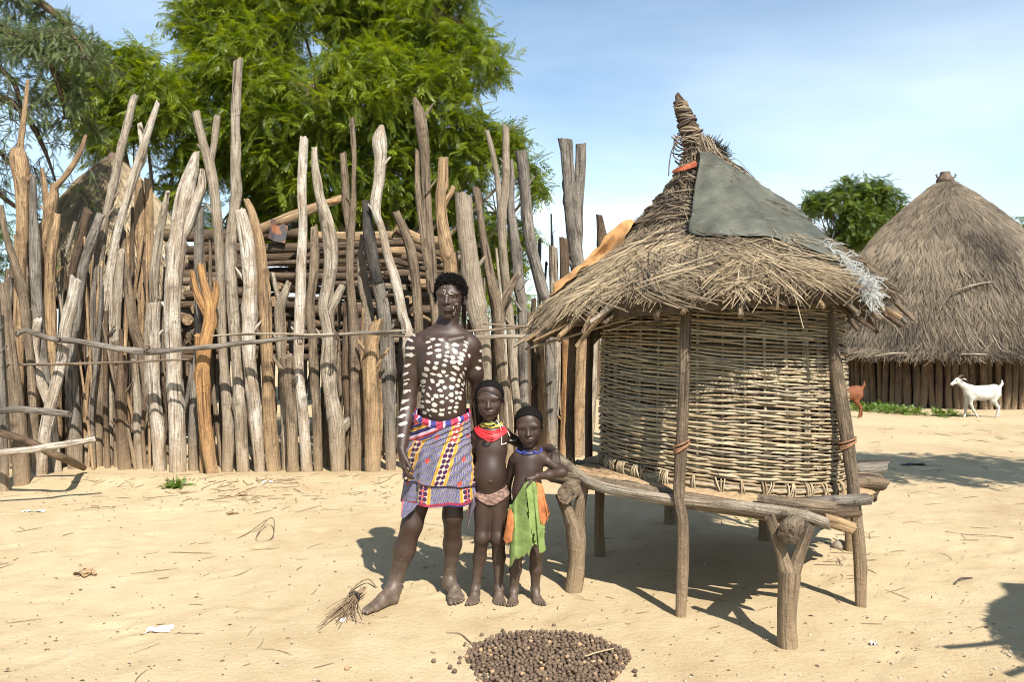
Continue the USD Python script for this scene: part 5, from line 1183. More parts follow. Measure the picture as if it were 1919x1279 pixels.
def hand(F, wrist, d, n, side, size, curl=(20, 25, 20), spread=4.0, thumb=(35, 20), wr=None):
    """d: along the fingers, n: out of the palm, side: towards the thumb. size: hand length."""
    d = unit(np.asarray(d, float)); n = unit(n - d * (np.dot(n, d))); t = unit(side - d * np.dot(side, d) - n * np.dot(side, n)); s = size / .185
    w = np.asarray(wrist, float)
    off = np.array([.030, .0105, -.0095, -.028]) * s; plen = np.array([.088, .092, .087, .078]) * s; flen = np.array([.070, .079, .073, .057]) * s; fr = np.array([.0092, .0096, .0090, .0080]) * s
    for i in range(4):
        k0 = w + t * off[i] * .55 + d * .012 * s; k1 = w + t * off[i] + d * plen[i]
        F.cone(k0, k1, .0165 * s, .0115 * s, .010 * s)
    F.cone(w + d * .02 * s + t * .012 * s, w + d * .07 * s + t * .018 * s, .016 * s, .012 * s, .012 * s)
    for i in range(4):
        p = w + t * off[i] + d * plen[i]; ang = spread * (1.5 - i); dd = rot(n, 0) @ d; dd = unit(d * math.cos(math.radians(ang)) + t * math.sin(math.radians(ang)))
        c = 0
        for j, (fl, rr) in enumerate(zip((.46, .30, .24), (1.0, .92, .84))):
            c += curl[j] * (1 + .12 * i); q = p + (dd * math.cos(math.radians(c)) + n * math.sin(math.radians(c))) * flen[i] * fl
            F.cone(p, q, fr[i] * rr, fr[i] * (rr - .08), .0035 * s if j else .006 * s); p = q
    p = w + t * .020 * s + d * .022 * s + n * .004 * s
    a1 = unit(d * math.cos(math.radians(thumb[0])) + t * math.sin(math.radians(thumb[0])) + n * .25); a2 = unit(d * math.cos(math.radians(thumb[1])) + t * math.sin(math.radians(thumb[1])) * .6 + n * .35)
    q = p + a1 * .044 * s; F.cone(p, q, .0155 * s, .0115 * s, .010 * s); q2 = q + a1 * .6 * .03 * s + a2 * .014 * s; F.cone(q, q2, .0112 * s, .0100 * s, .004 * s); q3 = q2 + a2 * .027 * s; F.cone(q2, q3, .0100 * s, .0080 * s, .004 * s)
def foot(F, ankle, ra, heel, toe, big, L):
    """heel, toe: ground points; big: +1 if the big toe is at the right hand of the walking direction."""
    s = L / .25; heel, toe = np.asarray(heel, float), np.asarray(toe, float); d = unit((toe - heel) * [1, 1, 0]); up = np.array([0, 0, 1.0]); sd = np.cross(d, up) * big; w = .095 * s
    hc = heel + d * .034 * s + up * .030 * s
    F.cone(ankle, hc, ra, .030 * s, .025 * s); F.ell(hc, np.array([.034, .034, .031]) * s, .015 * s)
    mid = heel + d * .105 * s + up * .052 * s
    F.cone(ankle, mid, ra * .95, .029 * s, .03 * s)
    tx, ty, tl = (.175, .178, .170, .160, .146), (.36, .14, -.06, -.23, -.37), (.062, .060, .054, .047, .040)
    for i in range(5):
        b = heel + d * tx[i] * s + sd * ty[i] * w * .92 + up * (.0185 if i == 0 else .0155) * s
        F.cone(mid + sd * ty[i] * .022 * s - up * .012 * s, b, .024 * s, .0165 * s, .014 * s); F.cone(hc, b, .024 * s, .014 * s, .012 * s)
        e = b + unit(d + sd * (.10 if i == 0 else -.06 * i + .05)) * tl[i] * s - up * .004 * s; m = b * .45 + e * .55 + up * .004 * s; r = (.0135, .0098, .0094, .0090, .0086)[i] * s
        F.cone(b, m, r * 1.05, r * .95, .006 * s); F.cone(m, e, r * .95, r * .95, .003 * s)
def head(F, c, H, yaw=0, pitch=0, roll=0, child=False, neck=None):
    """c: the chin's height is c - H/2; the face looks along -y. Returns the local frame."""
    R = rot([0, 0, 1], yaw) @ rot([1, 0, 0], pitch) @ rot([0, 1, 0], roll); c = np.asarray(c, float); o = c - R @ np.array([0, 0, .5 * H])
    L = lambda x, y, z: o + R @ (np.array([x, y, z]) * H)
    E = lambda p, r, k=.04, a=None, cut=False: F.ell(L(*p), np.array(r) * H, k * H, R if a is None else R @ a, cut)
    cw = 1.06 if child else 1.0
    E((0, .10, .64), (.325 * cw, .405, .365), .02); E((0, -.06, .68), (.285 * cw, .30, .30), .08)
    E((0, -.08, .42), (.265 * cw, .29, .30), .10); F.cone(L(-.15, .0, .26), L(0, -.235, .115), .115 * H, .085 * H, .06 * H); F.cone(L(.15, .0, .26), L(0, -.235, .115), .115 * H, .085 * H, .06 * H)
    E((0, -.245, .10), (.085, .07, .07), .05)
    if child:
        E((0, -.13, .30), (.255, .235, .205), .06); E((0, -.21, .17), (.15, .12, .10), .06)
    for s in (-1, 1):
        E((s * .130, -.312, .610), (.140, .050, .060), .08)                                   # brow
        E((s * .165, -.250, .415), (.095 * (1.1 if child else 1), .080, .095), .08)             # cheek
    for s in (-1, 1): E((s * .135, -.400, .522), (.082, .060, .040), .035, cut=True)           # eye sockets
    F.cone(L(0, -.350, .56), L(0, -.410, .405), .030 * H, .050 * H, .035 * H); E((0, -.405, .395), (.058, .055, .045), .03)
    for s in (-1, 1):
        E((s * .060, -.368, .385), (.042, .045, .033), .02); E((s * .028, -.425, .352), (.016, .02, .012), .008, cut=True)
    E((0, -.318, .262), (.150, .080, .095), .05)                                                # mouth mound
    E((0, -.384, .288), (.118, .036, .027), .018); E((0, -.378, .230), (.105, .038, .031), .018)  # lips
    E((0, -.425, .260), (.112, .032, .0065), .006, cut=True)
    for s in (-1, 1):
        F.cone(L(s * .070, -.338, .543), L(s * .200, -.296, .538), .019 * H, .019 * H, .03 * H)     # upper lid
        F.cone(L(s * .070, -.336, .487), L(s * .19, -.297, .493), .014 * H, .014 * H, .016 * H)      # lower lid
        E((s * .335 * cw, .04, .475), (.026, .075, .115), .02, rot([0, 0, 1], s * 22) @ rot([1, 0, 0], -12)); E((s * .365 * cw, .025, .485), (.018, .035, .06), .012, cut=True)
        F.cone(L(s * .33 * cw, .0, .40), L(s * .335 * cw, -.005, .37), .028 * H, .022 * H, .02 * H)
    if neck is not None: F.cone(L(0, .10, .30), neck[0], neck[1] * .98, neck[1], .05 * H); F.cone(L(0, .12, .22), neck[0] + np.array([0, .0, .02]), neck[1] * .9, neck[1], .04 * H)
    return L, R
eye_mat = usdkit.material(stage, L + 'eye', {'a': ('attribute', {'attribute': 'iris'}), 'r': ('rgb_ramp', {'ramp': [(0, (0.15, 0.115, 0.095)), (0.34, (0.15, 0.115, 0.095)), (0.40, (0.010, 0.007, 0.006)), (1, (0.008, 0.006, 0.005))]}), 'p': ('principled_bsdf', {'roughness': 0.15})},
                          [('a.fac', 'r.fac'), ('r.color', 'p.base_color')], surface='p.BSDF')
def eyes(t, Lf, R, H, gaze=(0, -1, -.06)):
    v, f = ico(3); g = R @ unit(np.array(gaze))
    for s in (-1, 1):
        c = Lf(s * .135, -.285, .518); ang = np.arccos(np.clip(v @ g, -1, 1))
        obj('eye', (v * .062 * H + c, f), eye_mat, t, attrs={'iris': np.clip(1.1 - ang, 0, 1)})
def skin_mat(name, c, dust):
    return usdkit.material(stage, L + name, {
        'g': ('geometry', {}), 'n': ('noise_texture', {'scale': 34.0, 'detail': 5.0, 'roughness': 0.6}), 'n2': ('noise_texture', {'scale': 9.0, 'detail': 4.0}), 'n3': ('noise_texture', {'scale': 210.0, 'detail': 2.0}),
        'r': ('map_range', {'from_min': .3, 'from_max': .7, 'to_min': .78, 'to_max': 1.22}), 'h': ('hsv', {'color': c}),
        'ad': ('attribute', {'attribute': 'dust'}), 'md': ('math', {'math_type': 'multiply'}), 'r2': ('map_range', {'from_min': .3, 'from_max': .65, 'to_min': .25, 'to_max': 1.0, 'clamp': True}), 'mixd': ('mix', {'color2': dust}),
        'ap': ('attribute', {'attribute': 'paint'}), 'mp': ('math', {'math_type': 'multiply_add', 'value2': .5}), 'rp': ('map_range', {'from_min': .30, 'from_max': .46, 'to_max': .92, 'clamp': True}), 'n4': ('noise_texture', {'scale': 95.0, 'detail': 5.0, 'roughness': .7}),
        'mixp': ('mix', {'color2': (0.44, 0.41, 0.355)}), 'rr': ('map_range', {'to_min': .52, 'to_max': .9}), 'b': ('bump', {'strength': .08, 'distance': .004}),
        'p': ('principled_bsdf', {'specular_ior_level': .42})},
        [('g.position', 'n.vector'), ('g.position', 'n2.vector'), ('g.position', 'n3.vector'), ('n2.fac', 'r.value'), ('r.result', 'h.value'), ('ad.fac', 'md.value1'), ('n.fac', 'r2.value'), ('r2.result', 'md.value2'), ('h.color', 'mixd.color1'), ('md.value', 'mixd.fac'),
         ('g.position', 'n4.vector'), ('n4.fac', 'mp.value1'), ('ap.fac', 'mp.value3'), ('mp.value', 'rp.value'), ('mixd.color', 'mixp.color1'), ('rp.result', 'mixp.fac'), ('mixp.color', 'p.base_color'), ('rp.result', 'rr.value'), ('rr.result', 'p.roughness'), ('n3.fac', 'b.height'), ('b.normal', 'p.normal')], surface='p.BSDF')
M['skin'] = skin_mat('dark_skin', (0.034, 0.0182, 0.0128), (0.145, 0.11, 0.08))
def normals(V, Fc):
    n = np.zeros_like(V); fn = np.cross(V[Fc[:, 1]] - V[Fc[:, 0]], V[Fc[:, 2]] - V[Fc[:, 0]])
    for k in range(3): np.add.at(n, Fc[:, k], fn)
    return unit(n)
def to_px(V): return np.stack([V[:, 0] / V[:, 1] * FPX + CX, CY - (V[:, 2] - CAM_H) / V[:, 1] * FPX], -1)
def spots(px, rows):
    """The largest 1 - d over ellipses (x, y, length, width, angle) in pixels of the photograph."""
    out = np.full(len(px), -1.0)
    for x, y, a, b, g in rows:
        d = px - [x, y]; m = np.abs(d).max(1) < a + b
        t = math.radians(g); u = d[m] @ [math.cos(t), math.sin(t)]; v = d[m] @ [-math.sin(t), math.cos(t)]
        out[m] = np.maximum(out[m], 1 - np.sqrt((2 * u / a) ** 2 + (2 * v / b) ** 2))
    return out
def hair_tufts(t, name, pts, nrm, length, r, mat, wid=.0022):
    n = len(pts); tt = np.linspace(0, 1, 4)[None, :, None]
    d = unit(nrm + r.normal(0, .45, nrm.shape)); ln = length * r.uniform(.5, 1.25, n)[:, None, None]
    curl = r.normal(0, .35, (n, 1, 3)) * np.sin(tt * 5) * ln * .6
    P = pts[:, None] + d[:, None] * ln * tt + curl
    tag(obj(name, tubes(P, np.broadcast_to(wid * np.array([1.1, 1.0, .9, .5]), (n, 4)), 4), mat, t, smooth=False), kind='stuff')
M['hair'] = simple('black_hair', (0.006, 0.005, 0.0045), .85, .12)

# ---------------------------------------------------------------- the tallest person
def adult():
    Y = 4.30; p = lambda x, y, d=0: W(x, y, Y + d)
    t = thing('person', 'tall standing person with white painted spots and a patterned wrap skirt', 'person', (-.38, Y, 0))
    F = Field((-.86, 3.98, -.02), (-.10, 4.58, 1.82), .0042)
    # trunk
    F.cone(p(832, 690), p(832, 665), .118, .122, .04, ([0, 1, 0], .78)); F.cone(p(832, 690), p(831, 760), .118, .108, .05, ([0, 1, 0], .80)); F.cone(p(831, 760), p(829, 820, .01), .110, .128, .05, ([0, 1, 0], .82))
    F.ell(p(810, 678, -.045), (.062, .050, .055), .05); F.ell(p(856, 678, -.045), (.062, .050, .055), .05)
    F.cone(p(796, 645, .015), p(870, 645, .015), .058, .058, .05, ([0, 1, 0], .9))
    F.cone(p(836, 612, .025), p(790, 640, .015), .045, .040, .04); F.cone(p(836, 612, .025), p(876, 641, .015), .045, .040, .04)
    F.ell(p(831, 745, -.05), (.085, .05, .11), .05); F.cone(p(800, 634, -.04), p(826, 639, -.06), .012, .012, .02); F.cone(p(868, 634, -.04), p(842, 639, -.06), .012, .012, .02)
    # head
    H = .236; Lf, R = head(F, p(843, 559, .0), H, yaw=-7, pitch=3, roll=2, neck=(p(836, 628, .03), .058))
    # arm at the viewer's left
    S, E_, Wr = p(777, 650, .02), p(766, 757, .02), W(752.5, 842, 4.17)
    F.cone(S, p(773, 700, .035), .052, .046, .04); F.cone(p(773, 700, .035), E_, .046, .036, .03); F.cone(E_, p(761, 785, -.01), .037, .039, .025); F.cone(p(761, 785, -.01), Wr, .039, .0255, .03, ([0, 1, 0], .92))
    hand(F, Wr + np.array([0, 0, -.006]), np.array([.10, -.05, -1]), np.array([.85, .35, .1]), np.array([.2, -1, 0]), .185, (16, 22, 18), thumb=(28, 12))
    # arm at the viewer's right, going behind the boy
    S, E_, Wr = p(886, 652, .02), p(896, 745, .10), p(903, 815, .13)
    F.cone(S, p(891, 700, .06), .049, .041, .04); F.cone(p(891, 700, .06), E_, .041, .034, .03); F.cone(E_, Wr, .037, .026, .03)
    hand(F, Wr, np.array([.15, -.1, -1]), np.array([0, -1, 0]), np.array([-1, 0, 0]), .175, (8, 10, 10))
    # legs
    hipL, kneeL, ankL = p(806, 850), p(772, 985, -.06), W(738, 1104, 4.235)
    F.cone(hipL, kneeL, .090, .053, .04); F.cone(kneeL, W(758, 1030, 4.26), .053, .056, .03); F.cone(W(758, 1030, 4.26), W(742, 1085, 4.25), .055, .036, .03); F.cone(W(742, 1085, 4.25), ankL, .036, .035, .02)
    foot(F, ankL, .034, W(745, 1136, 4.235) * [1, 1, 0] + [.0, 0, gz(-.6, 4.2) + .001], W(683, 1152, 4.07) * [1, 1, 0] + [0, 0, gz(-.7, 4.1)], -1, .245)
    hipR, kneeR, ankR = p(852, 850, .01), p(848, 968, -.01), W(842, 1092, 4.37)
    F.cone(hipR, kneeR, .088, .050, .04); F.cone(kneeR, W(848, 1020, 4.36), .050, .047, .03); F.cone(W(848, 1020, 4.36), W(843, 1070, 4.38), .047, .034, .03); F.cone(W(843, 1070, 4.38), ankR, .033, .032, .02)
    foot(F, ankR, .032, np.array([-.335, 4.42, gz(-.335, 4.42)]), np.array([-.285, 4.19, gz(-.285, 4.2)]), 1, .245)
    V, Fc = F.skin()
    px, nr = to_px(V), normals(V, Fc)
    T_ = [(512,152,80,30,-20),(575,115,80,35,-10),(683,118,80,45,0),(768,170,70,22,35),(875,190,115,45,5),(1022,155,95,30,35),(540,222,80,35,-25),(640,187,110,40,-5),(765,215,60,50,45),(1018,207,85,38,48),(1005,262,65,45,25),
          (528,303,90,40,-5),(645,262,115,40,-5),(765,290,65,40,0),(872,275,110,70,45),(970,318,105,55,35),(1062,335,65,35,55),(655,340,90,60,-15),(762,340,80,35,10),(840,358,80,50,10),(948,370,100,50,30),
          (515,418,70,45,0),(625,433,70,50,0),(745,398,70,45,5),(845,418,90,60,10),(930,430,100,50,25),(728,462,75,50,10),(605,497,80,60,10),(495,512,100,60,30),(890,500,125,50,25),(1010,508,55,25,70),
          (470,592,105,55,20),(578,578,95,45,15),(665,598,80,55,5),(722,550,70,50,5),(762,602,65,38,-25),(855,572,120,50,28),(985,570,80,25,70),(955,605,80,30,65),(450,680,80,70,10),(570,670,80,60,40),(690,680,95,60,10),(840,648,100,65,30),(930,672,75,35,65),(995,700,70,18,80),
          (640,720,65,50,0),(535,765,70,35,55),(438,795,75,60,30),(445,742,60,25,0),(740,757,75,55,30),(825,755,90,65,20),(905,730,65,50,45),(975,725,60,30,70),(670,797,85,48,10),(515,858,85,45,40),(620,873,80,55,20),(697,870,60,45,0),(820,855,80,60,-5),(893,825,60,45,50),(950,830,50,45,30),(968,780,50,25,60),
          (420,880,60,25,0),(430,945,65,40,0),(512,948,90,45,15),(575,910,55,45,0),(762,895,55,45,0),(825,938,70,45,0),(887,895,35,45,0),(937,898,60,55,30),(697,955,80,50,0),(600,990,85,75,0),(433,1010,80,55,35),(515,1060,65,35,30),(590,1065,110,50,15),(697,1058,80,40,0),(805,1030,75,50,0),(888,1020,65,45,0),(900,962,65,35,0),
          (690,1117,95,50,5),(465,1098,65,50,25),(803,1090,55,35,0),(875,1080,60,40,-5),(540,1135,55,20,50),
          (300,50,120,36,22),(275,125,120,40,28),(265,230,160,46,5),(260,325,180,50,0),(230,465,140,42,-15),(215,575,120,38,-22),(210,660,170,18,-10),(195,715,120,38,-22),(205,815,180,46,-15),(190,945,170,48,-20),(185,1040,190,42,-15),(165,1140,150,42,-20),(170,1240,160,52,-10),(150,1400,130,50,-8),
          (1225,270,60,40,-20),(1210,400,50,30,0),(1180,500,80,45,20)]
    T_ = [(730 + x / 7.105, 620 + y / 7.105, a / 7.105 * 1.0, b / 7.105 * 1.02, g) for x, y, a, b, g in T_]
    fc = [(440, 385, 60, 12, -10), (415, 400, 12, 30, 0), (470, 420, 55, 12, -20), (425, 500, 14, 60, 12), (455, 515, 12, 40, 15), (485, 548, 50, 12, -5), (470, 480, 14, 44, 25), (512, 485, 40, 12, 60), (535, 465, 30, 14, 10), (545, 510, 26, 34, 20), (580, 515, 40, 14, -15), (455, 455, 50, 10, -15),
          (335, 670, 14, 80, -12), (598, 735, 14, 80, 8), (640, 685, 66, 14, -12), (668, 730, 12, 80, -6), (630, 775, 14, 60, 12), (610, 835, 50, 14, -50), (635, 820, 44, 12, 30), (650, 835, 14, 26, 10), (600, 860, 30, 12, -30), (553, 905, 14, 26, 0)]
    T_ += [(780 + x / 8.53, 490 + y / 8.53, a / 8.53, b / 8.53, g) for x, y, a, b, g in fc]
    r = rng(7); T_ += [(r.uniform(742, 778), r.uniform(1000, 1110), 1.5, 1.5, 0) for _ in range(9)]
    wq = V * [95, 0, 95]; warp = np.stack([meshkit.fbm(wq, 2, 1), meshkit.fbm(wq, 2, 2)], -1) - .5; paint = np.where(nr[:, 1] < .25, spots(px + warp * 3.6, T_), -1); dust = np.clip((.34 - V[:, 2]) / .34, 0, 1) ** 1.3 * .9 + .02
    obj('body', (V, Fc), M['skin'], t, attrs={'paint': paint, 'dust': dust}); eyes(t, Lf, R, H)
    # short dense hair
    G = Field(Lf(0, .1, .7) - .2, Lf(0, .1, .7) + .2, .005)
    G.ell(Lf(0, .11, .665), np.array([.345, .415, .36]) * H, .01, R); G.ell(Lf(0, -.10, .80), np.array([.28, .27, .225]) * H, .02, R)
    G.ell(Lf(0, -.50, .52), np.array([.46, .43, .335]) * H, .01, R, cut=True); G.ell(Lf(0, .2, .05), np.array([.6, .6, .36]) * H, .01, R, cut=True)
    hv, hf = G.skin(2); hn = normals(hv, hf); hv = hv + hn * ((meshkit.fbm(hv * 75, 2, 3) - .5) * .022)[:, None]
    obj('hair', (hv, hf), M['hair'], t); q = r.integers(0, len(hv), 2600); hair_tufts(t, 'hair_curls', hv[q], hn[q], .013, r, M['hair'])
    # the wrap skirt: overlapping cloth with folds gathered at the right hip
    nt, nz = 520, 230
    th = np.linspace(0, 2 * np.pi, nt + 1)[:-1]                                    # 0 = front, increasing to the viewer's right
    u = np.linspace(0, 1, nz)[:, None]
    fx, fy = np.sin(th)[None], -np.cos(th)[None]
    ztop = p(0, 783)[2] + .022 * np.sin(th)[None] * (fx) * .9 + .022 * (np.abs(fx) - .5) + np.where(np.cos(th) < 0, .02, 0)[None]
    zbot = W(0, 946, 4.2)[2] - .004 * np.sin(3 * th)[None]
    Z = ztop + (zbot - ztop) * u
    pyy = CY - (Z - CAM_H) * FPX / 4.22
    cx = np.interp(pyy, [770, 800, 850, 910, 945], [p(828, 0)[0], p(827, 0)[0], p(823, 0)[0], p(825, 0)[0], p(824, 0)[0]])
    a = np.interp(pyy, [770, 785, 800, 850, 910, 945], [.134, .141, .147, .166, .184, .196]); b = np.interp(pyy, [770, 785, 800, 850, 910, 945], [.105, .112, .120, .142, .156, .165])
    fold = .010 * u ** .8 * np.sin(5 * th[None] + 1 + 1.5 * u) + .006 * u * np.sin(11 * th[None] - 2 * u + 2) + .003 * np.sin(17 * th[None] + 5 * u)
    front = np.clip(np.cos(th)[None] + .35, 0, 1)
    diag = (pyy - 790) + .42 * (p(0, 0)[0] + 0 * pyy - 0 + (cx + a * fx) * FPX / 4.2 + CX - 880) * -1 * -1
    xx = (cx + a * fx) * FPX / 4.2 + CX
    dg = (pyy - 775) + (xx - 880) * .42
    fold = fold + front * np.exp(-((pyy - 805) / 26) ** 2) * (.0075 * np.sin(dg * .62) + .004 * np.sin(dg * 1.3 + 1)) + front * .005 * np.exp(-((pyy - 850) / 50) ** 2) * np.sin(((pyy - 760) + (xx - 900) * .9) * .33)
    roll = .010 * np.exp(-((pyy - ((CY - (ztop - CAM_H) * FPX / 4.22) + 6)) / 6) ** 2); step = np.where(pyy < 908 + 6 * np.sin(th)[None], .010, 0.0)
    Rr = 1 + (fold + roll + step) / .16
    X3, Y3 = cx + a * Rr * fx, 4.30 + b * Rr * fy * 1.0
    SV = np.stack([X3, Y3, Z + .004 * np.sin(7 * th)[None] * u], -1)
    # colours: woven columns of purple motifs between yellow bars on a blue-grey hatched ground
    srgb = lambda *c: (np.array(c) / 255.0) ** 2.2
    s_arc = np.concatenate([[0], np.cumsum(np.linalg.norm(np.diff(np.vstack([SV[120], SV[120][:1]]), axis=0), axis=1))]); tot = s_arc[-1]; s_arc = s_arc[:-1]; s_arc = np.where(s_arc > tot / 2, s_arc - tot, s_arc)
    X = (s_arc[None] * .92 * FPX / 4.16 + (826 - 730)) * 5.33 + 0 * u; Yc = (pyy - 760) * 5.33
    col = np.zeros((nz, nt, 3)); blue, grey, yel, pur, white, redc, olive, navy = srgb(70, 70, 132), srgb(140, 132, 140), srgb(212, 160, 40), srgb(70, 38, 68), srgb(214, 182, 176), srgb(200, 66, 58), srgb(138, 132, 74), srgb(52, 48, 100)
    low = pyy > 908 + 6 * np.sin(th)[None]
    q = np.where(low, X - 375, X + (Yc - 280) * .36 - 700); per = np.where(low, 425.0, 385.0); c = (q + per / 2) % per - per / 2
    tt = (Yc + np.where(np.abs(c) > 120, (np.abs(c) - 120) * .5, 0)) % 92; h1 = ((tt % 11) < 5); hatch = ((X + .36 * Yc) % 21) < 10
    col[:] = np.where((tt < 36)[..., None], np.where(h1[..., None], blue, grey), np.where(hatch[..., None], blue, grey)); col[(tt > 36) & (tt < 42)] = olive; col[(tt > 86)] = olive
    ac = np.abs(c); dia = (np.abs(ac - per / 2) / 26 + np.abs(((Yc + 40) % 230) - 115) / 34) < 1; col[dia] = redc
    v = ((Yc % 104) - 52) / 52; w = c / 45
    petal = (np.abs(np.abs(w) - .5) / .47) ** 2 + (np.abs(np.abs(v) - .5) / .45) ** 2 < 1; ctr = (w ** 2 * 3 + (np.abs(v) - 1) ** 2 * 6 < .35) | (w ** 2 * 3 + v ** 2 * 6 < .3)
    m = ac < 45; col[m] = white; col[m & petal] = pur; col[m & ctr] = srgb(236, 214, 170)
    col[m & petal & (Yc < 370) & ~low] = redc; col[m & ctr & low] = redc
    bar = (ac >= 45) & (ac < 74); col[bar] = yel; col[(ac > 57) & (ac < 62)] = srgb(165, 105, 40)
    # gathered folds under the waist and the rolled waistband
    sw = (Yc < 330 - (X - 400) * .75) & (Yc < 350) & ~low & (np.cos(th) > -.2)[None]; k = ((dg * 5.33 + 80) % 150) / 150
    col[sw] = np.where((k < .24)[..., None], yel * .8, np.where((k < .46)[..., None], navy, np.where((k < .66)[..., None], srgb(190, 165, 180), np.where((k < .82)[..., None], redc, navy))))[sw]
    wb = (pyy - (CY - (ztop - CAM_H) * FPX / 4.22)) < 13; kb = ((X * .9) % 150) / 150
    col[wb] = np.where((kb < .35)[..., None], srgb(190, 40, 80), np.where((kb < .5)[..., None], srgb(225, 205, 220), np.where((kb < .85)[..., None], srgb(70, 66, 140), srgb(200, 60, 70))))[wb]
    col[(pyy > 939)] = srgb(150, 38, 62); col[(pyy > 943.5)] = navy; ed = np.abs(pyy - (907 + 6 * np.sin(th)[None])) < 1.3; col[ed] = srgb(60, 50, 70)
    i = np.arange(nz * nt).reshape(nz, nt); f = tri(np.stack([i[:-1], i[1:], np.roll(i, -1, 1)[1:], np.roll(i, -1, 1)[:-1]], -1).reshape(-1, 4))
    inner = SV.copy(); inner[..., 0] = cx + (X3 - cx) * .985; inner[..., 1] = 4.30 + (Y3 - 4.30) * .985
    k = nz * nt; f2 = f[:, ::-1] + k; rim = [tri(np.stack([e, np.roll(e, -1), np.roll(e, -1) + k, e + k], -1)) for e in (i[0][::-1], i[-1])]
    SVf = np.vstack([SV.reshape(-1, 3), inner.reshape(-1, 3)])
    cloth = usdkit.material(stage, L + 'patterned_cloth', {'a': ('attribute', {'attribute': 'weave'}), 'g': ('geometry', {}), 'n': ('noise_texture', {'scale': 60.0, 'detail': 4.0}), 'r': ('map_range', {'from_min': .3, 'from_max': .7, 'to_min': .75, 'to_max': 1.15}), 'h': ('hsv', {'saturation': .95}), 'p': ('principled_bsdf', {'roughness': .85, 'specular_ior_level': .2, 'sheen_weight': .1})},
                            [('a.color', 'h.color'), ('g.position', 'n.vector'), ('n.fac', 'r.value'), ('r.result', 'h.value'), ('h.color', 'p.base_color')], surface='p.BSDF')
    cc = np.vstack([col.reshape(-1, 3)] * 2) * .70
    skirt = obj('wrap_skirt', (SVf, np.vstack([f, f2, *rim])), cloth, t, attrs={'weave': cc})
    # the cloth's loose corner that hangs at the viewer's left and the dark tail at the right
    def flap(rows, colr, name):
        G = np.array(rows, float); n1, n2 = G.shape[:2]; from scipy.interpolate import RegularGridInterpolator as RG
        g = RG((np.arange(n1), np.arange(n2)), G); a1, a2 = np.meshgrid(np.linspace(0, n1 - 1, 24), np.linspace(0, n2 - 1, 24), indexing='ij'); S = g(np.stack([a1, a2], -1)); S[..., 1] += .006 * np.sin(a2 * 4 + a1)
        P1 = S.reshape(-1, 3); ii = np.arange(576).reshape(24, 24); ff = tri(np.stack([ii[:-1, :-1], ii[:-1, 1:], ii[1:, 1:], ii[1:, :-1]], -1).reshape(-1, 4))
        st = ((P1[:, 0] + P1[:, 2]) % .014 < .006); cl = np.where(st[:, None], colr, grey * .9); cl[(a2.ravel() < .16)] = srgb(215, 80, 90)
        obj(name, (np.vstack([P1, P1 + [0, .004, 0]]), np.vstack([ff, ff[:, ::-1] + 576])), cloth, skirt, attrs={'weave': np.vstack([cl, cl]) * .85})
    flap([[W(754, 940, 4.17), W(770, 943, 4.15), W(785, 944, 4.14)], [W(752, 956, 4.17), W(763, 958, 4.15), W(778, 951, 4.14)], [W(751, 970, 4.17), W(758, 971, 4.15), W(774, 957, 4.14)]], blue, 'skirt_corner')
    flap([[W(879, 935, 4.24), W(886, 935, 4.22), W(893, 944, 4.2)], [W(877, 962, 4.26), W(882, 962, 4.24), W(888, 956, 4.22)], [W(873, 994, 4.28), W(876, 994, 4.27), W(880, 976, 4.26)]], navy * .5, 'skirt_corner')
adult()

def strand(t, name, pts, rad, mat, closed=False, beads=None, seed=0):
    q = catmull(np.array(list(pts) + ([pts[0]] if closed else [])), .004)
    if beads:
        s = np.concatenate([[0], np.cumsum(np.linalg.norm(np.diff(q, axis=0), axis=1))]); n = int(s[-1] / beads); v, f = ico(1)
        c = np.stack([np.interp(np.linspace(0, s[-1], n), s, q[:, k]) for k in range(3)], -1)
        return obj(name, join([(v * rad + x, f) for x in c]), mat, t)
    return obj(name, tubes(q[None], rad, 6), mat, t)
def snap(F, pts, off, rounds=8):
    p = np.array(pts, float)
    for _ in range(rounds):
        q = np.clip((p - F.lo) / F.h, 1, F.n - 3); i = q.astype(int); f = q - i; D = F.D; g = np.zeros_like(p); v = np.zeros(len(p))
        for a in (0, 1):
            for b in (0, 1):
                for c in (0, 1):
                    w = [f[:, 0] if a else 1 - f[:, 0], f[:, 1] if b else 1 - f[:, 1], f[:, 2] if c else 1 - f[:, 2]]; d = D[i[:, 0] + a, i[:, 1] + b, i[:, 2] + c]; v += w[0] * w[1] * w[2] * d
                    g += np.stack([(1 if a else -1) * w[1] * w[2] * d, (1 if b else -1) * w[0] * w[2] * d, (1 if c else -1) * w[0] * w[1] * d], -1)
        ok = np.abs(v) < .03; step = np.where(ok, off - v, np.where(v < 0, .01, 0)); p = p + unit(g) * step[:, None] * .7
    return p
SKIN = [None]
def necklace(t, name, c, rx, ry, tilt, rad, mat, beads=None, drop=0.0, phase=0.0):
    a = np.linspace(0, 2 * np.pi, 40)[:-1] + phase; fr = .5 - .5 * np.sin(a)
    pts = np.stack([c[0] + rx * np.cos(a), c[1] + ry * np.sin(a) - fr * drop * .25, c[2] + tilt * np.sin(a) - drop * fr ** 2 + .002 * np.sin(5 * a + phase)], -1)
    if SKIN[0] is not None:
        pts = catmull(np.vstack([pts, pts[:1]]), .006)[:-1]; on = snap(SKIN[0], pts, rad * 1.02); fr_ = (np.linalg.norm(on - pts, axis=1) < .045) & (on[:, 2] < pts[:, 2] + .006); pts = np.where(fr_[:, None], on, pts)
    return strand(t, name, pts, rad, mat, True, beads)
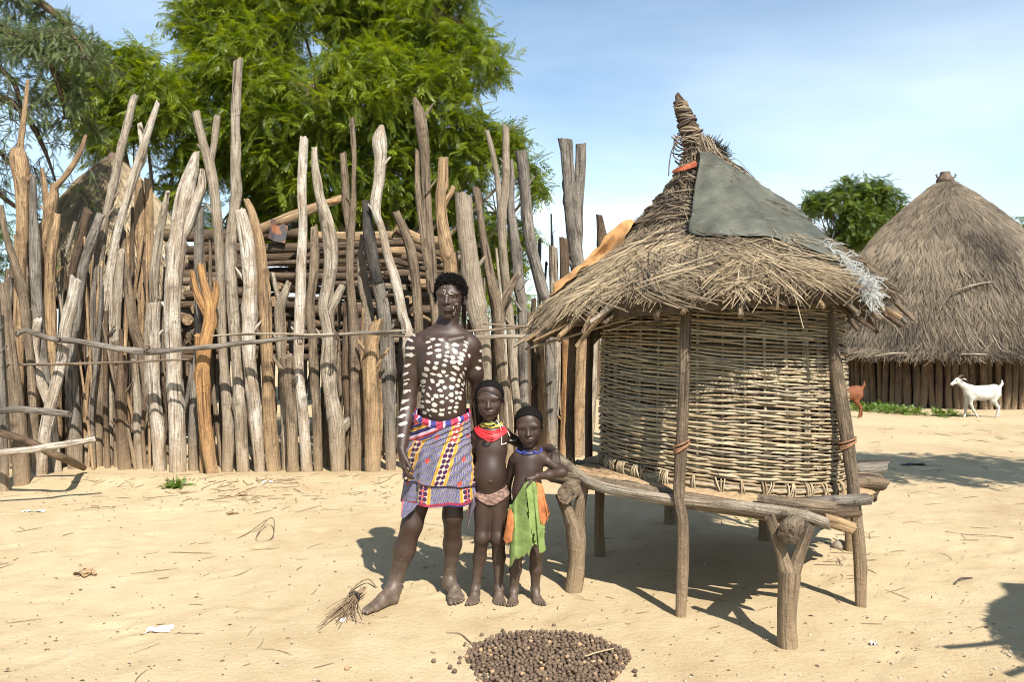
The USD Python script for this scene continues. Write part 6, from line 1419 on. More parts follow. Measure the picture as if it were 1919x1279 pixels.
simple('red_beads', (0.48, 0.02, 0.025), .4, .5); simple('yellow_beads', (0.62, 0.40, 0.05), .4, .5); simple('green_beads', (0.12, 0.16, 0.06), .4, .5); simple('blue_beads', (0.03, 0.05, 0.30), .35, .5); simple('white_beads', (0.70, 0.64, 0.60), .4, .5); simple('dark_cord', (0.03, 0.022, 0.018), .8)
simple('grey_metal', (0.35, 0.33, 0.30), .35, .5, metallic=.8)
def hairline_cap(t, Lf, R, H, cutp, cutr, grow=1.012):
    G = Field(Lf(0, .1, .65) - .17, Lf(0, .1, .65) + .17, .0042)
    G.ell(Lf(0, .10, .64), np.array([.325 * 1.06, .405, .365]) * H * grow, .01, R); G.ell(Lf(0, -.06, .68), np.array([.285 * 1.06, .30, .30]) * H * grow, .04, R)
    for c_, r_ in zip(cutp, cutr): G.ell(Lf(*c_), np.array(r_) * H, .004, R, cut=True)
    v, f = G.skin(2); n = normals(v, f); v = v + n * ((meshkit.fbm(v * 160, 2, 5) - .5) * .0035)[:, None]
    obj('hair', (v, f), M['hair'], t)
    r = rng(3); q = r.integers(0, len(v), 1500); hair_tufts(t, 'hair_curls', v[q], n[q], .0025, r, M['hair'], .0009)

def shell(Fbody, region, off, lo, hi, ripple=.0, thick=.006):
    """Cloth that follows the body: the skin's field grown by off, kept where region(P) < 0."""
    s, P = Fbody._win(lo, hi); G = Field(P[0, 0, 0], P[-1, -1, -1] + Fbody.h * .5, Fbody.h); G.D = Fbody.D[s].copy(); G.n = np.array(G.D.shape)
    rp = (meshkit.fbm(P * 40, 2, 7) - .5) * ripple + .5 * ripple * np.sin(P[..., 2] * 260 + P[..., 0] * 90)
    G.D = np.maximum(np.maximum(G.D - off - rp, region(P)), -(G.D - off + thick)).astype(np.float32)
    G.D[0], G.D[-1], G.D[:, 0], G.D[:, -1], G.D[:, :, 0], G.D[:, :, -1] = 1, 1, 1, 1, 1, 1
    return G.skin(2)

# ---------------------------------------------------------------- the child in the middle
def child_middle():
    Y = 4.27; p = lambda x, y, d=0: W(x, y, Y + d)
    t = thing('person', 'middle standing child with red bead necklaces and folded pinkish briefs', 'person', (-.12, Y, 0))
    F = Field((-.34, 4.0, -.02), (.30, 4.56, 1.26), .0034)
    F.cone(p(922, 840), p(922, 820), .074, .076, .03, ([0, 1, 0], .82)); F.cone(p(921, 845), p(919, 890, -.012), .074, .072, .04, ([0, 1, 0], .9)); F.ell(p(919, 886, -.030), (.070, .062, .085), .04); F.cone(p(919, 890, -.01), p(921, 925, 0), .070, .074, .04, ([0, 1, 0], .86))
    F.cone(p(903, 815, .01), p(942, 815, .01), .035, .035, .03); F.cone(p(920, 796, .015), p(900, 812, .01), .030, .028, .02); F.cone(p(920, 796, .015), p(945, 812, .01), .030, .028, .02)
    F.ell(p(919, 904, -.093), (.007, .006, .007), .008)
    H = .212; Lf, R = head(F, p(917.5, 752, -.005), H, yaw=-3, pitch=4, roll=-2, child=True, neck=(p(920, 803, .02), .037))
    # the arm that goes round the smaller child's neck
    S, E_, Wr = p(950, 818, .03), p(1000, 846, .115), W(1042, 848, 4.25)
    F.cone(S, E_, .030, .026, .025); F.cone(E_, W(1030, 842, 4.34), .026, .024, .02); F.cone(W(1030, 842, 4.34), Wr, .024, .019, .02)
    hand(F, Wr, np.array([-.12, -.35, -1]), np.array([0, .9, -.3]), np.array([-1, -.2, 0]), .132, (7, 12, 10), thumb=(48, 30), spread=9)
    S, E_, Wr = p(891, 820, .02), p(884, 880, .10), p(885, 925, .17)
    F.cone(S, E_, .029, .025, .02); F.cone(E_, Wr, .025, .018, .02); hand(F, Wr, np.array([.1, .1, -1]), np.array([1, 0, 0]), np.array([0, -1, 0]), .12, (15, 20, 15))
    for hip, knee, calf, ank, heel, toe, big in ((p(906, 935), p(903, 1008, -.01), W(899, 1045, 4.30), W(891, 1103, 4.31), (-.193, 4.345), (-.212, 4.185), -1), (p(935, 935), p(933, 1008, -.01), W(935, 1045, 4.30), W(935, 1103, 4.31), (-.072, 4.345), (-.066, 4.185), 1)):
        F.cone(hip, knee, .056, .037, .02); F.cone(knee, calf, .038, .034, .02); F.cone(calf, ank, .034, .022, .02); F.ell(knee + np.array([0, -.014, 0]), (.030, .028, .034), .02)
        g0 = gz(heel[0], 4.25); foot(F, ank, .022, np.array([*heel, g0]), np.array([*toe, g0]), -big if False else (1 if heel[0] > -.13 else -1) * -1, .175)
    V, Fc = F.skin(); dust = np.clip((.32 - V[:, 2]) / .32, 0, 1) ** 1.4 * .7 + .03
    obj('body', (V, Fc), M['skin'], t, attrs={'paint': np.full(len(V), -1.0), 'dust': dust}); eyes(t, Lf, R, H)
    hairline_cap(t, Lf, R, H, [(-.02, -.62, .55), (0, .2, .02)], [(.62, .62, .44), (.7, .7, .42)])
    strand(t, 'head_cord', [Lf(-.25, -.30, .80), Lf(-.08, -.36, .86), Lf(.12, -.375, .79), Lf(.24, -.32, .68), Lf(.315, -.20, .58)], .0028, L + 'dark_cord')
    # briefs
    zc = p(920, 922)[2]; x0 = p(920, 922)[0]
    def region(P):
        x, y, z = P[..., 0] - x0, P[..., 1], P[..., 2]
        top = z - (zc + .012 + .25 * np.maximum(x, -.03) - .10 * np.exp(-(x / .05) ** 2) * .12 * (y < Y)); legl = (zc - .062 + .62 * np.maximum(np.abs(x) - .02, 0)) - z
        return np.maximum(np.maximum(top, legl), np.abs(x) - .12)
    v, f = shell(F, region, .007, (x0 - .13, 4.1, zc - .10), (x0 + .13, 4.45, zc + .07), .002)
    obj('briefs', (v, f), simple('pinkish_cloth', (0.24, 0.15, 0.12), .85, noise=(60, .35, 1.4), bump=.5), t)
    # bead strands
    SKIN[0] = F; c = p(920, 797, .0)
    for k in range(9): necklace(t, 'bead_strand', c + np.array([r7[k] * .004, -.004, -.004 - .0035 * (k % 5)]), .064 + .0022 * k, .062 + .002 * k, -.008 + .002 * (k % 3), .0042, L + 'red_beads', None, .026 + .0045 * k, k * .7)
    for k in range(4): necklace(t, 'bead_strand', c + np.array([.002, 0, .010 + .003 * k]), .052 + .003 * (3 - k), .052, -.006, .0036, L + ('yellow_beads' if k % 2 == 0 else 'green_beads'), None, .016 - .002 * k, k)
    strand(t, 'white_strand', snap(F, catmull([p(935, 788, -.02), p(948, 798, -.03), p(955, 812, -.03), p(957, 818, -.025)], .008), .0045), .003, L + 'white_beads', beads=.006)
    strand(t, 'white_strand', snap(F, catmull([p(937, 790, -.03), p(941, 800, -.05), p(942, 820, -.062), p(941, 834, -.066), p(944, 833, -.066), p(956, 832, -.05)], .008), .0045), .003, L + 'white_beads', beads=.006)
    strand(t, 'armlet', [S0 for S0 in (np.array([math.cos(a) * .031, math.sin(a) * .031 - .0, .006 * math.sin(a)]) + p(958, 823, .035) for a in np.linspace(0, 2 * np.pi, 14)[:-1])], .005, L + 'grey_metal', True)
    strand(t, 'bracelet', [Wr0 for Wr0 in (W(1037, 845, 4.285) + rot([0, 1, 0], 20) @ np.array([math.cos(a) * .010, math.sin(a) * .026, math.sin(a + .6) * .026]) for a in np.linspace(0, 2 * np.pi, 14)[:-1])], .0055, L + 'grey_metal', True)
r7 = rng(12).normal(0, 1, 12)
child_middle()

# ---------------------------------------------------------------- the smallest child
def child_small():
    Y = 4.25; p = lambda x, y, d=0: W(x, y, Y + d)
    t = thing('person', 'smallest standing child in a blue necklace holding a torn green cloth', 'person', (.09, Y, 0))
    F = Field((-.10, 3.98, -.02), (.36, 4.50, 1.12), .0034)
    F.cone(p(991, 878), p(992, 862), .066, .068, .03, ([0, 1, 0], .82)); F.cone(p(990, 885), p(988, 920, -.01), .066, .066, .04, ([0, 1, 0], .9)); F.ell(p(987, 918, -.026), (.062, .055, .075), .04); F.cone(p(988, 920), p(987, 955), .066, .070, .04, ([0, 1, 0], .88))
    F.cone(p(970, 858, .01), p(1016, 858, .01), .033, .033, .03); F.cone(p(992, 842, .015), p(972, 855, .01), .028, .026, .02); F.cone(p(992, 842, .015), p(1014, 855, .01), .028, .026, .02)
    H = .206; Lf, R = head(F, p(991, 801, -.015), H, yaw=-4, pitch=9, roll=-3, child=True, neck=(p(992, 848, .015), .034))
    S, E_, Wr = p(1022, 862, .01), W(1054, 886, 4.20), W(1006, 893, 4.10)
    F.cone(S, E_, .028, .023, .02); F.cone(E_, W(1030, 891, 4.15), .024, .023, .02); F.cone(W(1030, 891, 4.15), Wr, .023, .0185, .02)
    hand(F, Wr, np.array([-1, -.1, -.05]), np.array([.1, .55, -.85]), np.array([0, -.9, .5]), .108, (58, 72, 40), thumb=(35, 60), spread=2)
    S, E_, Wr = p(962, 864, .02), p(949, 915, .09), p(955, 958, .10)
    F.cone(S, E_, .027, .023, .02); F.cone(E_, Wr, .023, .017, .02); hand(F, Wr, np.array([.05, -.1, -1]), np.array([1, 0, 0]), np.array([0, -1, 0]), .11, (15, 20, 15))
    for hip, knee, calf, ank, heel, toe, big in ((p(972, 962), p(968, 1035), W(966, 1068, 4.27), W(963, 1108, 4.28), (.012, 4.315), (.002, 4.175), -1), (p(1001, 962), p(1004, 1035), W(1004, 1068, 4.27), W(1003, 1105, 4.29), (.118, 4.325), (.152, 4.185), 1)):
        F.cone(hip, knee, .052, .034, .02); F.cone(knee, calf, .034, .031, .02); F.cone(calf, ank, .031, .021, .02)
        g0 = gz(heel[0], 4.25); foot(F, ank, .021, np.array([*heel, g0]), np.array([*toe, g0]), 1 if heel[0] < .06 else -1, .155)
    V, Fc = F.skin(); dust = np.clip((.30 - V[:, 2]) / .30, 0, 1) ** 1.4 * .7 + .03
    obj('body', (V, Fc), M['skin'], t, attrs={'paint': np.full(len(V), -1.0), 'dust': dust}); eyes(t, Lf, R, H)
    hairline_cap(t, Lf, R, H, [(0, -.60, .52), (0, .2, .02)], [(.62, .60, .42), (.7, .7, .42)])
    SKIN[0] = F; necklace(t, 'bead_strand', p(992, 841, -.0), .068, .066, -.008, .0030, L + 'blue_beads', .0060, .024); necklace(t, 'bead_strand', p(992, 840, -.0), .066, .064, -.006, .0028, L + 'blue_beads', .0058, .017)
    necklace(t, 'bead_strand', p(992, 838, -.0), .05, .05, -.004, .0022, L + 'dark_cord', None, .012)
    # cloth: a wrap round the hips and the torn length held up in the hand
    zh = p(990, 955)[2]; x0 = p(987, 955)[0]
    def region(P):
        x, z = P[..., 0] - x0, P[..., 2]; e = (meshkit.noise(P * [60, 60, 0], 4) - .5) * .03
        return np.maximum(np.maximum(z - (zh + .045 + .22 * x), (zh - .17 + e) - z), np.abs(x) - .13)
    green = usdkit.material(stage, L + 'green_cloth', {'g': ('geometry', {}), 'n': ('noise_texture', {'scale': 13.0, 'detail': 8.0, 'roughness': .7}), 'n2': ('noise_texture', {'scale': 130.0, 'detail': 3.0}), 'r': ('rgb_ramp', {'ramp': [(0.32, (0.12, 0.165, 0.055)), (0.47, (0.195, 0.27, 0.082)), (0.7, (0.26, 0.325, 0.125))]}), 'b': ('bump', {'strength': .4, 'distance': .004}), 'p': ('principled_bsdf', {'roughness': .9, 'specular_ior_level': .15}), 'tl': ('translucent_bsdf', {}), 'm': ('mix_closure', {'fac': .18})},
                            [('g.position', 'n.vector'), ('g.position', 'n2.vector'), ('n.fac', 'r.fac'), ('r.color', 'p.base_color'), ('r.color', 'tl.color'), ('n2.fac', 'b.height'), ('b.normal', 'p.normal'), ('p.BSDF', 'm.closure1'), ('tl.BSDF', 'm.closure2')], surface='m.closure')
    orange = simple('orange_cloth', (0.46, 0.165, 0.06), .9, noise=(28, .6, 1.25), bump=.3)
    v, f = shell(F, region, .010, (x0 - .14, 4.08, zh - .22), (x0 + .14, 4.42, zh + .10), .003); obj('hip_wrap', (v, f), green, t)
    def sheet(name, top, bottom, mat, seed, nf, amp, torn=.02, n=44, m=60, holes=()):
        """Hanging cloth between two polylines, pleated, with a ragged hem and torn holes."""
        r = rng(seed); A, B = catmull(np.array(top), .002), catmull(np.array(bottom), .004); g = lambda C, k: np.stack([np.interp(np.linspace(0, 1, k), np.linspace(0, 1, len(C)), C[:, q]) for q in range(3)], -1)
        A, B = g(A, n), g(B, n); tt = np.linspace(0, 1, m)[:, None, None]; S = A[None] * (1 - tt) + B[None] * tt
        x = np.linspace(0, 1, n)[None]; ph = nf * 2 * np.pi * x + 2.0 * np.sin(3 * x * 2)
        S[..., 1] += amp * tt[..., 0] ** .6 * np.sin(ph) - .02 * np.sin(np.pi * tt[..., 0]) * .6; S[..., 0] += amp * .5 * tt[..., 0] * np.cos(ph * 1.3)
        hem = torn * (meshkit.fbm(np.stack([x[0] * 14, x[0] * 0, x[0] * 0 + seed], -1), 3, seed) - .35); S[..., 2] += (tt[..., 0] ** 6) * hem[None] * 1.6
        S += ((meshkit.fbm(S * 22, 3, seed) - .5) * .010)[..., None] * [0, 1, 0]
        i = np.arange(n * m).reshape(m, n); q = np.stack([i[:-1, :-1], i[:-1, 1:], i[1:, 1:], i[1:, :-1]], -1); keep = np.ones(q.shape[:2], bool)
        gy, gx = np.meshgrid(np.linspace(0, 1, m - 1), np.linspace(0, 1, n - 1), indexing='ij')
        for hx, hy, ha, hb in holes: keep &= ((gx - hx) / ha) ** 2 + ((gy - hy) / hb) ** 2 > 1 + .6 * np.sin(gx * 60 + gy * 40)
        q = q[keep]; P1 = S.reshape(-1, 3); f1 = tri(q); k = n * m
        e = np.sort(np.vstack([q[:, [0, 1]], q[:, [1, 2]], q[:, [2, 3]], q[:, [3, 0]]]), 1); uq, ct = np.unique(e, axis=0, return_counts=True); be = uq[ct == 1]
        obj(name, (np.vstack([P1, P1 + [0, .0035, 0]]), np.vstack([f1, f1[:, ::-1] + k, tri(np.stack([be[:, 0], be[:, 1], be[:, 1] + k, be[:, 0] + k], -1))])), mat, t, smooth=True)
    sheet('held_cloth', [W(958, 950, 4.15), W(972, 925, 4.12), W(986, 902, 4.085), W(996, 899, 4.08), W(1006, 908, 4.08)], [W(953, 1066, 4.14), W(972, 1048, 4.10), W(992, 1035, 4.09), W(1004, 1024, 4.08), W(1012, 1040, 4.10), W(1021, 1040, 4.12)], green, 5, 3.2, .014, .05, holes=((.66, .30, .018, .16), (.62, .47, .03, .06), (.83, .72, .03, .05), (.70, .93, .045, .16)))
    sheet('orange_cloth', [W(1001, 904, 4.10), W(1009, 905, 4.09), W(1016, 908, 4.10)], [W(1007, 984, 4.10), W(1016, 986, 4.085), W(1024, 978, 4.09), W(1030, 966, 4.10)], orange, 8, 2.6, .010, .03)
    sheet('orange_cloth', [W(954, 951, 4.15), W(959, 958, 4.13), W(963, 966, 4.13)], [W(942, 1012, 4.16), W(950, 1022, 4.14), W(958, 1022, 4.12), W(964, 1004, 4.12)], orange, 9, 1.8, .008, .03)
child_small()
# ---------------------------------------------------------------- goats
def goat(name, label, loc, rz, coat, seed, s=1.0, tail_up=True):
    """Walking goat facing -x before the turn; one continuous body."""
    t = thing(name, label, 'goat', loc, rz)
    F = Field((-.62, -.2, -.02), (.50, .2, .92), .010)
    F.cone((-.20, 0, .50), (.24, 0, .52), .125, .118, .05, ([0, 1, 0], .80)); F.ell((.02, 0, .455), (.25, .115, .125), .06); F.ell((-.20, 0, .47), (.12, .095, .15), .05); F.ell((.27, 0, .53), (.12, .092, .115), .05)
    F.cone((-.24, 0, .56), (-.44, 0, .70), .082, .050, .05, ([0, 1, 0], .75))
    F.cone((-.455, 0, .725), (-.575, 0, .655), .050, .028, .03, ([0, 1, 0], .80)); F.ell((-.46, 0, .73), (.060, .042, .050), .02); F.cone((-.56, 0, .635), (-.555, 0, .60), .012, .004, .01)
    for q in (-1, 1): F.cone((-.425, q * .040, .745), (-.375, q * .095, .765), .014, .016, .012, ([0, 0, 1], .5)); F.cone((-.375, q * .095, .765), (-.345, q * .12, .735), .016, .006, .01)
    F.cone((.37, 0, .59), (.42, 0, .66), .030, .026, .03); F.cone((.42, 0, .66), (.415, 0, .73), .026, .012, .01)
    # front legs: wrist low and forward; hind legs: knee forward by the belly, hock pointing back
    for q, pts in ((-1, [(-.23, .40, .055), (-.235, .27, .030), (-.17, .13, .022), (-.115, .045, .017), (-.10, .012, .022)]), (1, [(-.22, .40, .055), (-.25, .26, .030), (-.265, .13, .021), (-.275, .045, .017), (-.295, .012, .022)])):
        for a, b in zip(pts[:-1], pts[1:]): F.cone((a[0], q * .065, a[1]), (b[0], q * .06, b[1]), a[2], b[2], .02)
    for q, pts in ((-1, [(.27, .46, .085), (.21, .33, .050), (.31, .20, .025), (.285, .06, .018), (.262, .012, .022)]), (1, [(.29, .46, .085), (.27, .33, .052), (.385, .205, .025), (.40, .06, .018), (.38, .012, .022)])):
        for a, b in zip(pts[:-1], pts[1:]): F.cone((a[0], q * .06, a[1]), (b[0], q * .06, b[1]), a[2], b[2], .025)
    V, Fc = F.skin(3)
    V = V * s; pth = str(t.GetPath())
    obj('body', (V, Fc), coat, t, local=True)
    v, f = ico(2)
    for q in (-1, 1): obj('eye', (v * .011 * s + np.array([-.495, q * .037, .728]) * s, f), simple(name + '_eye' + ('' if q < 0 else '_b'), (0.01, 0.008, 0.006), .2), t, local=True)
    for q in (-1, 1):
        P = np.array([[-.44, q * .02, .76], [-.42, q * .028, .80], [-.385, q * .034, .825], [-.35, q * .038, .83]])[None] * s
        obj('horn', tubes(P, np.array([[.012, .010, .007, .003]]) * s, 6), simple(name + '_horn' + ('' if q < 0 else '_b'), (0.13, 0.10, 0.08), .5), t, local=True)
    return t
white_coat = simple('white_goat_coat', (0.45, 0.42, 0.37), .9, noise=(11, .62, 1.2)); brown_coat = simple('red_brown_goat_coat', (0.15, 0.052, 0.02), .75, noise=(9, .75, 1.2))
gw = W(1838, 782, 14.55); goat('goat', 'white goat walking left in front of the big hut', (gw[0], gw[1], float(gz(gw[0], gw[1]))), 0, white_coat, 1, .93)
gb = W(1555, 784, 14.5); goat('goat', 'red-brown goat of which only the rump shows past the granary', (gb[0] + .27, gb[1], float(gz(gb[0], gb[1]))), 6, brown_coat, 2, .90)
# ---------------------------------------------------------------- nuts spread to dry in the foreground
r = rng(900)
nv, nf = ico(2)
def nut_proto(k):
    v = nv * (1 + .16 * (meshkit.fbm(nv * 2.2 + k * 5, 2, k) - .5)[:, None]) * [1, r.uniform(.9, 1.08), r.uniform(.82, .98)]
    return v * .0094, nf
nut_mat = usdkit.material(stage, L + 'nut_shell', {'o': ('object_info', {}), 'g': ('geometry', {}), 'n': ('noise_texture', {'scale': 140.0, 'detail': 4.0}), 'w': ('white_noise_texture', {'dimensions': '3D'}), 'ra': ('rgb_ramp', {'ramp': [(0, (0.075, 0.050, 0.034)), (0.5, (0.115, 0.078, 0.052)), (0.93, (0.15, 0.105, 0.07)), (0.96, (0.32, 0.20, 0.11)), (1, (0.34, 0.22, 0.12))]}),
    'r': ('map_range', {'from_min': .3, 'from_max': .7, 'to_min': .72, 'to_max': 1.3}), 'h': ('hsv', {}), 'b': ('bump', {'strength': .5, 'distance': .003}), 'p': ('principled_bsdf', {'roughness': .8, 'specular_ior_level': .25})},
    [('o.location', 'w.vector'), ('w.value', 'ra.fac'), ('g.position', 'n.vector'), ('n.fac', 'r.value'), ('ra.color', 'h.color'), ('r.result', 'h.value'), ('h.color', 'p.base_color'), ('n.fac', 'b.height'), ('b.normal', 'p.normal')], surface='p.BSDF')
def ground_at(px, py):
    Y = FPX * CAM_H / (py - CY); x = (px - CX) * Y / FPX
    for _ in range(4):
        z = float(gz(x, Y)); Y = FPX * (CAM_H - z) / (py - CY); x = (px - CX) * Y / FPX
    return np.array([x, Y, float(gz(x, Y))])
C0 = ground_at(1022, 1241)
def heap(x, y):
    q = np.hypot((x - C0[0]) / .355, (y - C0[1]) / .335); return q
cand = []
tries = 0
tree_xy = []
cell = {}
while tries < 26000:
    tries += 1
    a = r.uniform(0, 2 * np.pi); q = math.sqrt(r.uniform()) * (1 + .05 * math.sin(3 * a + 1) + .03 * math.sin(7 * a))
    x, y = C0[0] + .355 * q * math.cos(a), C0[1] + .335 * q * math.sin(a)
    if meshkit.noise(np.array([[x * 9, y * 9, 0]]), 4)[0] > .86: continue
    key = (int(x / .0185), int(y / .0185)); ok = True; lay_ = 0
    for i in (-1, 0, 1):
        for j in (-1, 0, 1):
            for (x2, y2, l2) in cell.get((key[0] + i, key[1] + j), ()):
                d = math.hypot(x - x2, y - y2)
                if d < .0178: ok = False
    if not ok: continue
    cell.setdefault(key, []).append((x, y, 0)); cand.append((x, y, 0.0))
base_n = len(cand)
top = []
for _ in range(5000):
    x, y, _z = cand[r.integers(base_n)]; x += r.normal(0, .010); y += r.normal(0, .010)
    if heap(x, y) > .93: continue
    if all(math.hypot(x - u, y - v) > .019 for u, v, _ in top): top.append((x, y, .0138))
    if len(top) > 620: break
nuts = [(x, y, z) for x, y, z in cand + top]
strays = [(844, 1254), (872, 1210), (903, 1194), (942, 1186), (862, 1237), (861, 1246), (852, 1262), (1038, 1176), (889, 1210), (1190, 1262), (1191, 1270), (813, 1243), (650, 1257), (1126, 1200), (1170, 1222)]
nuts.sort(key=lambda n_: (n_[1] - n_[2] * 3))
vis = [n_ for n_ in nuts if n_[1] > FPX * CAM_H / (1300 - CY)]
protos = []
for k in range(4):
    protos.append(nut_proto(k))
def nut_prim(x, y, z, label, group):
    k = r.integers(4); first = f'/World/nut' if k == 0 and False else None
    t = thing('nut', label, 'nut', (x, y, z), r.uniform(0, 360), group, scale=r.uniform(.78, 1.18) * np.array([1, r.uniform(.88, 1.1), 1])); t.GetReferences().AddInternalReference(f'/World/Looks/nut_form_{k}'); t.SetInstanceable(True)
    return t
for k, (v, f) in enumerate(protos):
    stage.CreateClassPrim(f'/World/Looks/nut_form_{k}')
    usdkit.mesh(stage, f'/World/Looks/nut_form_{k}/shell', (v, f), nut_mat, True)
for x, y in strays:
    p = ground_at(x, y); nut_prim(p[0], p[1], p[2] + .008, 'stray round brown nut lying apart from the heap on the sand', 'stray nuts beside the heap')
pick = r.permutation(len(vis))
order = sorted(range(len(vis)), key=lambda i: -vis[i][2] * 40 - (0 if vis[i][2] else .5) + vis[i][1] * .01 + r.uniform(0, .3))
single = set(order[:278])
rest = []
for i, (x, y, z) in enumerate(vis):
    zz = float(gz(x, y)) + z + .008
    if i in single: nut_prim(x, y, zz, 'round brown nut in the flat heap drying on the sand in front', 'nuts in the drying heap')
    else: rest.append((x, y, zz))
for n_ in nuts:
    if n_[1] <= FPX * CAM_H / (1300 - CY): rest.append((n_[0], n_[1], float(gz(n_[0], n_[1])) + n_[2] + .008))
pi = UsdGeom.PointInstancer.Define(stage, '/World/nut_heap')
for k, (v, f) in enumerate(protos): usdkit.mesh(stage, f'/World/nut_heap/nut_shell_{k:03d}', (v, f), nut_mat, True)
pi.CreatePrototypesRel().SetTargets([Sdf.Path(f'/World/nut_heap/nut_shell_{k:03d}') for k in range(4)])
pi.CreatePositionsAttr(Vt.Vec3fArray.FromNumpy(np.array(rest, np.float32))); pi.CreateScalesAttr(Vt.Vec3fArray.FromNumpy((r.uniform(.78, 1.18, (len(rest), 1)) * np.ones(3)).astype(np.float32))); pi.CreateProtoIndicesAttr(Vt.IntArray.FromNumpy(r.integers(0, 4, len(rest)).astype(np.int32)))
tag(pi, 'lower layer of the flat heap of round brown nuts on the sand', 'nut heap', kind='stuff')

# ---------------------------------------------------------------- litter on the sand
def litter():
    r = rng(910); P, R = [], []
    def scatter(n, x0, x1, y0, y1, lmin, lmax, rad):
        for _ in range(n):
            p = ground_at(r.uniform(x0, x1), y0 + (y1 - y0) * r.uniform() ** 1.3); a = r.uniform(0, np.pi) * .6 - .3 if r.uniform() < .6 else r.uniform(0, np.pi); ln = r.uniform(lmin, lmax); t = np.linspace(-.5, .5, 5)
            bend = r.normal(0, .05) * ln; x = p[0] + ln * t * math.cos(a) - bend * (t * 2) ** 2 * math.sin(a); y = p[1] + ln * t * math.sin(a) + bend * (t * 2) ** 2 * math.cos(a)
            P.append(np.stack([x, y, gz(x, y) + rad * .9 + .002 + abs(r.normal(0, .003)) * (t + .5)], -1)); R.append(rad * r.uniform(.6, 1.4) * np.array([.7, 1, 1, .9, .5]))
    scatter(150, -60, 1000, 890, 960, .03, .22, .0026); scatter(26, -60, 640, 930, 1090, .04, .30, .0024); scatter(20, 250, 1100, 960, 1279, .02, .14, .0016); scatter(8, 0, 700, 1080, 1279, .03, .18, .0016)
    scatter(60, 1640, 1980, 790, 960, .04, .35, .0030); scatter(24, 1560, 1980, 960, 1240, .03, .2, .0020); scatter(22, 1050, 1650, 980, 1200, .03, .18, .0020); scatter(60, 330, 560, 900, 940, .04, .2, .004); scatter(40, 1540, 1640, 1000, 1090, .04, .2, .0026)
    tag(obj('twig_litter', tubes(np.array(P), np.array(R), 4), M['twig'], smooth=False), 'thin twigs, straws and stalks littering the sand', 'litter', kind='stuff')
    V, Fc, n = [], [], 0
    for _ in range(1500):
        px_, py_ = (r.uniform(-60, 1000), r.uniform(888, 960)) if r.uniform() < .4 else (r.uniform(-60, 1980), 800 + 480 * r.uniform() ** 1.2)
        if py_ < 885 and px_ < 1600: continue
        p = ground_at(px_, py_); s = r.uniform(.004, .014) * (1.4 if r.uniform() < .1 else 1); a = r.uniform(0, 6.28); h = r.uniform(.001, .006)
        c, q = math.cos(a), math.sin(a); pts = np.array([[-s, 0, 0], [0, -s * .45, h], [s, 0, h * .3], [0, s * .45, h]]) @ np.array([[c, q, 0], [-q, c, 0], [0, 0, 1]])
        V.append(p + pts + [0, 0, .003]); Fc.append(np.array([[0, 1, 2], [0, 2, 3]]) + n); n += 4
    tag(obj('leaf_litter', (np.vstack(V), np.vstack(Fc)), simple('leaf_crumbs', (0.15, 0.10, 0.06), .9, noise=(40, .4, 1.6)), smooth=False), 'small crumbs of dry leaf and bark on the sand', 'litter', kind='stuff')
    v, f = ico(1); V, Fc, n = [], [], 0
    for _ in range(900):
        p = ground_at(r.uniform(-60, 1980), 800 + 480 * r.uniform()); 
        if p[1] > 8 and p[0] < 3: continue
        s = r.uniform(.002, .008) ; V.append(p + v * s * [1, 1, .6] * r.uniform(.7, 1.3, 3) + [0, 0, s * .3]); Fc.append(f + n); n += len(v)
    tag(obj('pebbles', (np.vstack(V), np.vstack(Fc)), simple('pebble', (0.33, 0.27, 0.20), .9, noise=(60, .6, 1.4))), 'tiny pebbles and clods scattered on the sand', 'pebbles', kind='stuff')
litter()
def gtube(name, label, cat, pts, rad, mat, lift=0.0, sides=6):
    q = []
    for x, y, dz in pts: g = ground_at(x, y); q.append(g + [0, 0, rad + dz])
    q = catmull(np.array(q), .01); return tag(obj(name, tubes(q[None], rad, sides), mat), label, cat)
gtube('twig', 'thin looped twig curled on the open sand at left', 'twig', [(445, 1011, 0), (470, 1000, .01), (500, 988, .05), (513, 993, .07), (512, 1010, .02), (498, 1016, .0), (480, 1014, .0), (488, 1000, .03), (500, 990, .05)], .004, M['twig'])
gtube('twig', 'long thin curved stalk lying right of the granary', 'twig', [(1772, 998, 0), (1810, 1003, 0), (1860, 1008, .01), (1900, 1010, 0)], .003, M['twig'])
gtube('twig', 'short dark forked stick on the sand near the right edge', 'twig', [(1788, 1098, 0), (1800, 1090, .01), (1822, 1086, .0)], .005, M['twig_dark'])
gtube('twig', 'bent pale stalk lying beside the nut heap', 'twig', [(836, 1188, 0), (862, 1192, .005), (880, 1204, 0), (892, 1212, 0)], .003, M['twig'])
gtube('twig', 'straw lying across the right of the nut heap', 'twig', [(1096, 1246, .03), (1120, 1240, .035), (1150, 1231, .03)], .0035, M['straw_stalk'] if 'straw_stalk' in M else simple('straw_stalk', (0.33, 0.25, 0.15), .7))
gtube('twig', 'curved twig arching over the sand left of the twig broom', 'twig', [(646, 1136, 0), (650, 1122, .0), (668, 1106, .02), (690, 1098, .03), (706, 1104, 0)], .005, M['twig'])
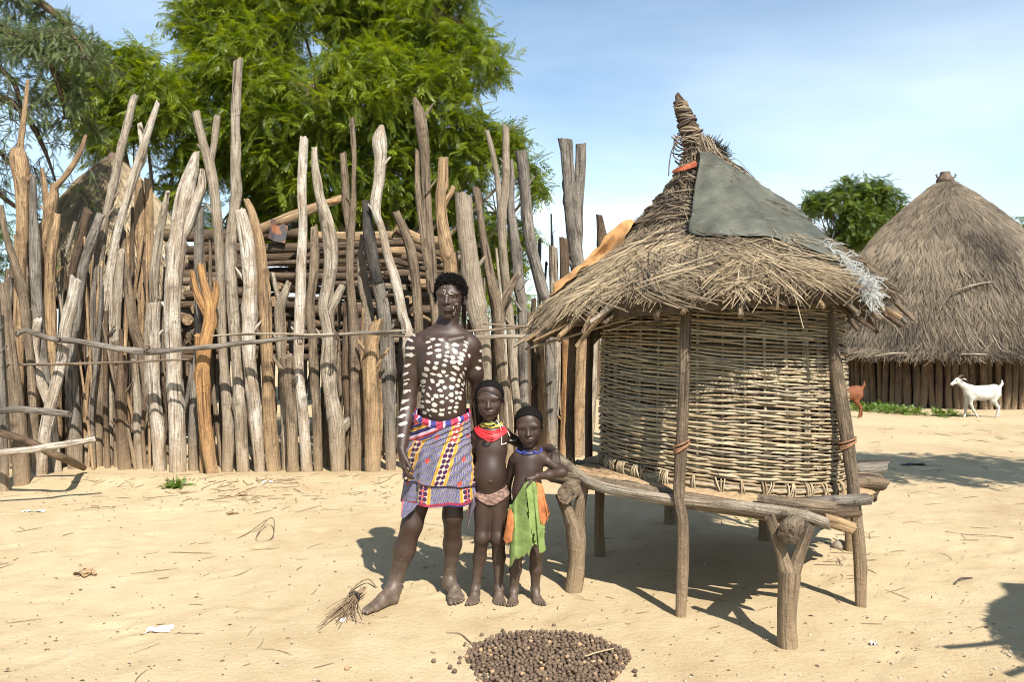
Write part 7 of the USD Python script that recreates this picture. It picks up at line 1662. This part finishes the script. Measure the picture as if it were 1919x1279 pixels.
def dry_leaf(label, px_, py_, size, seed, mat):
    r = rng(seed); c = ground_at(px_, py_); V, Fc, n = [], [], 0
    for k in range(7):
        a = r.uniform(0, 6.28); s = size * r.uniform(.5, 1); o = c + r.normal(0, size * .35, 3) * [1, 1, 0]; u, v = np.meshgrid(np.linspace(-1, 1, 7), np.linspace(-1, 1, 5)); w = (1 - u ** 2) * .45
        z = .25 * np.abs(v) ** 1.5 * (1 - u ** 2) + .22 * (u * r.uniform(-.8, .8)) ** 2 + .12 * np.sin(u * 3 + k)
        p = np.stack([u * math.cos(a) - v * w * math.sin(a), u * math.sin(a) + v * w * math.cos(a), z - z.min() + .03], -1) * s + o; i = np.arange(35).reshape(5, 7)
        V.append(p.reshape(-1, 3)); Fc.append(tri(np.stack([i[:-1, :-1], i[:-1, 1:], i[1:, 1:], i[1:, :-1]], -1).reshape(-1, 4)) + n); n += 35
    return tag(obj('dry_leaves', (np.vstack(V), np.vstack(Fc)), mat), label, 'leaves')
dl = simple('dry_leaf', (0.30, 0.20, 0.11), .8, noise=(30, .5, 1.4))
dry_leaf('curled brown dry leaves lying together on the open sand at left', 158, 1078, .07, 3, dl)
dry_leaf('small curled dry bark flake on the sand left of the people', 435, 965, .045, 4, dl)
dry_leaf('dry leaf scraps below the fence on the sand at the left', 455, 930, .05, 6, dl)
def paper(label, px_, py_, sx, sy, seed, col):
    c = ground_at(px_, py_); u, v = np.meshgrid(np.linspace(-1, 1, 16), np.linspace(-1, 1, 10)); rr = 1 - .3 * (meshkit.fbm(np.stack([u * 2, v * 2, u * 0 + seed], -1), 2, seed))
    z = (meshkit.fbm(np.stack([u * 2.2, v * 2.2, u * 0], -1), 3, seed) - .35) * .05; p = np.stack([u * sx * rr, v * sy * rr + .2 * u * sy, np.maximum(z, .004)], -1) + c; i = np.arange(160).reshape(10, 16)
    return tag(obj('paper_scrap', (p.reshape(-1, 3), tri(np.stack([i[:-1, :-1], i[:-1, 1:], i[1:, 1:], i[1:, :-1]], -1).reshape(-1, 4))), simple(f'scrap_{seed}', col, .8)), label, 'scrap')
paper('crumpled white paper scrap on the sand at lower left', 299, 1183, .065, .045, 2, (0.75, 0.75, 0.75)); paper('small white scrap on the sand below the fence', 501, 906, .05, .03, 3, (0.66, 0.62, 0.55)); paper('white crumb of litter at the tip of the twig broom', 642, 1167, .015, .012, 4, (0.8, 0.8, 0.8)); paper('small pale scrap on the sand at lower right', 1638, 1210, .022, .016, 5, (0.6, 0.55, 0.48)); paper('dark cloth rag at the edge of the ground shadow right', 1712, 872, .16, .07, 6, (0.06, 0.065, 0.07)); paper('thin white peel lying on the sand at far left', 62, 961, .11, .02, 8, (0.6, 0.58, 0.52))
def broom():
    t = thing('twig_broom', 'small broom of dry twigs tied with a dark band beside the tall person', 'broom', ground_at(655, 1140)); r = rng(930); c = ground_at(664, 1133) + [0, 0, .035]; P = []
    tip = ground_at(618, 1176)
    for k in range(54):
        tt = np.linspace(-.35, 1, 7)[:, None]; e = tip + np.array([r.normal(0.03, .075), r.normal(.02, .05), .006]); e = c + (e - c) * r.uniform(.35, 1.05); e[2] = max(e[2], .006) + abs(r.normal(0, .006)); o = c + r.normal(0, .010, 3)
        q = o + (e - c) * tt + np.array([r.normal(0, .02), r.normal(0, .02), r.uniform(0, .02)]) * (tt * (1 - tt)); q[:, 2] = np.maximum(q[:, 2], .004); P.append(q)
    tag(obj('bristles', tubes(np.array(P), np.full((54, 7), .0022), 4), M['twig'], t, smooth=False), kind='stuff')
    a = np.linspace(0, 6 * np.pi, 50); ax = unit(tip - c); sx = unit(np.cross(ax, [0, 0, 1.0])); sz = np.cross(sx, ax); q = c + ax * (np.linspace(-.012, .012, 50))[:, None] + (sx * np.cos(a)[:, None] + sz * np.sin(a)[:, None]) * .026
    obj('band', tubes(q[None], .005, 5), L + 'dark_cord', t)
broom()
# green weeds
def weeds(name, label, centres, n, h, seed, spread):
    r = rng(seed); pos, d = [], []
    for px_, py_ in centres:
        c = ground_at(px_, py_)
        for _ in range(n):
            p = c + np.array([r.normal(0, spread[0]), r.normal(0, spread[1]), 0]); p[2] = float(gz(p[0], p[1])) + r.uniform(0, h) ; pos.append(p); d.append(np.array([r.normal(), r.normal(), r.uniform(.1, 1.4)]))
    pos, d = np.array(pos), np.array(d); mesh, ti = place_fronds(FW, pos, d, np.array([0, 0, 1.0]) + r.normal(0, .4, pos.shape), r.uniform(.6, 1.4, len(pos)), r.uniform(0, 1, len(pos)), r)
    return tag(obj(name, mesh, M['weed'], smooth=False, attrs={'tint': ti}), label, 'weeds', kind='stuff')
FW = [frond_template(5, 0.05, 0.022, 0.006, .4, 40), frond_template(4, 0.06, 0.026, 0.007, .7, 41)]
weeds('weeds', 'small tuft of green weed at the foot of the fence at left', [(318, 914), (328, 916), (335, 913)], 22, .025, 940, (.03, .03))
FW = [frond_template(5, 0.10, 0.045, 0.010, .4, 42), frond_template(4, 0.12, 0.05, 0.012, .7, 43)]
weeds('grass_patch', 'low green weeds along the foot of the big hut behind the brown goat', [(1622, 772), (1640, 771), (1660, 773), (1676, 775), (1690, 776), (1708, 778), (1632, 767), (1652, 768), (1766, 780), (1780, 781), (1606, 770)], 34, .09, 941, (.16, .14))
FW = [frond_template(4, 0.05, 0.022, 0.006, .5, 44)]
weeds('ground_weeds', 'sparse green shoots on the sand under the right end of the granary', [(1420, 983), (1450, 978), (1560, 990)], 9, .02, 942, (.06, .05))
# stone at the foot of the rear leg
v, f = ico(3); c = ground_at(1574, 1028); v = v * [.05, .04, .04] * (1 + .35 * (meshkit.fbm(v * 1.7, 3, 5) - .5))[:, None] + c + [0, 0, .015]
tag(obj('stone', (v, f), simple('stone', (0.24, 0.20, 0.15), .9, noise=(40, .6, 1.3), bump=.5)), 'rough grey-brown stone under the right end of the granary', 'stone')

# ---------------------------------------------------------------- what stands just outside the picture and throws the shadows at the right
t2 = thing('granary', 'second thatched granary standing beyond the right edge of the picture', 'granary', (3.86, 2.05, 0))
pr2 = [(2.75, .03, 0, 0), (2.5, .16, 0, 0), (2.1, .48, 0, 0), (1.75, .84, 0, 0), (1.55, 1.02, 0, 0)]
rf2 = obj('roof', cone_rings(pr2, (3.86, 2.05), 60, .04, 9, .1), M['under'], t2); r = rng(950)
P, R = thatch(pr2, (3.86, 2.05), 2400, .32, r, lift=.05, width=.006, sway=.35, courses=6)
tag(obj('thatch', tubes(P, R, 3), M['straw_grey'], rf2, smooth=False, attrs={'tint': np.repeat(straw_tint(P, r, 3, 4), P.shape[1] * 3)}), kind='stuff')
for a in np.linspace(0, 6.28, 7)[:-1]:
    x, y = 3.86 + .85 * math.cos(a), 2.05 + .85 * math.sin(a); m, g = log_mesh([(x, y, -.1, .04), (x, y, .8, .038), (x, y, 1.72, .036)], int(a * 10), sides=10, step=.15); put_log('roof_post', [m], [g], 'greybrown', t2)
for k, (ex, ey, ez) in enumerate(((2.52, 2.26, 1.50), (2.60, 2.02, 1.44))):
    a = np.array([3.86 + (ex - 3.86) * .3, 2.05 + (ey - 2.05) * .3, 2.05]); m, g = log_mesh([(*a, .02), (ex * .6 + a[0] * .4, ey * .6 + a[1] * .4, ez * .6 + a[2] * .4 - .06, .02), (ex, ey, ez, .017)], 960 + k, sides=7, depth_wobble=0); put_log('rafter', [m], [g], 'tan', rf2)
th = np.linspace(0, 2 * np.pi, 49)[:-1]; v = np.vstack([np.stack([3.86 + .74 * np.cos(th), 2.05 + .74 * np.sin(th), np.full(48, z)], -1) for z in (.62, 1.75)]); i = np.arange(48)
obj('basket', (v, tri(np.stack([i, np.roll(i, -1), np.roll(i, -1) + 48, i + 48], -1))), L + 'brown_rod', t2)
tree('round_tree', 'shade tree standing beyond the right edge of the picture', [(2560, 60, 260, 0), (2420, 110, 190, .3), (2740, 120, 220, .2), (2580, -60, 200, -.2)], 5.55, (6.3, 5.75, 0), .14, 60, 'leaf_dark', 36, scale=1.3, per=6, templates=FRR)
